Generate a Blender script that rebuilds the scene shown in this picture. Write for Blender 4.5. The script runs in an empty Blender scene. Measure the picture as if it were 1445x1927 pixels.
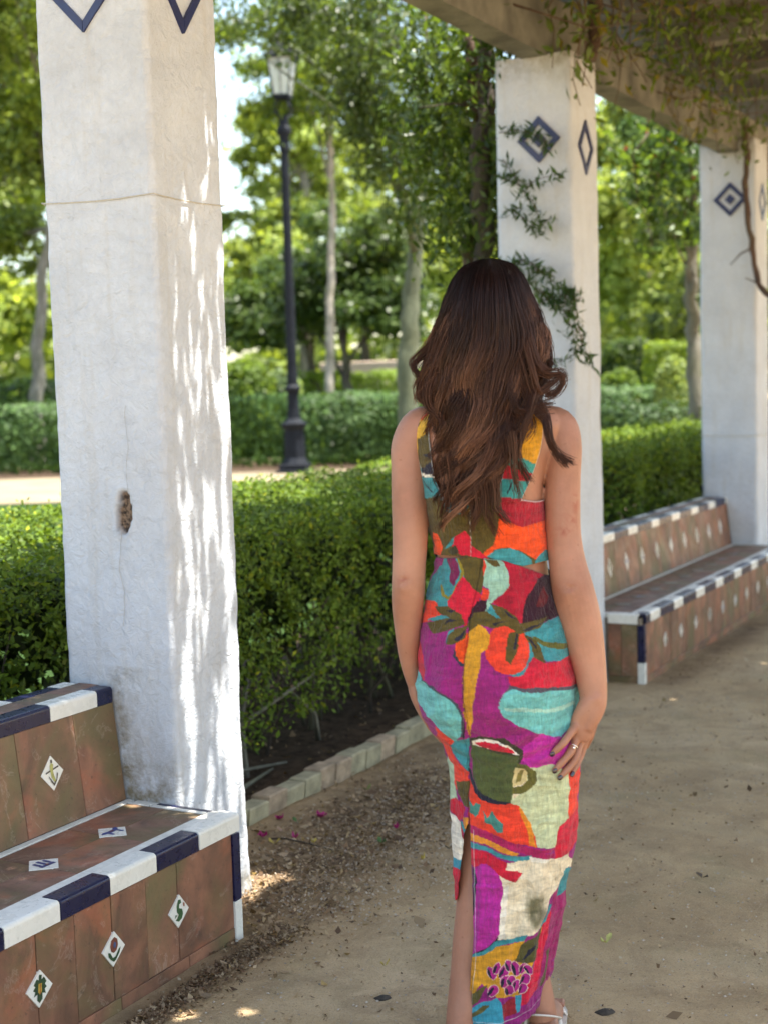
import bpy, math, random
import numpy as np
from mathutils import Vector, Matrix
from mathutils.bvhtree import BVHTree
R = math.radians
sc = bpy.context.scene
random.seed(7)
rng = np.random.default_rng(11)

# ------------------------------------------------------------------ camera, sky, sun, exposure
cam = bpy.data.cameras.new('camera')
camo = bpy.data.objects.new('camera', cam); sc.collection.objects.link(camo); sc.camera = camo
yaw, pit, rol = R(28.53), R(5.022), R(-1.667)
fh = Vector((-math.sin(yaw), math.cos(yaw), 0))
fw = fh*math.cos(pit) - Vector((0, 0, 1))*math.sin(pit)
ri = Vector((math.cos(yaw), math.sin(yaw), 0)); up = ri.cross(fw)
r2 = ri*math.cos(rol) + up*math.sin(rol); u2 = -ri*math.sin(rol) + up*math.cos(rol)
m = Matrix((r2, u2, -fw)).transposed().to_4x4(); m.translation = Vector((0, 0, 1.45))
camo.matrix_world = m
cam.sensor_fit = 'VERTICAL'; cam.sensor_height = 36; cam.sensor_width = 27
cam.lens = 2672/1927*36
cam.clip_start = .05; cam.clip_end = 900
cam.dof.use_dof = True; cam.dof.focus_distance = 3.4; cam.dof.aperture_fstop = 3.2
SUN_EL, SUN_AZ = 74.0, 70.0          # elevation; azimuth clockwise from +Y
w = bpy.data.worlds.new('World'); sc.world = w; w.use_nodes = True
nt = w.node_tree; nt.nodes.clear()
sky = nt.nodes.new('ShaderNodeTexSky'); sky.sky_type = 'NISHITA'; sky.sun_disc = False
sky.sun_elevation = R(SUN_EL); sky.sun_rotation = R(SUN_AZ)
sky.air_density = 1.0; sky.dust_density = 1.6; sky.ozone_density = 1.0
bg = nt.nodes.new('ShaderNodeBackground'); bg.inputs[1].default_value = .15
wo = nt.nodes.new('ShaderNodeOutputWorld')
wbm = nt.nodes.new('ShaderNodeMix'); wbm.data_type = 'RGBA'; wbm.blend_type = 'MULTIPLY'; wbm.inputs[0].default_value = 1; wbm.inputs[7].default_value = (1.0, .93, .80, 1)   # the photograph's warm white balance
nt.links.new(sky.outputs[0], wbm.inputs[6]); nt.links.new(wbm.outputs[2], bg.inputs[0]); nt.links.new(bg.outputs[0], wo.inputs[0])
sl = bpy.data.lights.new('sun', 'SUN'); sl.energy = 4.6; sl.angle = R(.4); sl.color = (1, .95, .86)
so = bpy.data.objects.new('sun', sl); sc.collection.objects.link(so)
sd = Vector((math.sin(R(SUN_AZ))*math.cos(R(SUN_EL)), math.cos(R(SUN_AZ))*math.cos(R(SUN_EL)), math.sin(R(SUN_EL))))
so.rotation_euler = sd.to_track_quat('Z', 'Y').to_euler(); so.location = (0, 0, 30)
vs = sc.view_settings; vs.view_transform = 'Standard'; vs.look = 'None'; vs.gamma = 1
vs.exposure = 2.08
try: vs.use_curve_mapping = False
except Exception: pass
try:
    sc.cycles.max_bounces = 10; sc.cycles.transparent_max_bounces = 12; sc.cycles.diffuse_bounces = 5
    sc.cycles.transmission_bounces = 8
except Exception: pass

# ------------------------------------------------------------------ helpers
def lin(c):
    return tuple(((v/255)/12.92 if v/255 <= .04045 else ((v/255+.055)/1.055)**2.4) for v in c)
def hashn(ix, iy, iz, s):
    h = (ix*374761393 + iy*668265263 + iz*2147483647 + s*974634777) & 0xffffffff
    h = ((h ^ (h >> 13))*1274126177) & 0xffffffff
    return ((h ^ (h >> 16)) & 0xffff)/65535.0
def vn(P, f=1.0, s=0):
    """value noise -1..1 on an (n,3) or (n,2) array"""
    P = np.asarray(P, float)*f
    if P.shape[1] == 2: P = np.c_[P, np.zeros(len(P))]
    i = np.floor(P).astype(np.int64); t = P-i; t = t*t*(3-2*t)
    r = 0
    for a in (0, 1):
        for b in (0, 1):
            for c in (0, 1):
                wt = (t[:, 0] if a else 1-t[:, 0])*(t[:, 1] if b else 1-t[:, 1])*(t[:, 2] if c else 1-t[:, 2])
                r = r + wt*hashn(i[:, 0]+a, i[:, 1]+b, i[:, 2]+c, s)
    return r*2-1
def fbm(P, f=1.0, s=0, o=3):
    r = 0; a = 1
    for k in range(o): r = r+a*vn(P, f*2**k, s+k); a *= .5
    return r
def interp(x, xs, ys):
    xs = np.asarray(xs, float); ys = np.asarray(ys, float)
    if xs[0] > xs[-1]: xs, ys = xs[::-1], ys[::-1]
    return np.interp(x, xs, ys)
def smooth_interp(x, xs, ys):
    """Catmull-like cubic through the knots"""
    xs = np.asarray(xs, float); ys = np.asarray(ys, float)
    if xs[0] > xs[-1]: xs, ys = xs[::-1], ys[::-1]
    mslope = np.gradient(ys, xs)
    x = np.clip(x, xs[0], xs[-1]); k = np.clip(np.searchsorted(xs, x)-1, 0, len(xs)-2)
    h = xs[k+1]-xs[k]; t = (x-xs[k])/h
    return ((2*t**3-3*t**2+1)*ys[k] + (t**3-2*t**2+t)*h*mslope[k] + (-2*t**3+3*t**2)*ys[k+1] + (t**3-t**2)*h*mslope[k+1])

def mesh(name, V, F, mat=None, parent=None, smooth=False, col=None, attr=None):
    """V (n,3); F (m,k) array or list of tuples -> one linked object"""
    V = np.asarray(V, np.float32)
    me = bpy.data.meshes.new(name)
    if isinstance(F, np.ndarray):
        k = F.shape[1]; m_ = len(F)
        me.vertices.add(len(V)); me.vertices.foreach_set('co', V.ravel())
        me.loops.add(m_*k); me.loops.foreach_set('vertex_index', F.astype(np.int32).ravel())
        me.polygons.add(m_); me.polygons.foreach_set('loop_start', np.arange(0, m_*k, k, dtype=np.int32))
        me.update(calc_edges=True)
    else:
        me.from_pydata([tuple(map(float, v)) for v in V], [], [tuple(int(i) for i in f) for f in F]); me.update()
    if smooth: me.polygons.foreach_set('use_smooth', np.ones(len(me.polygons), bool))
    if col is not None:
        a = me.color_attributes.new('Col', 'FLOAT_COLOR', 'POINT')
        c = np.ones((len(V), 4), np.float32); c[:, :3] = col
        a.data.foreach_set('color', c.ravel())
    if attr:
        for nme, val in attr.items():
            a = me.attributes.new(nme, 'FLOAT', 'POINT'); a.data.foreach_set('value', np.asarray(val, np.float32))
    if mat: me.materials.append(mat)
    o = bpy.data.objects.new(name, me); sc.collection.objects.link(o)
    if parent: o.parent = parent
    return o
def tag(o, label=None, cat=None, group=None, kind=None):
    if label: o['label'] = label
    if cat: o['category'] = cat
    if group: o['group'] = group
    if kind: o['kind'] = kind
    return o
def empty(name, loc=(0, 0, 0), rz=0, label=None, cat=None, group=None):
    o = bpy.data.objects.new(name, None); sc.collection.objects.link(o)
    o.location = loc; o.rotation_euler = (0, 0, rz); o.empty_display_size = .1
    return tag(o, label, cat, group)
def box(c, s):
    x, y, z = c; a, b, d = s[0]/2, s[1]/2, s[2]/2
    V = [(x+i*a, y+j*b, z+k*d) for k in (-1, 1) for i, j in ((-1, -1), (1, -1), (1, 1), (-1, 1))]
    F = [(3, 2, 1, 0), (4, 5, 6, 7), (0, 1, 5, 4), (1, 2, 6, 5), (2, 3, 7, 6), (3, 0, 4, 7)]
    return V, F
def slab(o, U, Vv, N, bev=.003):
    """bevelled slab: corner o, edge vectors U,V, thickness vector N (top), chamfered top edge"""
    o, U, Vv, N = map(Vector, (o, U, Vv, N)); u = U.normalized()*bev; v = Vv.normalized()*bev; n = N.normalized()*bev
    b = [o, o+U, o+U+Vv, o+Vv]
    md = [p+N-n for p in b]
    tp = [b[0]+N+u+v, b[1]+N-u+v, b[2]+N-u-v, b[3]+N+u-v]
    V = b+md+tp; F = [(3, 2, 1, 0), (8, 9, 10, 11)]
    for i in range(4):
        j = (i+1) % 4; F += [(i, j, j+4, i+4), (i+4, j+4, j+8, i+8)]
    return [tuple(p) for p in V], F
def merge(parts):
    V = []; F = []
    for v, f in parts:
        k = len(V); V += list(v); F += [tuple(i+k for i in q) for q in f]
    return V, F
def extrude(profile, y0, y1, axis='y'):
    n = len(profile)
    V = [(x, y0, z) for x, z in profile]+[(x, y1, z) for x, z in profile]
    F = [(i, (i+1) % n, (i+1) % n+n, i+n) for i in range(n)]+[tuple(range(n))[::-1], tuple(range(n, 2*n))]
    return V, F
def tube(P, r, seg=8, cap=True, ell=None):
    """tube along points P, radii r (scalar/array)"""
    P = np.asarray(P, float); n = len(P); r = np.broadcast_to(np.asarray(r, float), (n,))
    T = np.gradient(P, axis=0); T /= np.linalg.norm(T, axis=1)[:, None]+1e-12
    ref = np.array([0, 0, 1.]) if abs(T[0][2]) < .9 else np.array([0, 1., 0])
    A = np.zeros((n, 3)); a = np.cross(T[0], ref); a /= np.linalg.norm(a)
    for i in range(n):
        a = a-T[i]*(a@T[i]); a /= np.linalg.norm(a)+1e-12; A[i] = a
    B = np.cross(T, A)
    th = np.linspace(0, 2*np.pi, seg, endpoint=False)
    e = ell if ell is not None else 1.0
    V = P[:, None]+r[:, None, None]*(np.cos(th)[None, :, None]*A[:, None]+e*np.sin(th)[None, :, None]*B[:, None])
    V = V.reshape(-1, 3).tolist()
    i0 = np.arange(n-1)[:, None]*seg; j = np.arange(seg)[None]; jn = (j+1) % seg
    F = np.stack([i0+j, i0+jn, i0+seg+jn, i0+seg+j], -1).reshape(-1, 4).tolist()
    if cap: F = F+[tuple(range(seg))[::-1], tuple(range((n-1)*seg, n*seg))]
    return V, F
def tubes_np(C, r, seg=3):
    """many tubes at once: C (m,n,3), r (m,n) -> V, F arrays"""
    m_, n, _ = C.shape
    T = np.gradient(C, axis=1); T /= np.linalg.norm(T, axis=2, keepdims=True)+1e-9
    ref = np.array([.13, 1., .07]); A = np.cross(T, ref); A /= np.linalg.norm(A, axis=2, keepdims=True)+1e-9
    B = np.cross(T, A); th = np.linspace(0, 2*np.pi, seg, endpoint=False)
    V = C[:, :, None]+r[:, :, None, None]*(np.cos(th)[None, None, :, None]*A[:, :, None]+np.sin(th)[None, None, :, None]*B[:, :, None])
    base = (np.arange(m_)[:, None, None]*n+np.arange(n-1)[None, :, None])*seg
    j = np.arange(seg)[None, None]; jn = (j+1) % seg
    F = np.stack([base+j, base+jn, base+seg+jn, base+seg+j], -1).reshape(-1, 4)
    return V.reshape(-1, 3), F
def lathe(prof, seg=24, c=(0, 0)):
    V = []; F = []
    for r, z in prof:
        for k in range(seg):
            a = 2*math.pi*k/seg; V.append((c[0]+r*math.cos(a), c[1]+r*math.sin(a), z))
    for i in range(len(prof)-1):
        for k in range(seg):
            l = (k+1) % seg; F.append((i*seg+k, i*seg+l, (i+1)*seg+l, (i+1)*seg+k))
    F += [tuple(range(seg))[::-1], tuple(range((len(prof)-1)*seg, len(prof)*seg))]
    return V, F

# ------------------------------------------------------------------ materials
def mat(name):
    m = bpy.data.materials.new(name); m.use_nodes = True
    nt = m.node_tree; b = nt.nodes['Principled BSDF']
    return m, nt, b
def N(nt, t, **k):
    n = nt.nodes.new(t)
    for a, v in k.items():
        if a.startswith('i_'): n.inputs[a[2:].replace('_', ' ')].default_value = v
        else: setattr(n, a, v)
    return n
def noise(nt, co, scale, detail=4, rough=.55, dist=0.0):
    n = N(nt, 'ShaderNodeTexNoise'); n.inputs['Scale'].default_value = scale; n.inputs['Detail'].default_value = detail
    n.inputs['Roughness'].default_value = rough; n.inputs['Distortion'].default_value = dist
    nt.links.new(co, n.inputs['Vector']); return n.outputs['Fac']
def ramp(nt, fac, stops):
    r = N(nt, 'ShaderNodeValToRGB'); e = r.color_ramp.elements
    while len(e) < len(stops): e.new(.5)
    for i, (p, c) in enumerate(stops):
        e[i].position = p; e[i].color = (*c, 1) if len(c) == 3 else c
    nt.links.new(fac, r.inputs[0]); return r.outputs[0]
def g(v): return (v, v, v)
def mix(nt, fac, a, b, typ='MIX'):
    n = N(nt, 'ShaderNodeMix', data_type='RGBA', blend_type=typ)
    for s, v in ((0, fac), (6, a), (7, b)):
        if isinstance(v, (int, float)): n.inputs[s].default_value = v
        elif isinstance(v, tuple): n.inputs[s].default_value = (*v, 1)
        else: nt.links.new(v, n.inputs[s])
    return n.outputs[2]
def objco(nt, scale=(1, 1, 1)):
    t = N(nt, 'ShaderNodeTexCoord'); mp = N(nt, 'ShaderNodeMapping'); mp.inputs['Scale'].default_value = scale
    nt.links.new(t.outputs['Object'], mp.inputs[0]); return mp.outputs[0]
def bump(nt, b, h, dist=.002, strength=1.0, prev=None):
    n = N(nt, 'ShaderNodeBump'); n.inputs['Distance'].default_value = dist; n.inputs['Strength'].default_value = strength
    nt.links.new(h, n.inputs['Height'])
    if prev is not None: nt.links.new(prev, n.inputs['Normal'])
    nt.links.new(n.outputs[0], b.inputs['Normal']); return n.outputs[0]
def rnd(nt):
    return N(nt, 'ShaderNodeObjectInfo').outputs['Random']
def attrc(nt, name='Col'):
    return N(nt, 'ShaderNodeAttribute', attribute_name=name)

def M_plaster():
    m, nt, b = mat('whitewashed_plaster'); co = objco(nt)
    c = ramp(nt, noise(nt, co, 5, 5), [(.3, (.49, .52, .57)), (.7, (.58, .615, .67))])
    c = mix(nt, 1.0, c, ramp(nt, noise(nt, co, 70, 5, .7), [(.3, g(.95)), (.7, g(1.05))]), 'MULTIPLY')
    st = ramp(nt, noise(nt, objco(nt, (9, 9, .9)), 2.2, 5), [(.54, g(0)), (.74, g(.35))])
    c = mix(nt, st, c, (.44, .40, .33))
    mo = ramp(nt, noise(nt, co, 26, 5), [(.62, g(0)), (.74, g(.22))])
    c = mix(nt, mo, c, (.42, .38, .30))
    d = attrc(nt, 'dirt').outputs['Fac']
    dn = N(nt, 'ShaderNodeMath', operation='MULTIPLY'); nt.links.new(d, dn.inputs[0])
    nt.links.new(ramp(nt, noise(nt, co, 18, 6, .7), [(.35, g(.05)), (.62, g(1))]), dn.inputs[1])
    c = mix(nt, dn.outputs[0], c, (.20, .165, .105))
    ch = attrc(nt, 'chip').outputs['Fac']
    c = mix(nt, ch, c, mix(nt, ramp(nt, noise(nt, co, 90, 3), [(.4, g(0)), (.6, g(1))]), (.035, .022, .015), (.22, .15, .10)))
    nt.links.new(c, b.inputs['Base Color']); b.inputs['Roughness'].default_value = .85
    p = bump(nt, b, noise(nt, co, 30, 6, .68, .6), .011, .9)
    bump(nt, b, noise(nt, co, 230, 3, .6), .0010, .8, p)
    return m
def M_terracotta(name, c1, c2, c3):
    m, nt, b = mat(name)
    t = N(nt, 'ShaderNodeTexCoord'); mp = N(nt, 'ShaderNodeMapping'); nt.links.new(t.outputs['Object'], mp.inputs[0])
    cb = N(nt, 'ShaderNodeCombineXYZ'); ml = N(nt, 'ShaderNodeMath', operation='MULTIPLY'); ml.inputs[1].default_value = 2.5
    nt.links.new(rnd(nt), ml.inputs[0])
    for i in range(3): nt.links.new(ml.outputs[0], cb.inputs[i])
    nt.links.new(cb.outputs[0], mp.inputs['Location']); co = mp.outputs[0]
    st = N(nt, 'ShaderNodeMapping'); st.inputs['Scale'].default_value = (1.2, 1.2, .9); nt.links.new(co, st.inputs[0])
    c = ramp(nt, noise(nt, st.outputs[0], 7, 6, .6, .6), [(.3, c1), (.5, c2), (.72, c3)])
    c = mix(nt, ramp(nt, noise(nt, st.outputs[0], 3.1, 5, .6, .5), [(.46, g(0)), (.62, g(.75))]), c, (.13, .115, .05))
    c = mix(nt, ramp(nt, noise(nt, co, 4.2, 6, .6, .8), [(.55, g(0)), (.66, g(.42))]), c, (.42, .125, .06))
    c = mix(nt, ramp(nt, noise(nt, co, 9, 7, .7, 1.2), [(.585, g(0)), (.60, g(.3)), (.625, g(.0))]), c, (.46, .36, .29))
    c = mix(nt, ramp(nt, noise(nt, co, 70, 4, .7), [(.60, g(0)), (.70, g(.5))]), c, (.05, .04, .028))
    rv = N(nt, 'ShaderNodeHueSaturation'); mr = N(nt, 'ShaderNodeMapRange'); mr.inputs[3].default_value = .9; mr.inputs[4].default_value = 1.08
    nt.links.new(rnd(nt), mr.inputs[0]); nt.links.new(mr.outputs[0], rv.inputs['Value']); nt.links.new(c, rv.inputs['Color'])
    nt.links.new(rv.outputs[0], b.inputs['Base Color'])
    rr = ramp(nt, noise(nt, co, 11, 4), [(.3, g(.38)), (.7, g(.7))]); nt.links.new(rr, b.inputs['Roughness'])
    b.inputs['Specular IOR Level'].default_value = .35
    bump(nt, b, noise(nt, co, 60, 5, .65), .002, .6)
    return m
def M_glaze(name, c, c2, rough=.16):
    m, nt, b = mat(name); co = objco(nt)
    cc = ramp(nt, noise(nt, co, 14, 5), [(.3, c), (.8, c2)])
    cc = mix(nt, ramp(nt, noise(nt, co, 85, 5, .7), [(.66, g(0)), (.72, g(.6))]), cc, (.16, .13, .09))
    nt.links.new(cc, b.inputs['Base Color'])
    nt.links.new(ramp(nt, noise(nt, co, 40, 4), [(.35, g(rough)), (.75, g(rough+.25))]), b.inputs['Roughness'])
    bump(nt, b, noise(nt, co, 22, 3), .0015, .5)
    return m
def M_plain(name, c, rough=.6, metal=0.0, var=.25, scale=20, bmp=.001, spec=.5, bscale=80):
    m, nt, b = mat(name); co = objco(nt)
    cc = ramp(nt, noise(nt, co, scale, 5), [(.3, tuple(v*(1-var) for v in c)), (.7, tuple(min(1, v*(1+var)) for v in c))])
    nt.links.new(cc, b.inputs['Base Color']); b.inputs['Roughness'].default_value = rough; b.inputs['Metallic'].default_value = metal
    b.inputs['Specular IOR Level'].default_value = spec
    if bmp: bump(nt, b, noise(nt, co, bscale, 4), bmp, .8)
    return m
def M_leaf(name, trans=.45, gloss=.35, hue=(1.35, 1.25, .55), spec=.3):
    m, nt, b = mat(name); c = attrc(nt).outputs['Color']
    nt.links.new(c, b.inputs['Base Color']); b.inputs['Roughness'].default_value = gloss; b.inputs['Specular IOR Level'].default_value = spec
    tr = N(nt, 'ShaderNodeBsdfTranslucent'); ms = N(nt, 'ShaderNodeMixShader'); ms.inputs[0].default_value = trans
    nt.links.new(mix(nt, 1.0, c, hue, 'MULTIPLY'), tr.inputs[0])
    nt.links.new(b.outputs[0], ms.inputs[1]); nt.links.new(tr.outputs[0], ms.inputs[2])
    nt.links.new(ms.outputs[0], nt.nodes['Material Output'].inputs[0]); return m
def M_bark(name, c1, c2, sc_=6):
    m, nt, b = mat(name); co = objco(nt, (1, 1, .25))
    h = noise(nt, co, sc_*4, 6, .65, .8)
    c = ramp(nt, h, [(.32, c1), (.66, c2)])
    c = mix(nt, ramp(nt, noise(nt, objco(nt), 2.2, 4), [(.45, g(0)), (.65, g(.6))]), c, (.10, .105, .05))
    nt.links.new(c, b.inputs['Base Color']); b.inputs['Roughness'].default_value = .9
    bump(nt, b, h, .02, .8); return m
def M_ground():
    m, nt, b = mat('packed_sand'); co = objco(nt)
    c = ramp(nt, noise(nt, co, 1.1, 6, .6, .5), [(.32, (.43, .295, .16)), (.5, (.54, .385, .215)), (.68, (.64, .475, .29))])
    c = mix(nt, ramp(nt, noise(nt, co, 5.5, 6, .7, .8), [(.43, g(0)), (.66, g(.6))]), c, (.30, .205, .115))
    c = mix(nt, ramp(nt, noise(nt, co, 2.6, 5, .6, .4), [(.52, g(0)), (.7, g(.45))]), c, (.50, .39, .24))
    c = mix(nt, ramp(nt, noise(nt, co, 3.3, 4, .6), [(.56, g(0)), (.68, g(.35))]), c, (.30, .25, .13))
    c = mix(nt, ramp(nt, noise(nt, co, 190, 4, .8), [(.54, g(0)), (.64, g(.5))]), c, (.16, .115, .07))
    c = mix(nt, ramp(nt, noise(nt, co, 150, 3, .8), [(.57, g(0)), (.66, g(.6))]), c, (.58, .48, .35))
    d = attrc(nt, 'dirt').outputs['Fac']
    dm = N(nt, 'ShaderNodeMath', operation='MULTIPLY'); nt.links.new(d, dm.inputs[0])
    nt.links.new(ramp(nt, noise(nt, co, 12, 6, .7), [(.3, g(.25)), (.6, g(1))]), dm.inputs[1])
    c = mix(nt, dm.outputs[0], c, (.15, .095, .055))
    nt.links.new(c, b.inputs['Base Color']); b.inputs['Roughness'].default_value = 1.0; b.inputs['Specular IOR Level'].default_value = .2
    p = bump(nt, b, noise(nt, co, 34, 7, .75), .010, .9)
    bump(nt, b, noise(nt, co, 190, 4, .75), .006, 1.0, p); return m
def M_skin():
    m, nt, b = mat('skin'); co = objco(nt)
    c = ramp(nt, noise(nt, co, 7, 6, .6), [(.3, (.27, .118, .070)), (.7, (.41, .205, .135))])
    c = mix(nt, ramp(nt, noise(nt, co, 60, 4, .7), [(.5, g(0)), (.8, g(.35))]), c, (.47, .19, .12))
    rd = attrc(nt, 'red').outputs['Fac']; rm = N(nt, 'ShaderNodeMath', operation='MULTIPLY')
    nt.links.new(rd, rm.inputs[0]); nt.links.new(ramp(nt, noise(nt, co, 45, 4, .6, .6), [(.42, g(0)), (.58, g(1))]), rm.inputs[1])
    c = mix(nt, rm.outputs[0], c, (.27, .085, .048))
    c = mix(nt, ramp(nt, noise(nt, co, 75, 1, .5), [(.74, g(0)), (.77, g(.45))]), c, (.22, .09, .05))
    nt.links.new(c, b.inputs['Base Color']); b.inputs['Roughness'].default_value = .48; b.inputs['Specular IOR Level'].default_value = .4
    b.inputs['Subsurface Weight'].default_value = .12; b.inputs['Subsurface Radius'].default_value = (.02, .008, .004)
    b.inputs['Subsurface Scale'].default_value = .6
    bump(nt, b, noise(nt, co, 260, 3), .0006, .5); return m
def M_cloth():
    m, nt, b = mat('painted_linen'); c = attrc(nt).outputs['Color']; co = objco(nt)
    v1 = ramp(nt, noise(nt, objco(nt, (1, 1, 3.2)), 26, 6, .65, .5), [(.3, g(.62)), (.7, g(1.28))])
    c = mix(nt, 1.0, c, v1, 'MULTIPLY')
    v2 = ramp(nt, noise(nt, objco(nt, (5, 5, 1)), 60, 4, .6), [(.3, g(.86)), (.7, g(1.12))])
    c = mix(nt, 1.0, c, v2, 'MULTIPLY')
    nt.links.new(c, b.inputs['Base Color']); b.inputs['Roughness'].default_value = .8; b.inputs['Specular IOR Level'].default_value = .2
    b.inputs['Sheen Weight'].default_value = .15
    p = bump(nt, b, noise(nt, objco(nt, (3.4, 3.4, .8)), 42, 5, .6, .7), .008, 1.0)
    bump(nt, b, noise(nt, objco(nt, (1, 1, 1)), 520, 2), .0006, .8, p); return m
def M_hair():
    m, nt, b = mat('brown_hair'); c = attrc(nt).outputs['Color']
    nt.links.new(c, b.inputs['Base Color']); b.inputs['Roughness'].default_value = .42; b.inputs['Specular IOR Level'].default_value = .22
    try: b.inputs['Anisotropic'].default_value = .5
    except Exception: pass
    return m
def M_glass(name):
    m, nt, b = mat(name); b.inputs['Base Color'].default_value = (.80, .84, .80, 1); b.inputs['Roughness'].default_value = .25
    b.inputs['Transmission Weight'].default_value = .65; b.inputs['IOR'].default_value = 1.2; return m
PL = M_plaster()
TERRA = M_terracotta('terracotta_tile', (.105, .06, .038), (.205, .098, .060), (.34, .155, .09))
TERRA2 = M_terracotta('worn_terracotta_seat', (.10, .062, .046), (.19, .105, .072), (.30, .17, .12))
WHT = M_glaze('white_glaze', (.68, .665, .60), (.78, .765, .71), .2)
BLU = M_glaze('cobalt_glaze', (.005, .006, .030), (.009, .011, .055), .22)
BLU2 = M_glaze('dark_blue_tile', (.011, .017, .075), (.02, .03, .11), .3)
WMAT = M_plain('chalky_white_tile', (.66, .64, .58), .5, var=.12, scale=50)
GROUT = M_plain('grout', (.17, .14, .105), .9, var=.4, scale=60, bmp=.003)
CONC = M_plain('weathered_concrete', (.135, .130, .105), .9, var=.5, scale=5, bmp=.006, bscale=35)
CURB = M_plain('mossy_concrete', (.30, .27, .175), .9, var=.35, scale=14, bmp=.006, bscale=60)
CURB2 = M_plain('mossy_brick', (.31, .235, .16), .9, var=.4, scale=16, bmp=.006, bscale=60)
GND = M_ground()
SOIL = M_plain('dark_soil', (.062, .042, .028), .95, var=.5, scale=22, bmp=.02, bscale=40, spec=.1)
SAND2 = M_plain('pale_path_sand', (.20, .165, .112), .95, var=.18, scale=2, bmp=.004, spec=.1)
GRASS = M_plain('lawn_green', (.022, .045, .010), .9, var=.35, scale=9, bmp=.02, bscale=30, spec=.1)
IRON = M_plain('dark_painted_iron', (.009, .011, .016), .65, var=.3, scale=10, bmp=.001, spec=.15)
LEAF = M_leaf('leaf', .42, .38)
HLEAF = M_leaf('hedge_leaf', .34, .55, spec=.2)
FARLEAF = M_leaf('sunny_leaf', .55, .5)
BARK = M_bark('dark_bark', (.018, .013, .009), (.06, .044, .03))
BARKP = M_bark('pale_bark', (.16, .13, .10), (.46, .41, .34), 3)
BARKG = M_bark('grey_bark', (.09, .085, .07), (.21, .20, .165), 5)
BARKM = M_bark('mossy_bark', (.045, .055, .03), (.11, .125, .075), 5)
BARKR = M_bark('reddish_vine_bark', (.045, .025, .016), (.12, .07, .045))
SKIN = M_skin(); CLOTH = M_cloth(); HAIR = M_hair(); GLASS = M_glass('frosted_lamp_glass')
SILVER = M_plain('silver', (.75, .73, .70), .2, 1.0, var=.05, bmp=0)
NAIL = M_plain('dark_nail_polish', (.018, .008, .018), .12, var=.1, bmp=0, spec=.8)
STRAP = M_plain('off_white_leather', (.62, .56, .50), .45, var=.1, bmp=.0005)
EYE = M_plain('eye_white', (.7, .68, .65), .2, var=.05, bmp=0)
LIP = M_plain('lip', (.35, .10, .09), .4, var=.1, bmp=0)
TWINE = M_plain('pale_cord', (.50, .47, .40), .9, var=.2, scale=200)

# ------------------------------------------------------------------ terrain
fhx, fhy = fh.x, fh.y
def sstep(a, b, x): t = np.clip((x-a)/(b-a), 0, 1); return t*t*(3-2*t)
def hgt(x, y):
    x = np.asarray(x, float); y = np.asarray(y, float)
    D = fhx*x+fhy*y
    return .45*sstep(7, 14.5, D)*sstep(4.2, 7.5, -x)
def axisv(stops):
    v = []
    for a, b, s in stops: v += list(np.arange(a, b, s))
    return np.array(v+[stops[-1][1]])
xs = axisv([(-500, -60, 40), (-60, -15, 3), (-15, -3, .5), (-3, .6, .03), (.6, 6, .4), (6, 60, 6), (60, 500, 40)])
ys = axisv([(-500, -40, 40), (-40, 0, 4), (0, 2, .25), (2, 6, .03), (6, 12, .15), (12, 40, 1), (40, 700, 30)])
X, Y = np.meshgrid(xs, ys); P = np.c_[X.ravel(), Y.ravel()]
near = sstep(-4, -2.5, P[:, 0])*sstep(0, 2, P[:, 1])*(1-sstep(9, 12, P[:, 1]))
Z = hgt(P[:, 0], P[:, 1])+near*(.009*fbm(P, 2.2, 3)+.0028*fbm(P, 9, 9))-.002
Z = np.where((np.abs(P[:, 0]) > 60) | (np.abs(P[:, 1]) > 60), hgt(P[:, 0], P[:, 1]), Z)
Z = Z-np.where(near > 0, 0, .02)
# brown loose dirt along the bench foot, round the column and by the kerb
x_, y_ = P[:, 0], P[:, 1]
dirt = np.exp(-((x_+2.30)/.34)**2)*sstep(2.75, 3.1, y_)*(1-sstep(4.3, 5.3, y_))
dirt = np.maximum(dirt, .9*np.exp(-((x_+2.06)/.07)**2)*(1-sstep(3.1, 3.4, y_)))
dirt = np.maximum(dirt, .75*np.exp(-((x_+2.03)/.12)**2)*sstep(6.2, 6.6, y_))
dirt = np.maximum(dirt, .6*np.exp(-((x_+2.5)/.2)**2)*sstep(3.4, 4, y_)*(1-sstep(6, 6.4, y_)))
dirt = np.clip(dirt+.35*near*np.clip(fbm(P, 1.7, 21), 0, 1)-.12*near, 0, 1)
nx = len(xs); ii, jj = np.meshgrid(np.arange(nx-1), np.arange(len(ys)-1)); q = (jj*nx+ii).ravel()
gobj = mesh('ground', np.c_[P, Z], np.stack([q, q+1, q+nx+1, q+nx], 1), GND, smooth=True, attr={'dirt': dirt})
tag(gobj, 'packed sandy earth path under the pergola', kind='structure')
def strip_sheet(name, pts_fn, nu, nv, mt, dz, label):
    u, v = np.meshgrid(np.linspace(0, 1, nu), np.linspace(0, 1, nv)); u = u.ravel(); v = v.ravel()
    x, y = pts_fn(u, v); z = hgt(x, y)+dz
    q = (np.arange(nv-1)[:, None]*nu+np.arange(nu-1)[None]).ravel()
    o = mesh(name, np.c_[x, y, z], np.stack([q, q+1, q+nu+1, q+nu], 1), mt, smooth=True)
    tag(o, label, kind='structure'); return o
strip_sheet('flower_bed', lambda u, v: (-4.45+u*1.80, -2+v*34), 8, 30, SOIL, .015, 'dark soil bed under the clipped hedge')
strip_sheet('lawn', lambda u, v: (-34+u*29.55, -3+v*45), 60, 60, GRASS, .008, 'green lawn behind the hedge')
rx_, ry_ = ri.x, ri.y
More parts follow.
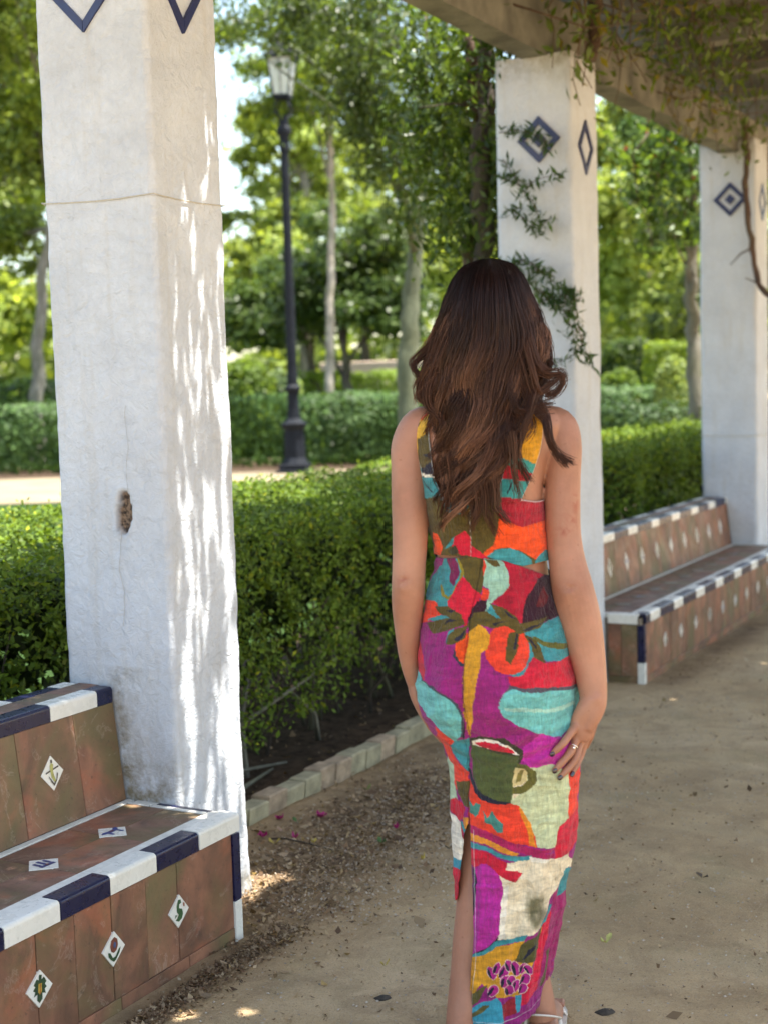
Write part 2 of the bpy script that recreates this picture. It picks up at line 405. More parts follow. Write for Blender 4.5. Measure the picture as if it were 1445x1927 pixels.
def DR(d0, d1, l0, l1):
    return lambda u, v: (fhx*(d0+(d1-d0)*v)+rx_*(l0+(l1-l0)*u), fhy*(d0+(d1-d0)*v)+ry_*(l0+(l1-l0)*u))
strip_sheet('garden_path', DR(13.5, 17.35, -16, 4.2), 50, 12, SAND2, .016, 'pale sunlit sand path crossing the garden')
strip_sheet('far_flower_bed', DR(17.3, 20.5, -16, 4.6), 50, 8, SOIL, .022, 'dark soil under the far hedge')

# ------------------------------------------------------------------ columns
CX0, CX1 = -2.685, -2.311
def column_mesh(name, y0, y1, h, ds, dz, seed, parent, chip=None):
    r = .014; x0, x1 = CX0, CX1
    path = []; nrm = []
    def edge(a, b, n):
        L = math.hypot(b[0]-a[0], b[1]-a[1]); k = max(2, int(L/ds))
        for i in range(k): t = i/k; path.append((a[0]+(b[0]-a[0])*t, a[1]+(b[1]-a[1])*t)); nrm.append(n)
    def corner(c, a0):
        for i in range(3):
            a = a0+math.pi/2*i/3; path.append((c[0]+r*math.cos(a), c[1]+r*math.sin(a))); nrm.append((math.cos(a), math.sin(a)))
    edge((x0+r, y0), (x1-r, y0), (0, -1)); corner((x1-r, y0+r), -math.pi/2)
    edge((x1, y0+r), (x1, y1-r), (1, 0)); corner((x1-r, y1-r), 0)
    edge((x1-r, y1), (x0+r, y1), (0, 1)); corner((x0+r, y1-r), math.pi/2)
    edge((x0, y1-r), (x0, y0+r), (-1, 0)); corner((x0+r, y0+r), math.pi)
    path = np.array(path); nrm = np.array(nrm); zs = np.arange(-.03, h+dz, dz); zs[-1] = h
    n = len(path); m_ = len(zs)
    V = np.zeros((m_, n, 3)); V[:, :, :2] = path[None]; V[:, :, 2] = zs[:, None]
    V = V.reshape(-1, 3); NN = np.tile(nrm, (m_, 1))
    d = .0032*fbm(V, 3.1, seed)+.0014*fbm(V, 13, seed+5)+.0007*vn(V, 42, seed+8)
    diag = np.abs(NN[:, 0]*NN[:, 1]) > .01
    d += np.where(diag, -.004*np.abs(fbm(V, 9, seed+11)), 0)
    foot = np.exp(-np.clip(V[:, 2], 0, 9)/.12)*.012*(1+fbm(V, 6, seed+2)); d += foot
    ch = np.zeros(len(V))
    if chip:
        cx, cz, rx, rz = chip
        a = (V[:, 0]-cx)/rx+.35*vn(V, 45, 77); c = (V[:, 2]-cz)/rz+.3*vn(V, 38, 78)
        e = a*a+c*c; on = (NN[:, 1] < -.5)
        ch = np.where(on, 1-sstep(.55, .9, e), 0); d -= ch*(.016+.006*vn(V, 70, 5))
        d += np.where(on, .004*np.exp(-((e-1.1)/.3)**2), 0)
    V[:, :2] += NN*d[:, None]
    seat = .33 if seed in (3, 5) else 0
    dirt = np.clip(np.exp(-np.clip(V[:, 2]-seat*(NN[:, 1] < -.5)*(seed == 3), 0, 9)/.09)*1.3, 0, 1)
    dirt = np.clip(dirt+.7*np.exp(-((V[:, 2]-h)/.10)**2), 0, 1)
    if seed == 3:
        near = np.exp(-np.abs(V[:, 0]+2.50)/.06)*(V[:, 2] < .7)*(V[:, 2] > .3)*(NN[:, 1] < -.5)
        dirt = np.clip(dirt+.75*near, 0, 1)
    q = (np.arange(m_-1)[:, None]*n+np.arange(n)[None]).ravel(); jn = (np.arange(m_-1)[:, None]*n+((np.arange(n)+1) % n)[None]).ravel()
    F = np.stack([q, jn, jn+n, q+n], 1)
    o = mesh(name, V, F, PL, parent, smooth=True, attr={'dirt': dirt, 'chip': ch})
    top = mesh('column_cap', *box(((x0+x1)/2, (y0+y1)/2, h-.004), (x1-x0-.02, y1-y0-.02, .012)), PL, parent)
    return o
def diamond_strips(parent, c, U, Vv, Nn, a, w, mt, full=True):
    """four glazed strips laid as a diamond frame (centre c, half diagonal a along U and V, strip width w)"""
    c, U, Vv, Nn = map(Vector, (c, U, Vv, Nn)); A = [Vv*a[1], U*a[0], -Vv*a[1], -U*a[0]]
    for i in range(4):
        p, q = c+A[i], c+A[(i+1) % 4]; e = (q-p); L = e.length; e.normalize(); inn = (c-(p+q)/2).normalized()
        k = 1-w/(a[0]*a[1]/math.hypot(*a)) 
        p2, q2 = c+A[i]*k, c+A[(i+1) % 4]*k
        # mitred piece with a hair joint at each end
        g_ = e*.0012
        pts = [p+g_, q-g_, q2-g_, p2+g_]
        V = [tuple(x-Nn*.006) for x in pts]+[tuple(x+Nn*.004) for x in pts]
        F = [(3, 2, 1, 0), (4, 5, 6, 7)]+[(j, (j+1) % 4, (j+1) % 4+4, j+4) for j in range(4)]
        mesh('blue_tile', V, F, mt, parent)
def square_tile(parent, c, U, Vv, Nn, a, mt, name='blue_tile'):
    c, U, Vv, Nn = map(Vector, (c, U, Vv, Nn)); pts = [c+Vv*a[1], c+U*a[0], c-Vv*a[1], c-U*a[0]]
    V = [tuple(x-Nn*.006) for x in pts]+[tuple(x+Nn*.0045) for x in pts]
    return mesh(name, V, [(3, 2, 1, 0), (4, 5, 6, 7)]+[(j, (j+1) % 4, (j+1) % 4+4, j+4) for j in range(4)], mt, parent)
cols = []
spec = [(3.04, 3.362, .0075, .009, 3, 'white plastered square pillar with a chipped hole, rising beside the near tiled bench'),
        (6.11, 6.445, .02, .03, 4, 'white plastered pillar behind the woman with leafy vine climbing across it'),
        (9.45, 9.78, .02, .03, 5, 'white pillar at the far right where the further tiled bench ends')]
for y0, y1, ds, dz, sd_, lab in spec:
    e = empty('pergola_column', (0, 0, 0), 0, lab, 'pillar', 'white pillars of the pergola')
    column_mesh('shaft', y0, y1, 2.995 if sd_ == 5 else 2.92, ds, dz, sd_, e, chip=(-2.455, 1.135, .030, .060) if sd_ == 3 else None)
    xc = (CX0+CX1)/2+.022; yc = (y0+y1)/2
    zc = {3: 2.56, 4: 2.545, 5: 2.615}[sd_]; a = {3: (.15, .15), 4: (.105, .105), 5: (.112, .112)}[sd_]
    xc = {3: -2.514, 4: -2.470, 5: -2.480}[sd_]
    diamond_strips(e, (xc, y0-.004, zc), (1, 0, 0), (0, 0, 1), (0, -1, 0), a, .021 if sd_ == 3 else .026, BLU2)
    if sd_ != 3: square_tile(e, (xc, y0-.004, zc), (1, 0, 0), (0, 0, 1), (0, -1, 0), (.036, .036), BLU2)
    zc2 = {3: 2.555, 4: 2.515, 5: 2.60}[sd_]
    diamond_strips(e, (CX1+.004, yc-.003, zc2), (0, 1, 0), (0, 0, 1), (1, 0, 0), (.11, .145) if sd_ == 3 else (.092, .125), .021, BLU2)
    cols.append(e)
e1 = cols[0]
def face_line(pts, wdt, mt, name, parent, off=.0015):
    """thin crack following the -Y face of the first pillar"""
    V, F = tube([(x, 3.04-off+0.004*fbm(np.array([[x, 3.04, z]]), 3.1, 3)[0]*0, z) for x, z in pts], wdt, 4)
    return mesh(name, V, F, mt, parent)
CRK = M_plain('dark_crack', (.36, .34, .30), .9, var=.3, bmp=0)
rr = random.Random(4)
def wander(x, z, dx, dz, n):
    r = [(x, z)]
    for i in range(n): x += dx/n+rr.uniform(-.006, .006); z += dz/n; r.append((x, z))
    return r
face_line(wander(-2.462, 1.08, .012, -.26, 14), .0007, CRK, 'crack', e1, .004)
face_line(wander(-2.430, 1.42, -.02, -.23, 10), .0005, CRK, 'crack', e1, .004)
# cord tied round each of two pillars
def cord(y0, y1, z, sag, lab, rad):
    x0, x1 = CX0-.003, CX1+.004; y0 -= .004; y1 += .004; P = []
    for a, b in (((x0, y0), (x1, y0)), ((x1, y0), (x1, y1)), ((x1, y1), (x0, y1)), ((x0, y1), (x0, y0))):
        for i in range(10):
            t = i/10; P.append((a[0]+(b[0]-a[0])*t, a[1]+(b[1]-a[1])*t, z+sag*(4*t*(t-1))*.5+rr.uniform(-.0006, .0006)+(.006*(1-t) if a[0] == x0 and a[1] == y0 else 0)))
    P.append(P[0]); V, F = tube(P, rad, 6)
    tag(mesh('tied_cord', V, F, TWINE, smooth=True), lab, 'cord', 'thin cords tied round the pillars')
cord(3.04, 3.362, 1.972, .012, 'thin pale cord tied round the near white pillar above eye level', .0017)
cord(9.45, 9.78, 1.06, .01, 'thin cord tied low round the farthest white pillar', .003)

# ------------------------------------------------------------------ beams of the pergola
def rough_beam(name, c, s, mt, label, seed):
    n = [max(2, int(v/.12)) for v in s]; V = []; F = []
    # six gridded faces, noise displaced
    def face(o, U, W_, nu, nv):
        k = len(V)
        for j in range(nv+1):
            for i in range(nu+1): V.append(np.array(o)+np.array(U)*i/nu+np.array(W_)*j/nv)
        for j in range(nv):
            for i in range(nu): a = k+j*(nu+1)+i; F.append((a, a+1, a+nu+2, a+nu+1))
    x, y, z = c[0]-s[0]/2, c[1]-s[1]/2, c[2]-s[2]/2; a, b, d = s
    face((x, y, z), (0, b, 0), (a, 0, 0), n[1], n[0]); face((x, y, z+d), (a, 0, 0), (0, b, 0), n[0], n[1])
    face((x, y, z), (a, 0, 0), (0, 0, d), n[0], n[2]); face((x, y+b, z), (0, 0, d), (a, 0, 0), n[2], n[0])
    face((x, y, z), (0, 0, d), (0, b, 0), n[2], n[1]); face((x+a, y, z), (0, b, 0), (0, 0, d), n[1], n[2])
    V = np.array(V); V += np.c_[vn(V, 4, seed), vn(V, 4, seed+1), vn(V, 4, seed+2)]*.008
    o = mesh(name, V, F, mt); return tag(o, label, 'beam')
b = rough_beam('pergola_beam', (-2.49, 6.2, 3.052), (.13, 15.6, .27), CONC, 'long weathered concrete beam running over the tops of the white pillars', 1)
b = rough_beam('pergola_beam', (2.2, 6.2, 3.052), (.13, 15.6, .27), CONC, 'long concrete beam of the opposite side of the pergola, out over the path', 2)
k = 0
for yy in (2.35, 3.2, 4.05, 4.9, 5.75, 6.78, 7.56, 8.34, 9.15, 9.95, 10.8, 11.6, 12.4, 13.2):
    b = rough_beam('cross_beam', (-.15, yy, 3.315), (5.5, .11, .25), CONC, 'weathered concrete cross beam over the path, %s' % (
        {6.78: 'first one past the vine covered pillar', 7.56: 'second one past the vine covered pillar', 8.34: 'midway between the two farther pillars'}.get(yy, 'hidden by the vines above')), 3+k)
    b['group'] = 'cross beams of the pergola'; k += 1
for y0 in (3.04, 6.11, 9.45):
    e = empty('pergola_column', (0, 0, 0), 0, 'plain white pillar on the opposite side of the path, out of the picture', 'pillar', 'white pillars of the pergola')
    mesh('shaft', *slab((2.0, y0, -.02), (.37, 0, 0), (0, .33, 0), (0, 0, 2.94), .012), PL, e)

# ------------------------------------------------------------------ tiled benches
MOT = {
 'anchor': [((.03, .03, .03), [(-.08, .8), (.08, .8), (.08, .6), (-.08, .6)]), ((.03, .03, .03), [(-.62, .12), (.62, .38), (.60, .27), (-.62, .02)]),
            ((.34, .33, .10), [(-.05, .62), (.14, .5), (.05, .15), (.12, -.15), (.26, -.5), (.1, -.55), (-.12, -.25), (-.18, .1), (-.2, .45)]),
            ((.03, .03, .03), [(-.42, -.1), (-.3, -.2), (-.2, -.5), (.05, -.78), (.35, -.45), (.48, -.1), (.4, -.02), (.3, -.4), (.05, -.62), (-.15, -.42), (-.3, -.32)])],
 'beast': [((.03, .06, .22), [(-.75, .1), (-.55, .25), (-.2, .2), (.3, .25), (.5, .45), (.7, .4), (.62, .15), (.45, .05), (.5, -.45), (.35, -.45), (.28, -.05), (-.2, -.1), (-.25, -.45), (-.42, -.45), (-.4, -.05), (-.6, -.02)]),
           ((.16, .05, .03), [(-.1, .12), (.2, .15), (.15, 0), (-.1, .02)])],
 'castle': [((.03, .05, .18), [(-.5, -.4), (.5, -.4), (.5, -.15), (-.5, -.15)]), ((.03, .05, .18), [(-.45, -.15), (-.25, -.15), (-.25, .4), (-.45, .4)]),
            ((.03, .05, .18), [(-.1, -.15), (.1, -.15), (.1, .5), (-.1, .5)]), ((.03, .05, .18), [(.25, -.15), (.45, -.15), (.45, .4), (.25, .4)]), ((.16, .05, .03), [(-.08, -.35), (.08, -.35), (.08, -.15), (-.08, -.15)])],
 'dragon': [((.04, .10, .04), [(-.15, .75), (.12, .72), (.2, .5), (0, .45), (-.02, .2), (.3, .1), (.42, -.2), (.3, -.5), (0, -.65), (-.35, -.5), (-.2, -.42), (-.05, -.2), (-.25, 0), (-.28, .35)]),
            ((.22, .07, .03), [(.38, .5), (.55, .42), (.55, .2), (.4, .25)]), ((.04, .10, .04), [(-.4, -.15), (-.2, -.2), (-.45, -.38)])],
 'pomegranate': [((.17, .055, .035), [(-.28, .55), (0, .72), (.28, .55), (.36, .2), (.25, -.1), (0, -.22), (-.25, -.1), (-.36, .2)]), ((.06, .09, .20), [(0, .45), (.16, .35), (.14, .08), (0, .05), (-.1, .25)]),
                 ((.03, .07, .03), [(-.55, -.1), (-.35, -.15), (-.1, -.5), (.15, -.45), (.45, -.05), (.6, .02), (.5, -.3), (.2, -.65), (0, -.75), (-.3, -.55), (-.5, -.35)])],
 'eagle': [((.03, .06, .03), [(-.1, .8), (.12, .75), (.1, .5), (.3, .6), (.52, .3), (.38, .2), (.55, .0), (.38, -.08), (.48, -.35), (.2, -.25), (.22, -.6), (0, -.78), (-.2, -.6), (-.2, -.25), (-.48, -.35), (-.38, -.08), (-.55, 0), (-.38, .2), (-.52, .3), (-.3, .6), (-.12, .5)]),
           ((.45, .30, .05), [(-.14, .3), (.14, .3), (.14, -.15), (0, -.32), (-.14, -.15)]), ((.30, .05, .03), [(-.03, .3), (.03, .3), (.03, -.28), (-.03, -.28)])],
}
FADED = M_plain('faded_inlay_glaze', (.60, .57, .51), .5, var=.4, scale=25); FADED2 = M_plain('worn_inlay', (.22, .19, .15), .6, var=.4, scale=25)
_mc = {}
def motmat(c):
    if c not in _mc: _mc[c] = M_plain('painted_motif', c, .3, var=.25, scale=90, bmp=0)
    return _mc[c]
def inlay(parent, c, U, Vv, Nn, a, motif, rot=0.0, tiny=False, mt=None):
    c, U, Vv, Nn = map(Vector, (c, U, Vv, Nn))
    U2 = U*math.cos(rot)+Vv*math.sin(rot); V2 = -U*math.sin(rot)+Vv*math.cos(rot)
    t = square_tile(parent, c, U2, V2, Nn, a, mt or WHT, 'inlay_tile')
    if tiny:
        for col, poly in MOT[motif][:2]:
            V = [tuple(c+U2*(x*a[0]*.8)+V2*(y*a[1]*.8)+Nn*.0056) for x, y in poly]
            mesh('motif', V, [tuple(range(len(V)))], motmat(col), t)
    else:
        for q_, (col, poly) in enumerate(MOT[motif]):
            V = [tuple(c+U2*(x*a[0]*.96)+V2*(y*a[1]*.96)+Nn*(.0052+.0003*q_)) for x, y in poly]
            mesh('motif', V, [tuple(range(len(V)))], motmat(col), t)
    return t
def bullnose(x_out, z_top, w, h, t=.012, r=.010):
    """L-shaped edge tile section: outer face at x_out, top at z_top"""
    P = [(x_out-w, z_top)]
    for i in range(6):
        a = math.pi/2*(1-i/5); P.append((x_out-r+r*math.cos(a), z_top-r+r*math.sin(a)))
    P += [(x_out, z_top-h), (x_out-t, z_top-h), (x_out-t, z_top-t), (x_out-w, z_top-t)]
    return P[::-1]
def edge_run(parent, bounds, first_white, x_out, z_top, w, h, mirror=False):
    for i in range(len(bounds)-1):
        a, b_ = bounds[i]+.0012, bounds[i+1]-.0012; white = (i % 2 == 0) == first_white
        j = .0012*rr.uniform(-1, 1); P = bullnose(x_out+j, z_top+j*.6, w, h)
        if mirror: P = [(2*mirror-x, z) for x, z in P][::-1]
        mesh('edge_tile', *extrude(P, a, b_), WHT if white else BLU, parent)
def bench(y0, y1, label, fr_pitch, fr_bounds, fr_white, bk_bounds, bk_white, front_d, back_d, seat_d, near_end, seatmat):
    e = empty('tiled_bench', (0, 0, 0), 0, label, 'bench', 'tiled benches between the white pillars')
    XF, XB, ZS, ZB = -2.122, -2.484, .334, .649
    # masonry core
    core = [(XF-.016, -.02), (XF-.016, ZS-.02), (XB-.012, ZS-.02), (XB-.047, ZB-.035), (-2.685, ZB-.035), (-2.70, -.02)]
    mesh('masonry_core', *extrude(core[::-1], y0+.004, y1-.002), GROUT, e)
    # front panels
    y = y0+(0 if not near_end else .0); ys_ = fr_pitch
    for a, b_ in zip(ys_[:-1], ys_[1:]):
        j = rr.uniform(-.0012, .0012)
        V, F = slab((XF-.016, a+.0011, .033), (0, b_-a-.0022, 0), (0, 0, ZS-.049-.033), (.014+j, 0, 0), .0014); mesh('front_tile', V, F, TERRA, e)
    a = y0
    while a < y1-.02:
        b_ = min(a+.27, y1); V, F = slab((XF-.016, a+.001, -.02), (0, b_-a-.002, 0), (0, 0, .0515), (.015, 0, 0), .0014); mesh('skirting_tile', V, F, TERRA, e); a = b_
    # seat: tile field, white strips
    a = y0+.036
    while a < y1-.05:
        b_ = min(a+.252, y1-.036)
        if y1-.036-b_ < .05: b_ = y1-.036
        for xa, xb in ((-2.4585, -2.331), (-2.331, -2.2035)):
            V, F = slab((xa+.0008, a+.0008, ZS-.022), (xb-xa-.0016, 0, 0), (0, b_-a-.0016, 0), (0, 0, .0205+rr.uniform(-.0006, .0006)), .0012); mesh('seat_tile', V, F, seatmat, e)
        a = b_
    for xa, xb, nm in ((-2.4835, -2.4605, 'white_strip'), (-2.2025, -2.1735, 'white_strip')):
        a = y0+.002
        while a < y1-.01:
            b_ = min(a+.21, y1-.003); V, F = slab((xa, a+.0007, ZS-.020), (xb-xa, 0, 0), (0, b_-a-.0014, 0), (0, 0, .0205), .001); mesh(nm, V, F, WMAT, e); a = b_
    ends = [(y1-.0345, y1-.003)] if not near_end else [(y0+.003, y0+.0345), (y1-.0345, y1-.003)]
    for ya, yb in ends:
        for xa, xb in ((-2.459, -2.385), (-2.383, -2.2045)):
            V, F = slab((xa, ya, ZS-.019), (xb-xa-.002, 0, 0), (0, (yb-ya)*.48, 0), (0, 0, .0198), .001); mesh('white_strip', V, F, WMAT, e)
            V, F = slab((xa+.01, ya+(yb-ya)*.52, ZS-.019), (xb-xa-.002, 0, 0), (0, (yb-ya)*.48, 0), (0, 0, .0196), .001); mesh('white_strip', V, F, WMAT if (xa < -2.4 or near_end) else BLU, e)
    edge_run(e, fr_bounds, fr_white, XF+.003, ZS+.0015, .053, .047)
    # corner pilaster tiles at the visible end
    ye = y1 if not near_end else y0
    sgn = 1 if not near_end else -1
    for z0, z1, mt in ((0.104, .284, BLU), (-.02, .102, WHT)):
        ya = ye-.028 if not near_end else ye-.003
        V, F = slab((XF-.030, ya, z0), (.0335, 0, 0), (0, .031, 0), (0, 0, z1-z0), .002); mesh('corner_tile', V, F, mt, e)
    if near_end:
        P = bullnose(0, ZS+.0015, .05, .047)
        V, F = extrude(P, CX1+.012, XF-.031); V = [(y_, -x_+y0-.003, z_) for x_, y_, z_ in V]
        mesh('edge_tile', V, [f[::-1] for f in F], WHT, e)
        for xa, xb in ((CX1+.012, -2.235), (-2.233, XF-.032)):
            V, F = slab((xa, y0+.012, .033), (xb-xa, 0, 0), (0, 0, .252), (0, -.0135, 0), .0014); mesh('end_tile', V, [f[::-1] for f in F], TERRA, e)
        V, F = slab((CX1+.012, y0+.012, -.02), (XF-.034-CX1-.012, 0, 0), (0, 0, .051), (0, -.0145, 0), .0014); mesh('end_tile', V, [f[::-1] for f in F], TERRA, e)
    # backrest panels (leaning back)
    bd = back_d['joints']; lean = Vector((-.032, 0, ZB-.045-ZS)); nrm = Vector((lean.z, 0, -lean.x)).normalized()
    for a, b_ in zip(bd[:-1], bd[1:]):
        o = Vector((XB-.012, a+.001, ZS)); V, F = slab(o, (0, b_-a-.002, 0), lean, nrm*(.0135+rr.uniform(-.001, .001)), .0014); mesh('back_tile', V, F, TERRA, e)
    edge_run(e, bk_bounds, bk_white, -2.5155, ZB, .052, .043)
    a = y0
    while a < y1-.02:
        b_ = min(a+.24, y1); V, F = slab((-2.640, a+.001, ZB-.022), (.071, 0, 0), (0, b_-a-.002, 0), (0, 0, .0215), .0012); mesh('top_tile', V, F, TERRA2, e); a = b_
    edge_run(e, bk_bounds, not bk_white, -2.694+.0, ZB-.001, .052, .043, mirror=-2.694)
    for (yy, zz), mo in front_d: inlay(e, (XF-.0032, yy, zz), (0, 1, 0), (0, 0, 1), (1, 0, 0), (.041, .0415) if y0 < 5 else (.030, .038), mo, -.10, tiny=y0 > 5, mt=None if y0 < 5 else FADED)
    for (yy, zz), mo in back_d['d']:
        t = (zz-ZS)/lean.z; c = Vector((XB-.012, yy, ZS))+lean*t+nrm*.0112
        inlay(e, c, (0, 1, 0), lean.normalized(), nrm, (.042, .0455) if y0 < 5 else (.033, .052), mo, -.04 if y0 < 5 else 0, tiny=y0 > 5, mt=None if y0 < 5 else FADED)
    for (xx, yy), mo in seat_d: inlay(e, (xx, yy, ZS-.0036), (.0, 1, 0), (-1, 0, 0), (0, 0, 1), (.048, .049), mo, -.06, tiny=y0 > 5, mt=None if y0 < 5 else FADED2)
    return e
b1b = [1.46, 1.637, 1.813, 1.989, 2.165, 2.341, 2.513, 2.690, 2.864, 3.045]
bk1 = [1.46, 1.65, 1.84, 2.027, 2.214, 2.402, 2.59, 2.777, 2.965, 3.030]
bench(1.46, 3.040, 'near tiled bench with terracotta panels and animal inlay tiles, in the lower left corner', 
      [1.46, 1.55, 1.68, 1.81, 1.94, 2.05, 2.135, 2.264, 2.390, 2.518, 2.647, 2.773, 3.013], b1b, True, bk1, False,
      [((1.757, .16), 'anchor'), ((2.011, .16), 'beast'), ((2.265, .162), 'eagle'), ((2.517, .158), 'pomegranate'), ((2.771, .161), 'dragon')],
      {'joints': [1.46, 1.62, 1.83, 2.04, 2.25, 2.42, 2.640, 2.862, 3.030], 'd': [((2.754, .476), 'anchor'), ((2.50, .476), 'dragon'), ((2.24, .476), 'castle'), ((1.98, .476), 'beast')]},
      [((-2.331, 2.782), 'beast'), ((-2.323, 2.516), 'castle'), ((-2.325, 2.25), 'beast'), ((-2.325, 1.98), 'castle')], False, TERRA2)
fb = [6.418, 6.546]; kk = 0
while fb[-1] < 9.2: fb.append(fb[-1]+(.155 if kk % 2 == 0 else .236)); kk += 1
fb = fb[:-1]+[9.445] if fb[-1] > 9.40 else fb+[9.445]
kb = [6.46, 6.60, 6.79, 6.99, 7.181, 7.413, 7.571, 7.82, 7.963, 8.203, 8.365, 8.613, 8.761, 9.001, 9.161, 9.404, 9.445]
mo = ['dragon', 'anchor', 'pomegranate', 'eagle', 'beast', 'castle']
bench(6.450, 9.445, 'farther tiled bench with terracotta panels behind the woman\'s right arm', [6.484]+[6.62+.134*i for i in range(21)]+[9.44], [6.481]+fb[1:], False, kb, False,
      [((6.792+.268*i, .16), mo[i % 6]) for i in range(10)], {'joints': [6.46]+[6.58+.19*i for i in range(15)]+[9.44], 'd': [((6.78+.2695*i, .472), mo[(i+2) % 6]) for i in range(10)]},
      [((-2.33, 6.75+.268*i), mo[(i+3) % 6]) for i in range(9)], True, TERRA2)

# ------------------------------------------------------------------ kerb of the flower bed
e = empty('kerb', (0, 0, 0), 0, 'low mossy kerb of upright concrete blocks edging the hedge bed', 'kerb')
yk = 3.38; jt = [3.955, 4.074, 4.194, 4.304, 4.414, 4.529, 4.644, 4.763, 4.883]
js = [3.38, 3.49, 3.60, 3.72, 3.835]+jt
while js[-1] < 6.1: js.append(js[-1]+.122)
for i, (a, b_) in enumerate(zip(js[:-1], js[1:])):
    z = .068+rr.uniform(-.007, .009); sh = rr.uniform(-.004, .004)
    V, F = slab((-2.70+sh, a+.002, -.05), (.072, rr.uniform(-.003, .003), 0), (0, b_-a-.004, 0), (0, 0, z+.05), .005)
    V = [(x+.012*(zz-z)/.1, y, zz) for x, y, zz in V]
    mesh('kerb_block', V, F, CURB2 if i in (5, 8, 9, 12, 16) else CURB, e)

# ------------------------------------------------------------------ leaves
def leaves(C, Nn, size, tint, asp=.55, fold=.25, droop=None):
    """C centres (n,3), Nn preferred normals (n,3), size (n,) -> V (4n..), F, col; each leaf a folded rhomb of two quads? kept at one quad"""
    n = len(C); Nn = Nn/(np.linalg.norm(Nn, axis=1, keepdims=True)+1e-9)
    a = rng.normal(size=(n, 3)); 
    if droop is not None: a = a*.6+np.array([0, 0, -droop])
    T = a-Nn*np.sum(a*Nn, 1, keepdims=True); T /= np.linalg.norm(T, axis=1, keepdims=True)+1e-9
    B = np.cross(Nn, T); s = size[:, None]
    V = np.stack([C-T*s, C+B*s*asp-Nn*s*fold*.5, C+T*s, C-B*s*asp-Nn*s*fold*.5], 1).reshape(-1, 3)
    F = np.arange(4*n).reshape(n, 4)
    return V, F, np.repeat(tint, 4, axis=0)
def tints(n, c1, c2, var=.25):
    t = rng.random((n, 1)); c = np.array(c1)*(1-t)+np.array(c2)*t
    return c*(1+rng.uniform(-var, var, (n, 1)))
def join(L):
    V = []; F = []; C = []; k = 0
    for v, f, c in L: V.append(v); F.append(f+k); C.append(c); k += len(v)
    return np.concatenate(V), np.concatenate(F), np.concatenate(C)
# near clipped hedge: two lengths along the pergola
def hedge_box(x0, x1, y0, y1, ztop, n, size, c1, c2, zlow=.28, seed=0, lump=.085):
    out = []
    def surf(n_, kind):
        u = rng.random(n_); v = rng.random(n_)
        if kind == 'top': P = np.c_[x0+(x1-x0)*u, y0+(y1-y0)*v, np.full(n_, ztop)]; nn = np.tile([0, 0, 1.], (n_, 1))
        elif kind == 'front': P = np.c_[np.full(n_, x1), y0+(y1-y0)*u, zlow+(ztop-zlow)*v**.8]; nn = np.tile([1., 0, 0], (n_, 1))
        elif kind == 'back': P = np.c_[np.full(n_, x0), y0+(y1-y0)*u, zlow+(ztop-zlow)*v]; nn = np.tile([-1., 0, 0], (n_, 1))
        else:
            yy = y0 if kind == 'end0' else y1; P = np.c_[x0+(x1-x0)*u, np.full(n_, yy), zlow+(ztop-zlow)*v]; nn = np.tile([0, -1. if kind == 'end0' else 1., 0], (n_, 1))
        return P, nn
    A = {'top': (x1-x0)*(y1-y0)*1.15, 'front': (ztop-zlow)*(y1-y0), 'back': .35*(ztop-zlow)*(y1-y0), 'end0': (ztop-zlow)*(x1-x0), 'end1': (ztop-zlow)*(x1-x0)}
    S = sum(A.values())
    for k_, a in A.items():
        m_ = int(n*a/S); P, nn = surf(m_, k_)
        L = fbm(P, 2.3, 30+seed)*lump+vn(P, 9, 33+seed)*.03
        depth = rng.exponential(.045, m_)-.01
        dens = vn(P, 3.1, 40+seed)+.6*vn(P, 7, 44+seed)
        keep = (dens > -.72) | (k_ == 'top')
        if k_ == 'front': keep &= (P[:, 2] > zlow+.22*(vn(P[:, 1:2].repeat(2, 1), 1.9, 50)+1)-.05) | (rng.random(m_) < .22)
        P = P+nn*(L-depth)[:, None]; P[:, 2] -= .10*sstep(.0, 1, np.clip((P[:, 0]-(x1-.10))/.12, 0, 1))*(k_ == 'top')
        P, nn = P[keep], nn[keep]; q = len(P)
        nd = nn+rng.normal(scale=.75, size=(q, 3)); nd[:, 2] += .35
        t = tints(q, c1, c2, .3)
        br = vn(P, 4.5, 60+seed); t = t*(1+.22*br)[:, None]
        yl = (rng.random(q) < .05); t[yl] = t[yl]*np.array([1.9, 1.35, .8])
        out.append(leaves(P, nd, size*rng.uniform(.7, 1.3, q), t, .5, .3))
        if k_ in ('top', 'front'):          # young shoots standing proud of the trimmed face
            ns_ = int(A[k_]*26); b0 = P[rng.integers(0, q, ns_)]; dr = nn[0]+rng.normal(scale=.45, size=(ns_, 3)); dr[:, 2] = np.abs(dr[:, 2])+.3; dr /= np.linalg.norm(dr, axis=1, keepdims=True)
            ln_ = rng.uniform(.03, .10, (ns_, 1)); kk_ = 9; tt_ = np.tile(np.linspace(.1, 1, kk_), ns_)[:, None]
            C_ = np.repeat(b0, kk_, 0)+np.repeat(dr*ln_, kk_, 0)*tt_+rng.normal(scale=.006, size=(ns_*kk_, 3))
            out.append(leaves(C_, rng.normal(size=(ns_*kk_, 3))+[0, 0, .5], size*rng.uniform(.7, 1.2, ns_*kk_), tints(ns_*kk_, (.09, .15, .015), (.19, .26, .03), .25), .5, .3))
    return join(out)
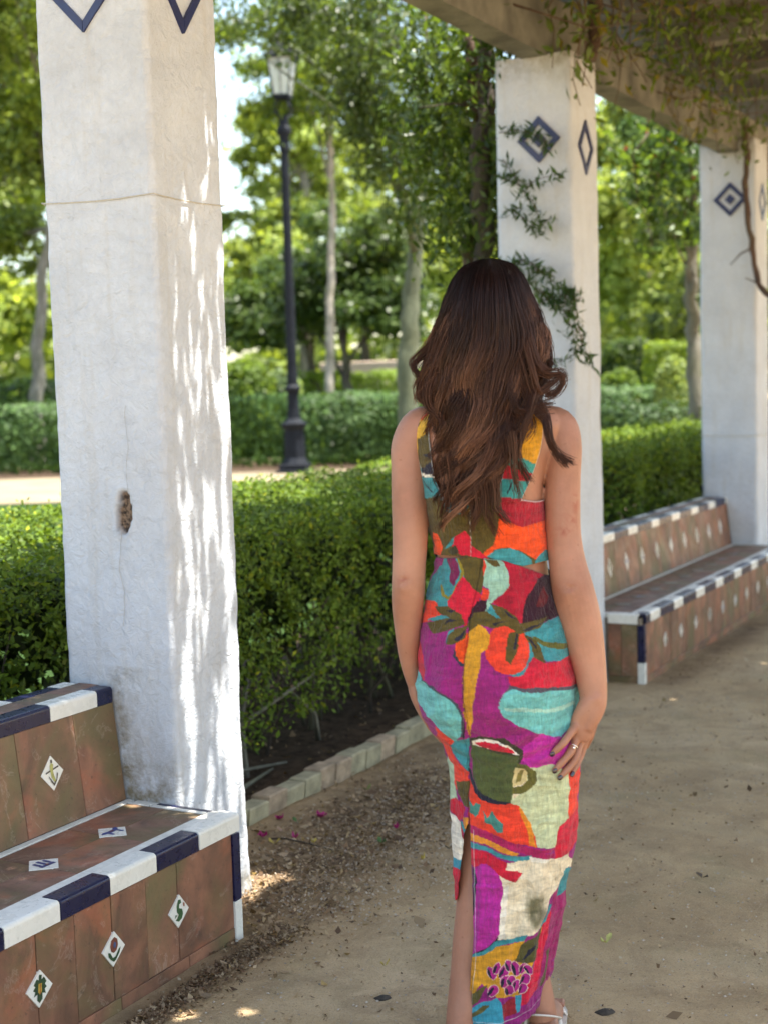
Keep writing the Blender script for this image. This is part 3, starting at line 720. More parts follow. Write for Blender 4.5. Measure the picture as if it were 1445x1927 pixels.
def stems(x0, x1, y0, y1, n, ztop, seed, r0=.010):
    r_ = random.Random(seed); parts = []
    for i in range(n):
        x = r_.uniform(x0, x1); y = r_.uniform(y0, y1); lean = (r_.uniform(-.25, .3), r_.uniform(-.4, .4))
        P = []; L = r_.uniform(.6, 1)*ztop
        for j in range(6):
            t = j/5; P.append((x+lean[0]*t*t+r_.uniform(-.02, .02), y+lean[1]*t+r_.uniform(-.02, .02), L*t+.005))
        parts.append(tube(P, np.linspace(r0, r0*.35, 6)*r_.uniform(.6, 1.3), 5))
    return merge(parts)
HC1, HC2 = (.05, .09, .012), (.155, .235, .025)
for (y0, y1, n, lab, s_) in ((1.2, 8.2, 98000, 'near clipped box hedge growing behind the near pillar and the kerb', 0), (8.5, 13.2, 30000, 'clipped box hedge behind the farther tiled bench', 7)):
    e = empty('box_hedge', (0, 0, 0), 0, lab, 'hedge', 'clipped hedges beside the pergola')
    zt = .965 if s_ == 0 else 1.02
    V, F, C = hedge_box(-4.25, -2.93, y0, y1, zt, n, .0135 if s_ == 0 else .019, HC1, HC2, .13, s_)
    o = mesh('foliage', V, F, HLEAF, e, col=C); o['kind'] = 'stuff'
    o = mesh('branches', *stems(-3.9, -3.02, y0, y1, 130 if s_ == 0 else 40, .75, 5+s_, .011), BARK, e, smooth=True); o['kind'] = 'stuff'
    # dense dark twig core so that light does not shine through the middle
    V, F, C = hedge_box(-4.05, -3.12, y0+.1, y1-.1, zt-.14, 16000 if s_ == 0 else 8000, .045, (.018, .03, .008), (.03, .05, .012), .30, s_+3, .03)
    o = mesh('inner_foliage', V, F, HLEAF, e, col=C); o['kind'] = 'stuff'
# generic bushy hedge in the (forward, right) frame of the garden
def bush(name, label, cat, c, half, n, size, c1, c2, rz=0, trunk=0, group=None, mt=None, boxy=.7, seed=0):
    e = empty(name, c, rz, label, cat, group)
    u = rng.normal(size=(n, 3)); u /= np.linalg.norm(u, axis=1, keepdims=True)
    p = 1/np.max(np.abs(u), axis=1)[:, None]*boxy+(1-boxy)
    P = u*p*np.array(half)*(1-np.abs(rng.normal(scale=.10, size=(n, 1))))
    P *= (1+.10*fbm(P+np.array(c)*.37, 1.6/max(.5, half[2]), 70+seed))[:, None]
    P[:, 2] += half[2]*1.0
    P = P[P[:, 2] > .05]; q = len(P); nn = P-np.array([0, 0, half[2]])+rng.normal(scale=.5*half[2], size=(q, 3)); nn[:, 2] += .2*half[2]
    t = tints(q, c1, c2, .3)*(1+.25*vn(P, 2.2, 80+seed))[:, None]
    V, F, C = leaves(P, nn, size*rng.uniform(.7, 1.3, q), t, .55, .3)
    o = mesh('foliage', V, F, mt or HLEAF, e, col=C); o['kind'] = 'stuff'
    return e
ang = math.atan2(ri.y, ri.x)
def fr(d, l, z=0): return (fh.x*d+ri.x*l, fh.y*d+ri.y*l, z)
DK1, DK2 = (.026, .055, .014), (.055, .105, .024)
BR1, BR2 = (.085, .15, .022), (.17, .25, .045)
for i, (l0, l1) in enumerate(((-16, -6.9), (-6.9, -2.6), (-2.6, 1.4), (1.4, 4.6))):
    bush('long_hedge', ['leafy hedge beyond the sand path at the left edge of the picture', 'leafy hedge behind the near pillar, beyond the sand path', 'dark leafy hedge directly behind the street lamp', 'dark hedge behind the woman\'s head, beyond the path'][i],
         'hedge', fr(18.75, (l0+l1)/2, .44), ((l1-l0)/2+.05, .8, .47), [16000, 9000, 14000, 9000][i], .042, (.028, .062, .018), (.075, .135, .035), ang, group='hedges beyond the sand path', boxy=.85, seed=i)
# long low kerb of the far bed
Pk = [(*fr(17.33, l, .40)[:2], .40) for l in np.linspace(-16, 4.4, 30)]
V, F = tube(Pk, .07, 6); tag(mesh('garden_kerb', V, F, M_plain('brown_brick_kerb', (.15, .10, .065), .9, var=.3, scale=4)), 'low brown kerb along the far side of the sand path', 'kerb')

# ------------------------------------------------------------------ street lamp
LX, LY = -9.022, 14.419
e = empty('street_lamp', (LX, LY, .43), R(20), 'tall dark iron street lamp with four sided glass lantern before the far hedge', 'street lamp')
mesh('plinth', *merge([slab((-.20, -.20, 0), (.40, 0, 0), (0, .40, 0), (0, 0, .07), .01), slab((-.165, -.165, .07), (.33, 0, 0), (0, .33, 0), (0, 0, .07), .01)]), IRON, e)
def ngon(prof, seg, rot): 
    V, F = lathe(prof, seg); c, s = math.cos(rot), math.sin(rot); return [(x*c-y*s, x*s+y*c, z) for x, y, z in V], F
mesh('base', *ngon([(.165, .14), (.15, .17), (.128, .21), (.120, .54), (.15, .58), (.165, .62), (.115, .64), (.085, .68)], 8, R(22.5)), IRON, e)
mesh('pole', *lathe([(.082, .68), (.07, .80), (.068, .98), (.095, 1.02), (.095, 1.05), (.068, 1.08), (.062, 1.3), (.058, 2), (.052, 3), (.047, 3.78), (.06, 3.82), (.06, 3.86), (.05, 3.92), (.07, 4.0), (.09, 4.02), (.09, 4.07), (.06, 4.10), (.05, 4.22)], 16), IRON, e, smooth=False)
for k_ in range(4):
    a = R(45+90*k_); c_, s_ = math.cos(a), math.sin(a)
    P = [(c_*r_, s_*r_, z) for r_, z in ((.045, 4.20), (.11, 4.24), (.13, 4.31), (.10, 4.37), (.09, 4.41))]
    mesh('scroll_bracket', *tube(P, .011, 6), IRON, e)
mesh('lantern_base', *ngon([(.10, 4.40), (.135, 4.42), (.135, 4.45), (.11, 4.46)], 4, R(45)), IRON, e)
for k_ in range(4):
    a, b_ = R(45+90*k_), R(135+90*k_)
    p = [Vector((.128*math.cos(a), .128*math.sin(a), 4.46)), Vector((.128*math.cos(b_), .128*math.sin(b_), 4.46)), Vector((.205*math.cos(b_), .205*math.sin(b_), 4.86)), Vector((.205*math.cos(a), .205*math.sin(a), 4.86))]
    nrm = (p[1]-p[0]).cross(p[3]-p[0]).normalized()
    V = [tuple(q_) for q_ in p]+[tuple(q_-nrm*.006) for q_ in p]
    mesh('lamp_pane', V, [(0, 1, 2, 3), (7, 6, 5, 4)]+[(i, i+4, (i+1) % 4+4, (i+1) % 4) for i in range(4)], GLASS, e)
    mesh('lantern_bar', *tube([p[0], p[3]], .011, 6), IRON, e)
    mesh('lantern_bar', *tube([(p[0]+p[1])/2, (p[2]+p[3])/2], .006, 6), IRON, e)
mesh('lamp_roof', *ngon([(.235, 4.86), (.24, 4.89), (.15, 5.02), (.12, 5.05), (.13, 5.08), (.07, 5.16), (.03, 5.20), (.035, 5.24), (.005, 5.32)], 4, R(45)), IRON, e)
mesh('bulb', *lathe([(.02, 4.47), (.025, 4.55), (.05, 4.62), (.055, 4.68), (.03, 4.75), (.005, 4.77)], 10), WMAT, e)

# ------------------------------------------------------------------ trees
def tree(name, label, trunk, rad, blobs, n, size, c1, c2, bark, group=None, limbs=True, mt=None, droop=.5, fill=1.0, seed=0):
    """trunk: world points; blobs: (centre, radii) ellipsoids filled with leaf clumps"""
    trunk = [(trunk[0][0], trunk[0][1], float(hgt(trunk[0][0], trunk[0][1]))-.05)]+list(trunk)
    o0 = Vector(trunk[0]); e = empty(name, o0, 0, label, 'tree', group); rt_ = random.Random(seed)
    T = [Vector(p)-o0 for p in trunk]
    # resample trunk with slight wobble
    P = []; 
    for i in range(len(T)-1):
        for j in range(5):
            p = T[i].lerp(T[i+1], j/5); P.append(p+Vector((rt_.uniform(-1, 1), rt_.uniform(-1, 1), 0))*rad*.25)
    P.append(T[-1]); n_ = len(P)
    rr_ = np.linspace(rad, rad*.4, n_); rr_[0] *= 1.45; rr_[1] *= 1.12
    mesh('trunk', *tube(P, rr_, 12), bark, e, smooth=True)
    lp = []
    if limbs:
        for c, h in blobs:
            st = P[int(n_*rt_.uniform(.5, .95))]; c_ = Vector(c)-o0; pts = []
            for j in range(7):
                t = j/6; p = st.lerp(c_, t); p.z += math.sin(t*math.pi)*.12*(c_-st).length; pts.append(p+Vector((rt_.uniform(-1, 1), rt_.uniform(-1, 1), rt_.uniform(-1, 1)))*rad*.5*t)
            lp.append(tube(pts, np.linspace(rad*.38, rad*.07, 7), 6))
            for q_ in range(3):
                st2 = pts[rt_.randint(2, 5)]; en = c_+Vector([rt_.uniform(-1, 1)*h[i]*.8 for i in range(3)])
                pp = [st2.lerp(en, t/4)+Vector((rt_.uniform(-1, 1), rt_.uniform(-1, 1), rt_.uniform(-1, 1)))*rad*.3*(t/4) for t in range(5)]
                lp.append(tube(pp, np.linspace(rad*.16, rad*.04, 5), 5))
        ol = mesh('limbs', *merge(lp), BARKG if bark is BARKP else bark, e, smooth=True)
    vol = np.array([h[0]*h[1]*h[2] for c, h in blobs])**.75; vol /= vol.sum(); out = []; n = int(n*1.5); size = size*.80
    for (c, h), wv in zip(blobs, vol):
        m_ = int(n*wv); h = np.array(h); c_ = np.array(c)-np.array(o0)
        K = max(6, int(9*(h.prod()**(1/3))/.5*fill))
        cc = rng.normal(size=(K, 3)); cc /= np.linalg.norm(cc, axis=1, keepdims=True); cc *= rng.random((K, 1))**.45
        cc = cc*h*.92; cr = rng.uniform(.20, .46, K)*h.mean()**.6*.85
        idx = rng.integers(0, K, m_)
        u = rng.normal(size=(m_, 3)); u /= np.linalg.norm(u, axis=1, keepdims=True); rad_ = rng.random((m_, 1))**.5; rad_ = np.where(rng.random((m_, 1)) < .22, rad_*2.1, rad_)
        Pn = c_+cc[idx]+u*rad_*cr[idx][:, None]*np.array([1.15, 1.15, .75])
        nn = u+rng.normal(scale=.5, size=(m_, 3)); nn[:, 2] += .5
        t = tints(m_, c1, c2, .2)*(rng.uniform(.75, 1.25, K)[idx])[:, None]
        out.append(leaves(Pn, nn, size*rng.uniform(.65, 1.35, m_), t, .5, .3, droop))
    V, F, C = join(out)
    o = mesh('crown', V, F, mt or LEAF, e, col=C); o['kind'] = 'stuff'
    return e
def col_trunk(base, top): return [base, tuple((a+b)/2+.0 for a, b in zip(base, top)), top]
YG1, YG2 = (.15, .21, .035), (.36, .44, .10)
MG1, MG2 = (.075, .125, .018), (.22, .29, .045)
DG1, DG2 = (.022, .045, .012), (.055, .09, .02)
# slender pale trunk behind the lamp
tree('garden_tree', 'slender tree with a pale bare trunk just right of the street lamp',
     [(-11.747, 19.865, 1.164), (-11.76, 20.034, 2.92), (-11.788, 20.271, 4.302), (-11.821, 20.283, 5.749), (-11.997, 20.334, 7.211)], .085,
     [((-11.981, 20.248, 6.268), (1.3, 1.3, .9)), ((-11.135, 20.167, 6.563), (1.1, 1.1, .8)), ((-12.527, 20.048, 7.229), (1.2, 1.2, .7))], 5200, .085, MG1, MG2, BARKP, mt=FARLEAF, seed=1)
# left tree
tree('garden_tree', 'leaning dark trunk tree seen past the left edge of the near pillar',
     [(-13.848, 15.311, 1.321), (-13.823, 15.41, 2.176), (-13.775, 15.548, 3.292), (-13.611, 15.763, 4.553), (-13.515, 15.949, 5.891)], .115,
     [((-13.534, 14.819, 6.116), (1.6, 1.4, 1.0)), ((-13.96, 15.612, 4.937), (1.1, 1.1, .7)), ((-14.966, 15.54, 3.977), (.9, 1.1, .5)), ((-14.839, 16.138, 3.553), (.8, .8, .45)), ((-13.394, 16.082, 6.557), (1.2, 1.2, .8)), ((-12.924, 14.07, 6.746), (1.6, 1.6, .8))], 15000, .075, MG1, MG2, BARKG, mt=LEAF, seed=2)
tree('garden_tree', 'bright yellow green tree far behind the left trunk',
     [(-22.363, 23.252, 1.337), (-22.431, 23.631, 5.496)], .13,
     [((-22.138, 23.87, 6.294), (2.2, 2, 1.6)), ((-20.79, 23.186, 3.547), (1.6, 1.6, .9)), ((-20.567, 22.116, 3.061), (1.4, 1.4, .8)), ((-22.886, 23.674, 8.397), (2, 2, 1.5)), ((-23.043, 25.816, 7.819), (1.8, 1.8, 1.6))], 13000, .13, YG1, YG2, BARK, mt=FARLEAF, seed=3)
# light tree behind the lamp
tree('garden_tree', 'sunlit yellow green tree behind the street lamp, beside the gap of blue sky',
     [(-17.348, 28.266, 1.363), (-17.358, 28.654, 5.296), (-17.494, 28.753, 7.021)], .16,
     [((-17.935, 28.552, 7.405), (1.1, 1.2, 1.0)), ((-17.655, 27.222, 4.015), (1.3, 1.3, 1.1)), ((-17.575, 28.537, 5.303), (1.4, 1.3, 1.3)), ((-17.569, 29.82, 6.669), (1.4, 1.4, 1.5)), ((-17.492, 26.046, 2.793), (.9, .9, .6)), ((-18.542, 27.953, 4.721), (.7, .9, .7)), ((-19.027, 29.057, 6.97), (.6, .8, .8)), ((-19.584, 28.604, 5.469), (.45, .6, .35)), ((-18.852, 27.687, 3.747), (.8, .9, .7))], 12500, .125, YG1, YG2, BARKG, mt=FARLEAF, seed=4)
# dense dark trees in the middle
tree('garden_tree', 'dense dark green tree with two dark trunks between the lamp and the woman',
     [(-12.465, 21.766, 1.222), (-12.516, 21.799, 1.829), (-12.629, 21.822, 2.67)], .12,
     [((-12.229, 22.112, 3.402), (1.2, 1.2, 1.0)), ((-13.397, 22.591, 3.115), (1.0, 1.1, .75)), ((-11.888, 22.222, 2.646), (.9, 1, .7)), ((-14.347, 23.165, 2.59), (.9, .9, .5)), ((-12.738, 22.488, 4.21), (1.0, 1.1, .6))], 15000, .085, (.035, .065, .014), (.08, .125, .024), BARK, mt=LEAF, seed=5)
tree('garden_tree', 'small dark trunk tree leaning left, beside the street lamp',
     [(-13.988, 23.233, 1.321), (-14.113, 23.221, 1.879), (-14.187, 23.251, 2.585)], .13, [((-15.072, 23.981, 3.265), (1.0, 1.1, .8)), ((-15.711, 23.594, 2.869), (.8, .9, .6)), ((-14.53, 24.336, 3.872), (.9, .9, .6))], 8000, .095, (.04, .075, .014), (.10, .155, .03), BARK, mt=LEAF, seed=6)
# large ivy green trunk with overhanging branches (near)
big = tree('garden_tree', 'large greenish trunk tree left of the woman\'s head, its branches hanging over the garden',
     [(-6.929, 13.345, 1.183), (-6.926, 13.445, 2.161), (-6.897, 13.528, 2.83), (-6.815, 13.673, 3.833), (-6.833, 13.775, 4.951)], .125,
     [((-6.542, 12.647, 3.524), (.62, .7, .8)), ((-5.864, 10.823, 4.443), (1.0, .9, .65)), ((-5.742, 9.751, 4.492), (.85, .8, .36)), ((-5.787, 11.972, 4.093), (.8, .8, .9)), ((-6.854, 10.303, 4.632), (.6, .6, .30)), ((-6.322, 11.683, 4.11), (.55, .6, .45)), ((-5.931, 11.29, 3.77), (.6, .6, .6)), ((-5.694, 10.323, 4.235), (.5, .5, .35))],
     15500, .033, (.024, .045, .010), (.085, .125, .022), BARKM, mt=LEAF, droop=1.2, fill=1.5, seed=8)
# right side
tree('garden_tree', 'bright yellow green tree filling the gap right of the vine covered pillar',
     [(-9.461, 29.162, 1.721), (-9.455, 29.433, 4.403), (-9.68, 29.48, 6.086)], .16,
     [((-10.078, 29.287, 6.323), (1.2, 1.2, 1.4)), ((-9.414, 28.229, 3.557), (1.3, 1.2, 1.1)), ((-9.368, 30.667, 4.834), (1.1, 1.1, 1.3)), ((-9.294, 27.27, 4.743), (.8, .8, .9)), ((-8.613, 27.419, 2.53), (1.0, .9, .5))], 15000, .11, YG1, YG2, BARKG, mt=FARLEAF, seed=9)
tree('garden_tree', 'smooth grey trunk tree standing beside the farthest pillar',
     [(-3.551, 12.311, 1.038), (-3.584, 12.368, 1.784), (-3.575, 12.304, 2.244), (-3.588, 12.468, 2.808), (-3.624, 12.518, 3.508)], .085,
     [((-3.683, 12.227, 3.204), (.42, .45, .45)), ((-3.913, 12.367, 3.564), (.4, .4, .3)), ((-3.565, 12.13, 2.732), (.25, .3, .25)), ((-3.502, 12.593, 3.597), (.4, .4, .4))], 5200, .038, DG1, (.08, .14, .025), BARKG, mt=LEAF, droop=1.0, seed=10)
tree('garden_tree', 'dark green tree seen low behind the farthest pillar',
     [(-6.221, 24.031, 1.354), (-6.214, 24.232, 3.321)], .12, [((-6.369, 24.13, 3.147), (1.2, 1.2, 1.2)), ((-7.486, 25.746, 2.533), (1.0, 1.0, .8)), ((-7.667, 24.857, 6.045), (1.4, 1.2, .8))], 9000, .09, DG1, MG2, BARK, mt=LEAF, seed=11)
tree('garden_tree', 'mid green tree crown rising above and behind the lamp lantern',
     [(-18.538, 33.326, 1.302), (-18.639, 33.894, 7.533)], .2, [((-18.508, 33.923, 7.104), (2.0, 2, 1.5)), ((-17.258, 33.249, 5.001), (1.9, 1.6, 1.5)), ((-16.194, 34.017, 6.895), (2.0, 2, 1.6)), ((-15.127, 33.21, 4.447), (2, 2, 1.6))], 8500, .13, (.12, .17, .02), YG2, BARK, mt=FARLEAF, seed=12)
# low sunny shrubs and a sunlit clipped hedge
def shrub(px, label, size, n, leaf, c1, c2, seed, boxy=.3, rz=0, mt=None):
    g0 = float(hgt(px[0], px[1]))-.03; hz_ = (px[2]+2*size[2]-g0)/2
    bush('shrub', label, 'shrub', (px[0], px[1], g0), (size[0], size[1], hz_), int(n*1.6), leaf, c1, c2, rz, boxy=boxy, seed=seed, mt=mt or FARLEAF)
shrub((-11.797, 17.559, 1.224), 'bright leafy shrub between the near pillar and the lamp post, behind the far hedge', (.45, .45, .36), 3500, .05, BR1, BR2, 1)
shrub((-11.653, 18.207, 1.204), 'pale spiky leaved shrub touching the lamp post, behind the far hedge', (.35, .35, .27), 2500, .05, (.11, .17, .08), (.2, .27, .12), 2)
shrub((-15.291, 16.814, 1.351), 'dark low shrub at the foot of the leaning trunk', (1.0, .6, .2), 3000, .05, DK1, DK2, 3)
shrub((-13.078, 23.7, 1.04), 'brilliant yellow green clipped hedge in full sun behind the dark trunks', (1.35, .7, .36), 7000, .05, (.14, .22, .02), (.22, .32, .04), 4, .9, ang)
shrub((-14.483, 24.075, 1.003), 'small sunlit patch of clipped hedge right of the lamp post', (.75, .6, .33), 3500, .05, (.14, .22, .02), (.22, .32, .04), 5, .9, ang)
shrub((-5.992, 19.575, 1.248), 'square clipped yellow green bush left of the grey trunk', (.32, .4, .37), 4500, .035, (.12, .19, .02), (.22, .30, .04), 6, .9, ang)
shrub((-5.057, 16.645, 1.15), 'pale leafed shrub in front of the square clipped bush', (.22, .3, .30), 2500, .035, (.13, .19, .06), (.24, .30, .1), 7)
shrub((-6.297, 18.258, 1.172), 'low leafy shrub beside the edge of the vine covered pillar', (.3, .3, .24), 2600, .035, BR1, BR2, 8)
shrub((-7.762, 23.199, 1.405), 'darker green shrub above the long dark hedge at right', (.6, .5, .42), 3000, .05, DK1, (.09, .14, .03), 9)
bush('long_hedge', 'dark clipped hedge crossing behind the grey trunk, right of the woman', 'hedge', (*(-4.403, 13.542), .0), (1.6, .4, .60), 14000, .028, (.022, .048, .016), (.05, .09, .026), ang, group='hedges beyond the sand path', boxy=.9, seed=9)
# bougainvillea branch with red flowers
def spray(name, label, cat, paths, leaf, c1, c2, n, stem_r, mtl=LEAF, lance=.22, flower=None, stemmat=BARKR, spread=.05, group=None):
    o0 = Vector(paths[0][0]); e = empty(name, o0, 0, label, cat, group)
    mesh('stem', *merge([tube([Vector(p)-o0 for p in P], np.linspace(stem_r, stem_r*.4, len(P)), 6) for P in paths]), stemmat, e, smooth=True)
    C = []; T = []
    seg = [(np.array(P[i])-np.array(o0), np.array(P[i+1])-np.array(o0)) for P in paths for i in range(len(P)-1)]
    L = np.array([np.linalg.norm(b-a) for a, b in seg]); L /= L.sum()
    idx = rng.choice(len(seg), n, p=L); t = rng.random(n)
    A = np.array([s[0] for s in seg])[idx]; B = np.array([s[1] for s in seg])[idx]
    C = A+(B-A)*t[:, None]+rng.normal(scale=spread, size=(n, 3))
    nn = rng.normal(size=(n, 3)); nn[:, 2] += .6; nn[:, 0] += .3
    V, F, Cc = leaves(C, nn, leaf*rng.uniform(.6, 1.3, n), tints(n, c1, c2, .3), lance, .25, .8)
    o = mesh('leaves', V, F, mtl, e, col=Cc); o['kind'] = 'stuff'
    if flower:
        m_, fc, fs = flower; i2 = rng.choice(n, m_); V, F, Cc = leaves(C[i2]+rng.normal(scale=.04, size=(m_, 3)), rng.normal(size=(m_, 3)), fs*rng.uniform(.6, 1.2, m_), tints(m_, fc, fc, .3), .8, .4)
        o = mesh('flowers', V, F, mtl, e, col=Cc); o['kind'] = 'stuff'
    return e
spray('flowering_creeper', 'trailing creeper with a few red flowers hanging beyond the long beam at right', 'climbing plant',
      [[(-3.194, 11.042, 3.548), (-3.368, 10.907, 3.144), (-3.552, 10.998, 2.762), (-3.429, 10.801, 2.409)], [(-3.229, 11.015, 3.467), (-3.185, 10.994, 3.015), (-3.25, 10.91, 2.526)], [(-3.48, 10.867, 3.353), (-3.586, 10.793, 3.192), (-3.544, 10.779, 2.822)]],
      .045, (.04, .08, .014), (.12, .19, .03), 900, .012, lance=.5, spread=.10, flower=(9, (.34, .012, .04), .03))
# dense wood far behind everything
n = 46000; th = rng.uniform(-1.0, .75, n)+R(0); d_ = rng.uniform(44, 60, n); zz = rng.random(n)
ph = -R(28.53)+th
hmax = 5.0+1.8*np.sin(th*9)+1.4*np.sin(th*23+1)
P = np.c_[np.sin(ph)*d_, np.cos(ph)*d_, zz*hmax+.2]
lump = fbm(P, .22, 5)+.5*fbm(P, .7, 9); hole = (th > math.atan2(400-722, 2672)) & (th < math.atan2(478-722, 2672)) & (P[:, 2] > 4.6)
k_ = (lump > -.35) & ~hole; P = P[k_]; n = len(P)
nn = rng.normal(size=(n, 3)); nn[:, 2] += .8; nn[:, 1] -= .5
V, F, C = leaves(P, nn, .30*rng.uniform(.6, 1.3, n), tints(n, (.06, .10, .02), (.22, .28, .05), .3)*(1+.35*vn(P, .5, 4))[:, None], .7, .3)
tag(mesh('distant_wood', V, F, FARLEAF, col=C), 'mass of distant sunlit trees closing the view', 'trees', kind='stuff')
V, F = merge([slab((*[a_ for a_ in fr(36, l, 0)[:2]], -.2), (3.2, 0, 0), (0, .5, 0), (0, 0, h_), .02) for l, h_ in ((-1.5, 2.3),)])
tag(mesh('garden_wall', V, F, M_plain('pinkish_wall', (.55, .42, .34), .9, var=.1, scale=2)), 'pale pinkish wall glimpsed between the far tree trunks', 'wall')

# ------------------------------------------------------------------ canopy of climbing plants over the pergola
n = 165000
cx = rng.uniform(-2.6, .65, n); cy = rng.uniform(1.2, 14, n); P = np.c_[cx, cy, 3.44+np.abs(rng.normal(scale=.10, size=n))]
P2 = P.copy(); P2[:, 2] = 0
dens = fbm(P2, 1.6, 91)
keep = np.ones(n, bool)
# clearing above the near pillar's path side: sun reaches that face as small flecks
def hit(Q): s = (P[:, 2]-Q[2])/sd.z; return P[:, 0]-sd.x*s-Q[0], P[:, 1]-sd.y*s-Q[1]
xf = (P[:, 2]-0)/1.0
# where would the sun ray through this leaf meet the plane x = CX1 (z) ?
tt = (P[:, 0]-CX1)/sd.x; zh = P[:, 2]-sd.z*tt; yh = P[:, 1]-sd.y*tt
onface = (tt > 0) & (zh > -.35) & (zh < 2.45) & (yh > 2.95) & (yh < 3.48)
fl = fbm(np.c_[yh*26, zh*5.0, zh*0], 1.0, 95)
lit = sstep(-.05, .35, (2.15-zh)/2.2*.9+(yh-3.12)*1.6+.10)
keep &= ~(onface & (fl+.95*lit > .42))
keep &= ~((tt > -.25) & (P[:, 0] > -2.42) & (P[:, 0] < -1.30) & (yh > 2.90) & (yh < 3.52))
# flecks on the ground at the lower left and a few elsewhere
tg = P[:, 2]/sd.z; gxh = P[:, 0]-sd.x*tg; gyh = P[:, 1]-sd.y*tg
for (fx, fy, ra) in ((-1.961, 2.571, .055), (-1.853, 2.652, .05), (-1.90, 2.52, .04), (-2.06, 3.306, .022), (-2.36, 2.47, .035)):
    zf = .334 if fx < -2.3 else 0
    tg = (P[:, 2]-zf)/sd.z; gxh = P[:, 0]-sd.x*tg; gyh = P[:, 1]-sd.y*tg
    keep &= ~(((gxh-fx)**2+(gyh-fy)**2*1.0) < (ra*(1+.35*np.sin(6*np.arctan2(gyh-fy, gxh-fx))))**2)
P = P[keep]; n_big = len(P)
nf = 75000  # tiny leaves added below the roof, patterned to throw sun flecks on the pillar
Pf = np.c_[rng.uniform(-2.36, -1.36, nf), rng.uniform(2.84, 3.62, nf), 3.08+rng.uniform(0, .09, nf)]
tt = (Pf[:, 0]-CX1)/sd.x; zh = Pf[:, 2]-sd.z*tt; yh = Pf[:, 1]-sd.y*tt
fl = fbm(np.c_[yh*56+zh*3, zh*11, zh*0], 1.0, 95)*1.0+.35*fbm(np.c_[yh*9, zh*1.4, zh*0], 1.0, 97)
lit = interp(zh, [-.4, .3, .75, 1.2, 1.8, 2.2, 2.45], [1.1, .85, .62, .42, .25, -.12, -1.2])+(yh-3.16)*1.9
lit = lit-.9*((zh < .95) & (zh > .3) & (yh > 3.10+.22*(zh-.3)) & (yh < 3.15+.22*(zh-.3)))
kf_ = ~((fl+lit > .36) & (zh < 2.5)); Pf = Pf[kf_]
P = np.r_[P, Pf]; n = len(P); szz = np.r_[np.full(n_big, .055), np.full(len(Pf), .0125)]
nn = rng.normal(scale=.6, size=(n, 3)); nn[:, 2] += 1.0
V, F, C = leaves(P, nn, szz*rng.uniform(.7, 1.3, n), tints(n, (.03, .055, .012), (.07, .11, .02), .3), .5, .3)
tag(mesh('vine_canopy', V, F, LEAF, col=C), 'dense roof of climbing plants lying on the cross beams, with an added fine leaf layer that shapes the sun flecks', 'climbing plants', kind='stuff')

# vines hanging at the upper right, over the long beam
rv = random.Random(12); vs_ = []
def hang(p, L, n_, amp=.05):
    P = [p]; 
    for i in range(n_): p = (p[0]+rv.uniform(-amp, amp), p[1]+rv.uniform(-amp, amp), p[2]-L/n_); P.append(p)
    return P
pts = [(-2.2, 6.028, 2.944), (-2.1, 6.271, 3.047), (-2.1, 6.908, 3.078), (-1.9, 6.026, 3.012), (-1.9, 6.848, 3.088), (-2.2, 7.611, 3.035), (-2.2, 8.135, 3.007), (-2.0, 7.942, 3.123), (-1.7, 6.957, 3.131), (-2.25, 8.798, 2.992), (-2.33, 7.849, 2.948), (-2.33, 6.712, 2.997), (-1.8, 6.668, 3.11)]
labs = ['hanging vine sprig beside the top of the vine covered pillar', 'vine strand hanging under the first cross beam', 'vine strand below the second cross beam', 'vine strand at the top edge, between the cross beams', 'long vine strand hanging from the second cross beam', 'leafy vine clump over the long beam, midway to the farthest pillar',
        'leafy vine clump just before the farthest pillar', 'vine strand hanging at the right edge above the farthest pillar', 'vine strand in the top right corner', 'leafy tuft of vine on top of the farthest pillar', 'yellowish vine leaves trailing down the side of the long beam', 'small vine tuft where the long beam meets the vine covered pillar', 'thin vine strand at the top edge near the right corner']
for i, p in enumerate(pts):
    top = (p[0], p[1], 3.35); L = top[2]-p[2]+.22
    paths = [hang((top[0]+rv.uniform(-.1, .1), top[1]+rv.uniform(-.15, .15), top[2]), max(.3, L*rv.uniform(.8, 1.1)), 6) for _ in range(4)]
    yel = i in (1, 10); paths.append([(p[0]-.25, p[1]-.3, p[2]+.12), (p[0], p[1], p[2]+.04), (p[0]+.2, p[1]+.3, p[2]+.1)])
    spray('hanging_vine', labs[i], 'climbing plant', paths, .030, (.06, .10, .012) if not yel else (.16, .15, .02), (.12, .18, .025) if not yel else (.20, .17, .03), 120, .005, spread=.055, lance=.38, group='vines hanging from the pergola roof')
# stout vine stems
def stem(name, label, P, r, bark, twigs=0, seed=0):
    o0 = Vector(P[0]); e = empty(name, o0, 0, label, 'climbing plant', 'vine stems climbing the pergola'); rs = random.Random(seed)
    Q = []
    for i in range(len(P)-1):
        for j in range(5): Q.append(Vector(P[i]).lerp(Vector(P[i+1]), j/5)-o0+Vector((rs.uniform(-1, 1), rs.uniform(-1, 1), 0))*r*.35)
    Q.append(Vector(P[-1])-o0); mesh('trunk', *tube(Q, np.linspace(r, r*.75, len(Q))*(1+.12*np.sin(np.arange(len(Q))*1.7)), 10), bark, e, smooth=True)
    parts = []
    for k in range(twigs):
        s = rs.choice(Q[3:]); d = Vector((rs.uniform(-.3, .1), rs.uniform(-.3, .3), rs.uniform(-.1, .3))); parts.append(tube([s, s+d*.5+Vector((0, 0, .02)), s+d], [.008, .006, .003], 5))
    if parts: [mesh('twig', *p_, bark, e, smooth=True) for p_ in parts]
    return e
B0 = (-2.86, 6.338, 2.525)
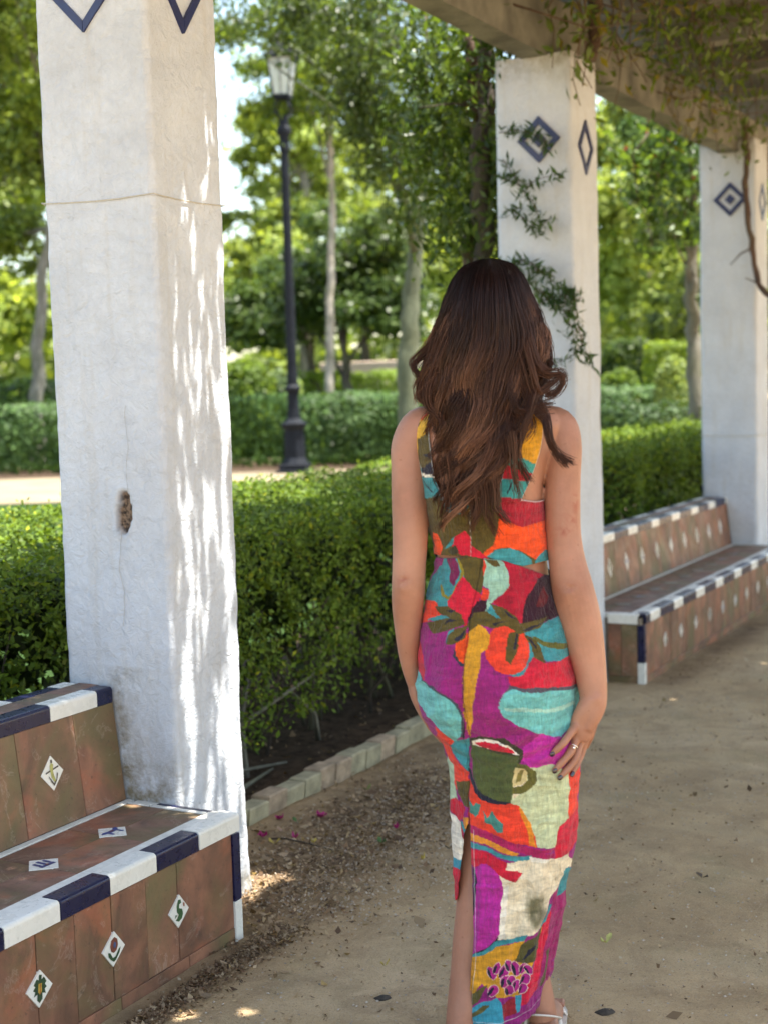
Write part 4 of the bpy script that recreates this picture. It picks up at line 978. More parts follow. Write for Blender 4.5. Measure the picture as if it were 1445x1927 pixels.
stem('climbing_vine', 'thick dark vine trunk rising against the left side of the vine covered pillar', [(-2.93, 6.25, 0), (-2.90, 6.2, .8), (-2.86, 6.356, 2.072), (-2.86, 6.338, 2.525), (-2.86, 6.417, 2.837), (-2.86, 6.371, 3.128), (-2.8, 6.218, 3.282)], .052, BARK, 6, 1)
stem('climbing_vine', 'second vine trunk twisting behind the thick one', [(-3.10, 6.45, 0), (-3.0, 6.4, .9), (-3.0, 6.496, 2.117), (-2.95, 6.663, 2.495), (-2.95, 6.459, 2.829), (-2.95, 6.415, 3.15)], .036, BARKR, 6, 2)
stem('climbing_vine', 'slanting vine branch crossing left of the vine covered pillar', [(-2.95, 6.668, 1.993), (-3.0, 6.39, 2.11), (-3.05, 6.753, 2.488), (-3.1, 6.638, 2.744), (-3.1, 6.7, 3.07)], .024, BARK, 5, 3)
stem('climbing_vine', 'straight reddish vine stem standing on top of the vine covered pillar', [(-2.25, 6.208, 2.889), (-2.25, 6.256, 3.019), (-2.22, 6.209, 3.191)], .03, BARKR, 2, 4)
stem('climbing_vine', 'dark vine stem curving down the face of the farthest pillar', [(-2.366, 9.36, 3.104), (-2.347, 9.36, 2.849), (-2.351, 9.34, 2.611), (-2.313, 9.32, 2.334), (-2.264, 9.28, 2.057), (-2.174, 9.2, 1.961), (-2.052, 9.1, 1.936)], .022, BARKR, 3, 5)
# leafy mass hanging left of pillar 2
spray('ivy_mass', 'dark leafy creeper hanging round the thick vine trunk', 'climbing plant',
      [[(-3.0, 6.462, 3.166), (-2.95, 6.527, 2.943), (-2.95, 6.419, 2.671), (-2.9, 6.517, 2.474), (-2.9, 6.378, 2.23), (-2.95, 6.54, 2.038)], [(-3.2, 6.704, 3.296), (-3.2, 6.748, 2.985), (-3.2, 6.608, 2.698), (-3.2, 6.714, 2.39), (-3.2, 6.623, 2.114)],
       [(-3.3, 6.665, 3.355), (-3.3, 6.68, 3.093), (-3.4, 6.768, 2.769), (-3.4, 6.817, 2.556)], [(-2.75, 6.126, 3.064), (-2.7, 6.282, 2.991), (-2.6, 6.298, 2.968)], [(-2.8, 6.367, 2.672), (-2.8, 6.451, 2.457), (-2.8, 6.374, 2.221), (-2.8, 6.398, 2.071)]],
      .033, (.032, .06, .012), (.10, .15, .022), 4800, .006, lance=.36, spread=.11)
# slender leaved sprigs across the face of pillar 2
yF = 6.03
for lab, P in (('slender leaved vine sprig crossing the blue diamond of the middle pillar', [(-2.636, 6.04, 2.584), (-2.535, 6.03, 2.583), (-2.442, 6.02, 2.548), (-2.367, 6.02, 2.494)]),
               ('vine sprig reaching right below the blue diamond', [(-2.666, 6.05, 2.398), (-2.527, 6.03, 2.335), (-2.412, 6.0, 2.357), (-2.291, 6.0, 2.375)]),
               ('drooping vine sprig halfway down the middle pillar', [(-2.624, 6.05, 2.465), (-2.511, 6.02, 2.309), (-2.453, 6.0, 2.243), (-2.417, 6.0, 2.135)]),
               ('vine sprig just above the woman\'s head', [(-2.63, 6.05, 2.228), (-2.578, 6.02, 2.232), (-2.475, 6.02, 2.165), (-2.412, 6.0, 2.1)]),
               ('broad leafy vine spray right of the woman\'s hair', [(-2.649, 6.05, 1.989), (-2.496, 6.0, 2.0), (-2.363, 5.98, 1.896), (-2.251, 5.98, 1.819)]),
               ('leafy vine spray falling behind the woman\'s hair', [(-2.597, 6.05, 1.962), (-2.448, 6.0, 1.867), (-2.34, 5.98, 1.777), (-2.266, 5.98, 1.727)]),
               ('vine tip dangling over the corner of the middle pillar', [(-2.321, 6.0, 1.871), (-2.253, 5.98, 1.75), (-2.237, 5.98, 1.632), (-2.231, 5.98, 1.585)]),
               ('lowest vine sprig, hanging beside the woman\'s flicked curl', [(-2.463, 6.02, 1.522), (-2.327, 6.0, 1.546), (-2.218, 5.98, 1.596), (-2.175, 5.98, 1.49)])):
    big_ = 'spray' in lab
    side = []
    for i in range(len(P)-1):
        a = np.array(P[i]); b_ = np.array(P[i+1]); mid = (a+b_)/2
        for _ in range(3 if big_ else 1): side.append([tuple(mid), tuple(mid+np.array([rv.uniform(-.06, .09), rv.uniform(-.03, .0), rv.uniform(-.10, .06)]))])
    spray('vine_sprig', lab, 'climbing plant', [P]+side, .027, (.030, .065, .018), (.07, .13, .035), 190 if big_ else 75, .0028, lance=.24, spread=.016, group='vine sprigs over the middle pillar')

# ------------------------------------------------------------------ ground litter
def chips(name, n, fx, fy, size, cols, label, cat, flat=.4, mt=None):
    x = fx(n); y = fy(n); z = hgt(x, y)+.003+rng.random(n)*.006
    u = rng.normal(size=(n, 3)); u[:, 2] = np.abs(u[:, 2])+1.2
    t = np.array(cols)[rng.integers(0, len(cols), n)]*(1+rng.uniform(-.3, .3, (n, 1)))
    V, F, C = leaves(np.c_[x, y, z], u, size*rng.lognormal(0, .45, n), t, .6, .5)
    return tag(mesh(name, V, F, mt or HLEAF, col=C), label, cat, kind='stuff')
BR = [(.17, .115, .07), (.25, .175, .11), (.11, .07, .045), (.34, .25, .165), (.22, .14, .085), (.42, .32, .21)]
chips('leaf_litter', 6000, lambda n: -2.27+rng.normal(scale=.17, size=n)+.1*rng.random(n), lambda n: rng.uniform(3.1, 4.9, n)+rng.normal(scale=.1, size=n)-.15, .0062, BR, 'brown leaf litter scattered between the near pillar and the kerb', 'leaf litter')
chips('leaf_litter', 2600, lambda n: -2.07+np.abs(rng.normal(scale=.05, size=n)), lambda n: rng.uniform(2.3, 3.15, n), .005, BR, 'crumbled brown litter along the foot of the near bench', 'leaf litter')
chips('leaf_litter', 6500, lambda n: rng.uniform(-2.1, .2, n), lambda n: rng.uniform(2.3, 7.5, n), .0042, BR+[(.42, .36, .28)], 'tiny bits of litter dotted over the sandy path', 'leaf litter')
chips('leaf_litter', 5200, lambda n: rng.uniform(-3.5, -2.68, n), lambda n: rng.uniform(3.3, 6.5, n), .014, BR+[(.2, .15, .11)], 'dry brown leaves lying on the soil under the hedge', 'leaf litter')
def pebbles(n, seed):
    parts = []; rp = random.Random(seed)
    for i in range(n):
        x = rp.uniform(-2.05, .2); y = rp.uniform(2.3, 6.5)
        if rp.random() < .5: x = rp.gauss(-2.1, .22); y = rp.uniform(3.2, 5)
        s = rp.uniform(.0018, .0048); V = []
        for a, b_, c in ((1, 0, 0), (0, 1, 0), (-1, 0, 0), (0, -1, 0), (0, 0, .7), (0, 0, -.5)): V.append((x+a*s*rp.uniform(.7, 1.3), y+b_*s*rp.uniform(.7, 1.3), .003+c*s))
        parts.append((V, [(0, 1, 4), (1, 2, 4), (2, 3, 4), (3, 0, 4), (1, 0, 5), (2, 1, 5), (3, 2, 5), (0, 3, 5)]))
    return merge(parts)
tag(mesh('gravel', *pebbles(6500, 3), M_plain('pale_gravel', (.36, .30, .23), .9, var=.5, scale=30, bmp=0)), 'small pale stones scattered on the path', 'gravel', kind='stuff')
# dry roots and fallen twigs under the hedge
rp = random.Random(9)
rootp = [[(-3.05, 3.75, .02), (-2.95, 3.9, .10), (-2.98, 4.15, .06), (-2.9, 4.5, .03)], [(-3.1, 3.95, .0), (-3.0, 4.1, .16), (-2.92, 4.5, .28), (-2.9, 4.9, .36)], [(-2.95, 4.3, .0), (-3.0, 4.35, .2), (-3.05, 4.5, .42)],
         [(-2.85, 3.8, .01), (-2.82, 4.1, .05), (-2.9, 4.4, .03)], [(-3.0, 4.9, 0), (-2.95, 4.8, .15), (-2.96, 4.6, .3)], [(-2.98, 4.2, .0), (-3.02, 4.12, .2), (-3.1, 4.0, .5)], [(-3.05, 3.6, 0), (-3.0, 3.62, .25), (-3.05, 3.7, .5)]]
tag(mesh('exposed_roots', *merge([tube([Vector(p)+Vector((0, 0, .0)) for p in P], np.linspace(.013, .005, len(P)), 7) for P in rootp]), BARKG, smooth=True), 'pale bare branches and roots sprawling under the near hedge', 'roots')
def bract(name, loc, size, col, label, cat, group=None, n=5, seed=1):
    e = empty(name, loc, seed, label, cat, group)
    m_ = M_plain('petal_'+cat.replace(' ', '_'), col, .6, var=.25, scale=60, bmp=.0005)
    for k in range(n):
        a = 2*math.pi*k/n+.3; c, s = math.cos(a), math.sin(a); w_ = .5*size
        pts = [(0, 0, .003), (size*.5, -w_, .012), (size*1.05, -w_*.3, .02), (size*1.1, w_*.25, .016), (size*.55, w_*.9, .012)]
        V = [(x*c-y*s, x*s+y*c, z*rp.uniform(.6, 1.5)) for x, y, z in pts]
        mesh('petal', V, [(0, 1, 2), (0, 2, 3), (0, 3, 4)], m_, e)
MAG = (.30, .008, .11)
for q_, (x, y, s_, lab) in enumerate((( *(-2.458, 4.015), .020, 'largest magenta bougainvillea blossom lying on the litter'), (*(-2.525, 3.757), .017, 'magenta blossom beside the foot of the near pillar'), (*(-2.575, 3.939), .015, 'magenta blossom close to the kerb'),
                             (*(-2.168, 4.007), .010, 'tiny purple blossom alone on the path'), (*(-2.416, 3.781), .010, 'small dark magenta blossom by the fallen twig'))):
    bract('fallen_blossom', (x, y, .002), s_, MAG, lab, 'flower', 'fallen magenta blossoms', 5, q_)
YEL = (.36, .27, .05); GRN = (.06, .12, .03); TAN = (.36, .27, .17)
for q_, (x, y, s_, c_, lab) in enumerate(((*(-2.453, 3.719), .018, YEL, 'yellow fallen leaf near the foot of the near pillar'), (*(-2.336, 3.769), .014, YEL, 'yellow fallen leaf past the end of the twig'), (*(-2.141, 3.859), .016, GRN, 'green fallen leaf in the middle of the litter'),
                                 (*(-2.476, 4.363), .018, (.18, .19, .05), 'olive fallen leaf ahead of the kerb corner'), (*(-2.595, 4.35), .018, TAN, 'pale dry leaf close to the kerb'), (*(-2.491, 3.832), .020, (.25, .15, .10), 'pinkish brown dry leaf among the blossoms'),
                                 (*(-1.946, 3.762), .012, YEL, 'small yellow leaf behind the woman'), (*(-2.505, 3.937), .016, GRN, 'green fallen leaf between two blossoms'), (*(-1.222, 3.379), .020, (.42, .40, .12), 'yellow green leaf right of the skirt'),
                                 (*(-1.133, 3.949), .022, (.10, .07, .05), 'curled dark leaf on the open path at right'), (*(-1.672, 3.012), .011, YEL, 'little yellow leaf left of the dark stone'))):
    bract('fallen_leaf', (x, y, .002), s_, c_, lab, 'leaf', 'single fallen leaves', 2, q_*1.3)
def stone(loc, s, lab):
    V, F = [], []
    base = lathe([(.2, .0), (1, .1), (.9, .35), (.45, .6), (.1, .68)], 9)
    V = [(x*s*(1.5+.2*math.sin(i*2.1)), y*s*(1+.25*math.cos(i*1.3)), z*s) for i, (x, y, z) in enumerate(base[0])]
    o = mesh('small_stone', V, base[1], M_plain('dark_stone', (.045, .036, .028), 1.0, var=.5, scale=60, bmp=.002)); o.location = loc; o.rotation_euler = (0, 0, .6)
    tag(o, lab, 'stone', 'dark stones on the path')
stone((*(-1.593, 2.854), -.002), .014, 'dark flat stone on the sand left of the woman\'s leg'); stone((*(-1.091, 3.002), -.003), .016, 'dark half buried stone right of the woman\'s heel')
V, F = tube([Vector(p) for p in ((*(-2.489, 3.743), .008), (*(-2.433, 3.756), .012), (*(-2.35, 3.752), .008), (*(-2.248, 3.739), .004))], [.003, .0028, .0022, .001], 6)
tag(mesh('fallen_twig', V, F, BARK, smooth=True), 'thin dark twig lying beside the magenta blossoms', 'twig')

# ------------------------------------------------------------------ the woman (local frame: x right, y the way she faces, z up)
WOM = empty('person', (-1.252, 2.724, 0.0), R(24.2), 'woman seen from behind in a colourful print dress with long wavy brown hair', 'person')
# ---- outlines in metres: (z, x left, x right)
TOR = [(1.5318, -0.0069, 0.0552), (1.4875, -0.0102, 0.0542), (1.4489, -0.0178, 0.06), (1.4239, -0.0385, 0.0794), (1.4113, -0.0656, 0.1102), (1.4008, -0.0916, 0.1476), (1.388, -0.1132, 0.1717), (1.3683, -0.1272, 0.1824), (1.3346, -0.1281, 0.1707), (1.2895, -0.1226, 0.15), (1.2556, -0.1168, 0.1382), (1.199, -0.1104, 0.1327), (1.1422, -0.1028, 0.135), (1.0908, -0.0917, 0.1385), (1.0283, -0.1001, 0.1451), (0.9598, -0.1087, 0.1596), (0.8795, -0.1199, 0.1783), (0.8103, -0.1218, 0.1838), (0.7522, -0.1119, 0.1806), (0.7055, -0.0925, 0.1685)]
TYB = [.052, .054, .058, .062, .066, .070, .078, .088, .098, .104, .104, .098, .086, .078, .080, .086, .095, .098, .092, .07]
TYF = [.050, .050, .052, .056, .058, .062, .070, .082, .100, .118, .122, .118, .100, .088, .085, .086, .086, .086, .082, .07]
tz = [t[0] for t in TOR]
def torso_at(z):
    return (smooth_interp(z, tz, [t[1] for t in TOR]), smooth_interp(z, tz, [t[2] for t in TOR]), smooth_interp(z, tz, TYB), smooth_interp(z, tz, TYF))
def loft(zs, fn, seg=56, p=2.2, off=0.0):
    zs = np.asarray(zs); xl, xr, yb, yf = fn(zs); ph = np.linspace(0, 2*np.pi, seg, endpoint=False)
    c, s = np.cos(ph), np.sin(ph); cx = np.sign(c)*np.abs(c)**(2/p); sy = np.sign(s)*np.abs(s)**(2/p)
    X = ((xl+xr)/2)[:, None]+((xr-xl)/2+off)[:, None]*cx if not np.isscalar(off) else ((xl+xr)/2)[:, None]+((xr-xl)/2+off)[:, None]*cx
    Yy = np.where(s[None] < 0, (yb[:, None]+off)*sy, (yf[:, None]+off)*sy); Zz = np.repeat(zs[:, None], seg, 1)
    V = np.stack([X, Yy, Zz], -1).reshape(-1, 3); n = len(zs)
    i0 = np.arange(n-1)[:, None]*seg; j = np.arange(seg)[None]; jn = (j+1) % seg
    F = np.stack([i0+j, i0+jn, i0+seg+jn, i0+seg+j], -1).reshape(-1, 4).tolist()
    return V.tolist(), F+[tuple(range(seg))[::-1], tuple(range((n-1)*seg, n*seg))]
torso = loft(np.linspace(tz[-1], tz[0], 90), torso_at)
TB = BVHTree.FromPolygons([Vector(v) for v in torso[0]], torso[1])
# ---- skirt profile
SKP = [(1.0965, -0.0905, 0.1375), (1.0625, -0.0981, 0.1413), (1.0284, -0.1069, 0.153), (0.9715, -0.1198, 0.1687), (0.9142, -0.1304, 0.1845), (0.8567, -0.1376, 0.1958), (0.8105, -0.14, 0.2029), (0.7641, -0.1367, 0.2033), (0.7291, -0.1193, 0.2027), (0.6939, -0.0928, 0.201), (0.6588, -0.0823, 0.1993), (0.6237, -0.0763, 0.1975), (0.5652, -0.0743, 0.1943), (0.5065, -0.0735, 0.1899), (0.4476, -0.0715, 0.1798), (0.4063, -0.069, 0.17), (0.3292, -0.0698, 0.1584), (0.2698, -0.0712, 0.1459), (0.1981, -0.0718, 0.1309), (0.1406, -0.0721, 0.1172), (0.1225, -0.0725, 0.1122), (0.0298, -0.0736, 0.0989)]
skz = [t[0] for t in SKP]
SYB = interp(skz, [1.2, 1.08, 1.0, .9, .84, .78, .7, .6, .45, .3, .05], [.085, .087, .098, .122, .136, .134, .118, .105, .100, .095, .090])
SYF = interp(skz, [1.2, 1.08, 1.0, .9, .8, .6, .3, .05], [.095, .098, .104, .110, .108, .10, .095, .09])
def skirt_at(z):
    return (smooth_interp(z, skz, [t[1] for t in SKP]), smooth_interp(z, skz, [t[2] for t in SKP]), smooth_interp(z, skz, SYB), smooth_interp(z, skz, SYF))
def yback(x, z, p=2.2):
    xl, xr, yb, yf = skirt_at(np.array([z])); c = (xl+xr)/2; r_ = (xr-xl)/2
    t = np.clip(abs(x-c[0])/r_[0], 0, .985); return float(-yb[0]*(1-t**p)**(1/p))
# ---- body parts that are fused into one skin by a voxel remesh
parts = [torso]
def limb(pts, rad, seg=16, ell=None): parts.append(tube(np.array(pts), rad, seg, True, ell))
def L(px, off): return (px[0], off, px[1])
def refine(pts, rad, k=5):
    P = np.array(pts, float); n = len(P); t = np.arange(n); tt = np.linspace(0, n-1, (n-1)*k+1)
    Q = np.stack([smooth_interp(tt, t, P[:, i]) for i in range(3)], 1); return Q, smooth_interp(tt, t, rad)
# head with face
hc = (0.0279, 1.6013)
HX, HZ = hc
def ellip(c, r, seg=24, n=16):
    V = []; F = []
    for i in range(1, n):
        a = math.pi*i/n
        for k in range(seg): b = 2*math.pi*k/seg; V.append((c[0]+r[0]*math.sin(a)*math.cos(b), c[1]+r[1]*math.sin(a)*math.sin(b), c[2]-r[2]*math.cos(a)))
    for i in range(n-2):
        for k in range(seg): l = (k+1) % seg; F.append((i*seg+k, i*seg+l, (i+1)*seg+l, (i+1)*seg+k))
    F += [tuple(range(seg))[::-1], tuple(range((n-2)*seg, (n-1)*seg))]; return V, F
parts.append(ellip((HX, .012, HZ-.004), (.072, .084, .086))); parts.append(ellip((HX, .035, HZ-.045), (.058, .062, .072)))
parts.append(ellip((HX, .078, HZ-.098), (.022, .020, .018)))
limb([(HX, .098, HZ+.018), (HX, .112, HZ-.012), (HX, .120, HZ-.028)], [.008, .010, .013], 10); limb([(HX, .100, HZ-.032), (HX, .112, HZ-.034)], [.016, .010], 10)
limb([(HX-.03, .088, HZ+.022), (HX, .099, HZ+.026), (HX+.03, .088, HZ+.022)], [.008, .01, .008], 8)
for s_ in (-1, 1): parts.append(ellip((HX+s_*.074, .005, HZ-.012), (.008, .018, .03), 12, 8)); parts.append(ellip((HX+s_*.036, .075, HZ-.03), (.02, .018, .018), 12, 8))
limb([(.005, .0, 1.38), (HX-.002, .005, HZ-.11), (HX, .015, HZ-.05)], [.056, .050, .05], 20)
# arms
la = [(-0.0813, 1.367), (-0.1183, 1.3658), (-0.1419, 1.326), (-0.1454, 1.2788), (-0.1462, 1.2111), (-0.1458, 1.1431), (-0.1499, 1.0749), (-0.1523, 1.0293), (-0.1558, 0.9836), (-0.1572, 0.9319), (-0.1575, 0.8801), (-0.154, 0.8431), (-0.1457, 0.8106)]
lo = [0, 0, -.005, -.012, -.02, -.028, -.034, -.036, -.03, -.018, -.002, .008, .016]
lr = [.035, .0405, .0395, .0375, .0375, .0372, .0350, .0352, .0325, .0275, .0225, .0190, .0180]
Q, q = refine([L(a, o) for a, o in zip(la, lo)], lr); limb(Q, q, 24)
ra = [(0.1227, 1.3637), (0.1646, 1.3559), (0.1772, 1.3177), (0.1762, 1.2597), (0.174, 1.1981), (0.174, 1.1362), (0.1797, 1.0797), (0.1898, 1.0229), (0.2023, 0.9659), (0.2136, 0.9087), (0.2227, 0.8515), (0.2276, 0.8056), (0.2282, 0.7769), (0.2222, 0.7505), (0.214, 0.7276)]
ro = [0, 0, -.008, -.015, -.022, -.030, -.036, -.040, -.040, -.042, -.048, -.056, -.064, -.072, -.078]
rq = [.037, .042, .0395, .0370, .0368, .0365, .0385, .0435, .0445, .0405, .0345, .0300, .0262, .019, .010]
Q, q = refine([L(a, o) for a, o in zip(ra, ro)], rq); limb(Q, q, 24)
# right hand: back of the hand towards the camera, fingers spread down over the skirt
def on(px, lift): return (px[0], yback(px[0], px[1])-lift, px[1])
palm = [(0.2261, 0.7878), (0.2158, 0.7669), (0.2071, 0.7448), (0.2013, 0.7225), (0.1966, 0.7046)]
pw = [.0250, .0262, .0275, .0262, .0195]
V = []; seg = 24
po = [-.064, None, None, None, None]
Pc = []
for i, a in enumerate(palm):
    yb_ = yback(a[0], a[1]); Pc.append((a[0], -.066 if i == 0 else min(-.070, yb_-.006), a[1]))
Q, q = refine(Pc, pw, 5); n_ = len(Q); T = np.gradient(Q, axis=0); T /= np.linalg.norm(T, axis=1)[:, None]
for i in range(n_):
    A = np.cross(T[i], [0, 1, 0]); A /= np.linalg.norm(A); B = np.cross(T[i], A); f_ = .95-.42*min(1, i/(n_*.5))
    for k in range(seg): b_ = 2*math.pi*k/seg; V.append(tuple(Q[i]+A*q[i]*math.cos(b_)+B*q[i]*f_*math.sin(b_)))
F = [(i*seg+k, i*seg+(k+1) % seg, (i+1)*seg+(k+1) % seg, (i+1)*seg+k) for i in range(n_-1) for k in range(seg)]+[tuple(range(seg))[::-1], tuple(range((n_-1)*seg, n_*seg))]
parts.append((V, F))
FING = {'pinky': ([(0.1941, 0.7472), (0.1829, 0.7316), (0.1639, 0.7105), (0.1494, 0.6961), (0.1383, 0.6861)], [.0100, .0090, .0084, .0076, .0058]),
        'ring': ([(0.2004, 0.7303), (0.1924, 0.7113), (0.1766, 0.6846), (0.1576, 0.6645), (0.142, 0.6478)], [.0105, .0096, .0090, .0080, .0062]),
        'middle': ([(0.2057, 0.7246), (0.2021, 0.7045), (0.1872, 0.6665), (0.1683, 0.6464), (0.1526, 0.6308)], [.0105, .0098, .0092, .0082, .0064]),
        'index': ([(0.2118, 0.7221), (0.2114, 0.6996), (0.2022, 0.6682), (0.1908, 0.648), (0.1784, 0.6289)], [.0100, .0092, .0084, .0076, .0060])}
LIFT = [.014, .020, .019, .012, .006]
tips = {}
for nm, (pp, rd) in FING.items():
    P = [list(on(a, l)) for a, l in zip(pp, LIFT)]
    if nm == 'index': 
        for k_, dy in enumerate((0, .006, .004, 0, 0)): P[k_][1] = max(P[k_][1], -.085)+dy
    Q, q = refine(P, rd, 5); q = q*(1+.05*np.cos(np.arange(len(q))*2*math.pi/5)); e_ = Q[-1]+(Q[-1]-Q[-2])*.35; Q = np.r_[Q, [e_]]; q = np.r_[q, q[-1]*.55]
    limb(Q, q, 12); tips[nm] = (Q[-3], Q[-2]-Q[-4])
    if nm == 'ring': ringp = (Q[8], Q[9]-Q[7], q[8])
tp = [(0.2289, 0.762), (0.2258, 0.7325), (0.2211, 0.7013), (0.2131, 0.6721)]
limb([L(tp[0], -.066), L(tp[1], -.045), L(tp[2], -.022), L(tp[3], .002)], [.014, .012, .0105, .008], 12)
# left hand seen edge on, reaching forward along the thigh
lh = [(-0.1479, 0.8129), (-0.1451, 0.792), (-0.1377, 0.7688), (-0.128, 0.7454), (-0.1194, 0.7267)]
V = []; Q, q = refine([L(a, o) for a, o in zip(lh, [.015, .020, .026, .030, .033])], [.0185, .0180, .0175, .0160, .0130], 5)
n_ = len(Q); T = np.gradient(Q, axis=0); T /= np.linalg.norm(T, axis=1)[:, None]
for i in range(n_):
    A = np.cross(T[i], [0, 1, 0]); A /= np.linalg.norm(A); B = np.cross(T[i], A)
    for k in range(seg): b_ = 2*math.pi*k/seg; V.append(tuple(Q[i]+A*q[i]*.85*math.cos(b_)+B*(q[i]+.018*min(1, i/8))*math.sin(b_)))
F = [(i*seg+k, i*seg+(k+1) % seg, (i+1)*seg+(k+1) % seg, (i+1)*seg+k) for i in range(n_-1) for k in range(seg)]+[tuple(range(seg))[::-1], tuple(range((n_-1)*seg, n_*seg))]
parts.append((V, F))
for k_, (dy, ln) in enumerate(((-.004, .85), (.014, 1.0), (.032, 1.05), (.050, .92))):
    a = np.array(L((-0.1237, 0.7384), dy+.008)); b_ = np.array(L((-0.1151, 0.7174), dy+.016)); c_ = np.array(L((-0.0997, 0.6939), dy+.028)); d_ = np.array(L((-0.0865, 0.6728), dy+.034))
    Q, q = refine([a, b_, b_+(c_-b_)*ln, b_+(d_-b_)*ln], [.0088, .0084, .0076, .006], 4); limb(Q, q, 12)
a = np.array(L((-0.1361, 0.785), .045)); limb([a, a+[.01, .03, -.02], a+[.02, .045, -.045], a+[.03, .05, -.065]], [.013, .011, .009, .007], 12)
# legs and feet
ll = [(-0.025, 0.7627), (-0.0133, 0.6814), (-0.0109, 0.5881), (-0.0143, 0.4885), (-0.0198, 0.4002), (-0.0203, 0.3292), (-0.0311, 0.2578), (-0.047, 0.1742), (-0.0614, 0.1021), (-0.0661, 0.0539)]
Q, q = refine([L(a, o) for a, o in zip(ll, [0, 0, .0, .01, .005, -.008, -.016, -.035, -.06, -.07])], [.072, .054, .050, .048, .047, .0495, .0475, .040, .0345, .0325]); limb(Q, q, 24)
rl = [(0.1053, 0.7611), (0.1138, 0.6801), (0.1052, 0.5872), (0.0908, 0.488), (0.0856, 0.3998), (0.0819, 0.329), (0.0825, 0.246), (0.0926, 0.1745), (0.1052, 0.1148), (0.1124, 0.0728)]
Q, q = refine([L(a, o) for a, o in zip(rl, [0, 0, .0, .015, .015, .005, .0, .0, .0, -.002])], [.066, .060, .054, .050, .046, .046, .042, .036, .0325, .032]); limb(Q, q, 24)
FEET = []
for (fx, tw, ys) in ((-.060, .0, -.085), (.112, .12, -.004)):
    dx, dy = math.sin(tw), math.cos(tw); P = []
    for t, z in ((-.030, .034), (0, .045), (.05, .044), (.11, .034), (.16, .024), (.195, .020)): P.append((fx+dx*t, ys+dy*t, z))
    FEET.append((fx, tw, ys)); Q, q = refine(P, [.024, .034, .034, .036, .032, .018], 4); limb(Q, q, 18, .68)
    for k in range(5):
        o_ = (k-2)*.0125; sx, sy = dy, -dx; b0 = Vector((fx+dx*.19+sx*o_, ys+dy*.19+sy*o_, .018)); limb([b0, b0+Vector((dx*.025, dy*.025, 0)), b0+Vector((dx*.038, dy*.038, -.004))], [.0085, .008, .005], 8)
V, F = merge(parts)
bo = mesh('body_source', V, F)
md = bo.modifiers.new('r', 'REMESH'); md.mode = 'VOXEL'; md.voxel_size = .0029
m2 = bo.modifiers.new('s', 'SMOOTH'); m2.factor = .5; m2.iterations = 4
dg = bpy.context.evaluated_depsgraph_get(); ev = bo.evaluated_get(dg); bme = bpy.data.meshes.new_from_object(ev)
bpy.data.objects.remove(bo)
n = len(bme.vertices); co = np.empty(n*3, np.float32); bme.vertices.foreach_get('co', co); co = co.reshape(-1, 3).astype(float)
no = np.empty(n*3, np.float32); bme.vertices.foreach_get('normal', no); no = no.reshape(-1, 3)
# extra smoothing where limbs meet the trunk is done by the remesh; now creases and bumps
def groove(c, d, ln, w, dep):
    c = np.array(c); d = np.array(d)/np.linalg.norm(d); r_ = co-c; al = r_@d; pe = np.linalg.norm(r_-al[:, None]*d, axis=1)
    k = dep*np.exp(-(pe/w)**2)*np.clip(1-np.abs(al)/ln, 0, 1); co[:] -= no*k[:, None]
def bumpy(c, r_, h):
    d2 = np.sum((co-np.array(c))**2, 1)/r_**2; co[:] += no*(h*np.exp(-d2))[:, None]
for (px, dd_, ln, w_, dp) in (((0.1723, 1.0312), (1, 0, -.12), .024, .0032, .0046), ((0.1744, 1.0234), (1, 0, .10), .018, .003, .0042), ((-0.1589, 1.0505), (1, 0, -.25), .016, .0028, .0028), ((-0.1614, 1.0416), (1, 0, .15), .010, .0025, .0022)):
    groove((px[0], -.084 if px[0] > 0 else -.068, px[1]), dd_, ln, w_, dp)
a = (0.1721, 1.0146); bumpy((a[0], -.085, a[1]), .016, .0035)
a = (-0.1628, 1.0304); bumpy((a[0], -.07, a[1]), .012, .003)
a = (0.2338, 0.798); bumpy((a[0], -.09, a[1]), .009, .0035)       # wrist bone
# shoulder blades and the hollow of the spine
for (px, h, r_) in (((0.0934, 1.3004), .005, .035), ((-0.0523, 1.3041), .005, .035)): bumpy((px[0], -.1, px[1]), r_, h)
a = (0.0278, 1.2587); groove((a[0], -.10, a[1]), (0, 0, 1), .14, .012, .006)
for nm in ('pinky', 'ring', 'middle', 'index'):   # knuckle folds
    P = [on(a, l+.007) for a, l in zip(FING[nm][0], LIFT)]
    for k in (2, 3): groove(P[k], (.8, 0, .55), .008, .0016, .0009)
    bumpy(P[1], .008, .0018)
red = np.zeros(n)
for (px, r_) in (((0.1866, 1.1587), (.018, .022)), ((0.1732, 1.1425), (.024, .010)), ((0.1992, 1.197), (.008, .026)), ((0.1744, 1.0257), (.022, .010)), ((-0.1591, 1.0449), (.014, .012))):
    red = np.maximum(red, np.exp(-(((co[:, 0]-px[0])/r_[0])**2+((co[:, 2]-px[1])/r_[1])**2))*(co[:, 1] < .02))
for nm in FING: 
    for t_ in (2, 3): 
        P = on(FING[nm][0][t_], .01); red = np.maximum(red, .5*np.exp(-np.sum((co-np.array(P))**2, 1)/.008**2))
bme.vertices.foreach_set('co', co.astype(np.float32).ravel()); bme.polygons.foreach_set('use_smooth', np.ones(len(bme.polygons), bool))
at = bme.attributes.new('red', 'FLOAT', 'POINT'); at.data.foreach_set('value', red.astype(np.float32))
bme.materials.clear(); bme.materials.append(SKIN); bme.update()
body = bpy.data.objects.new('body', bme); sc.collection.objects.link(body); body.parent = WOM
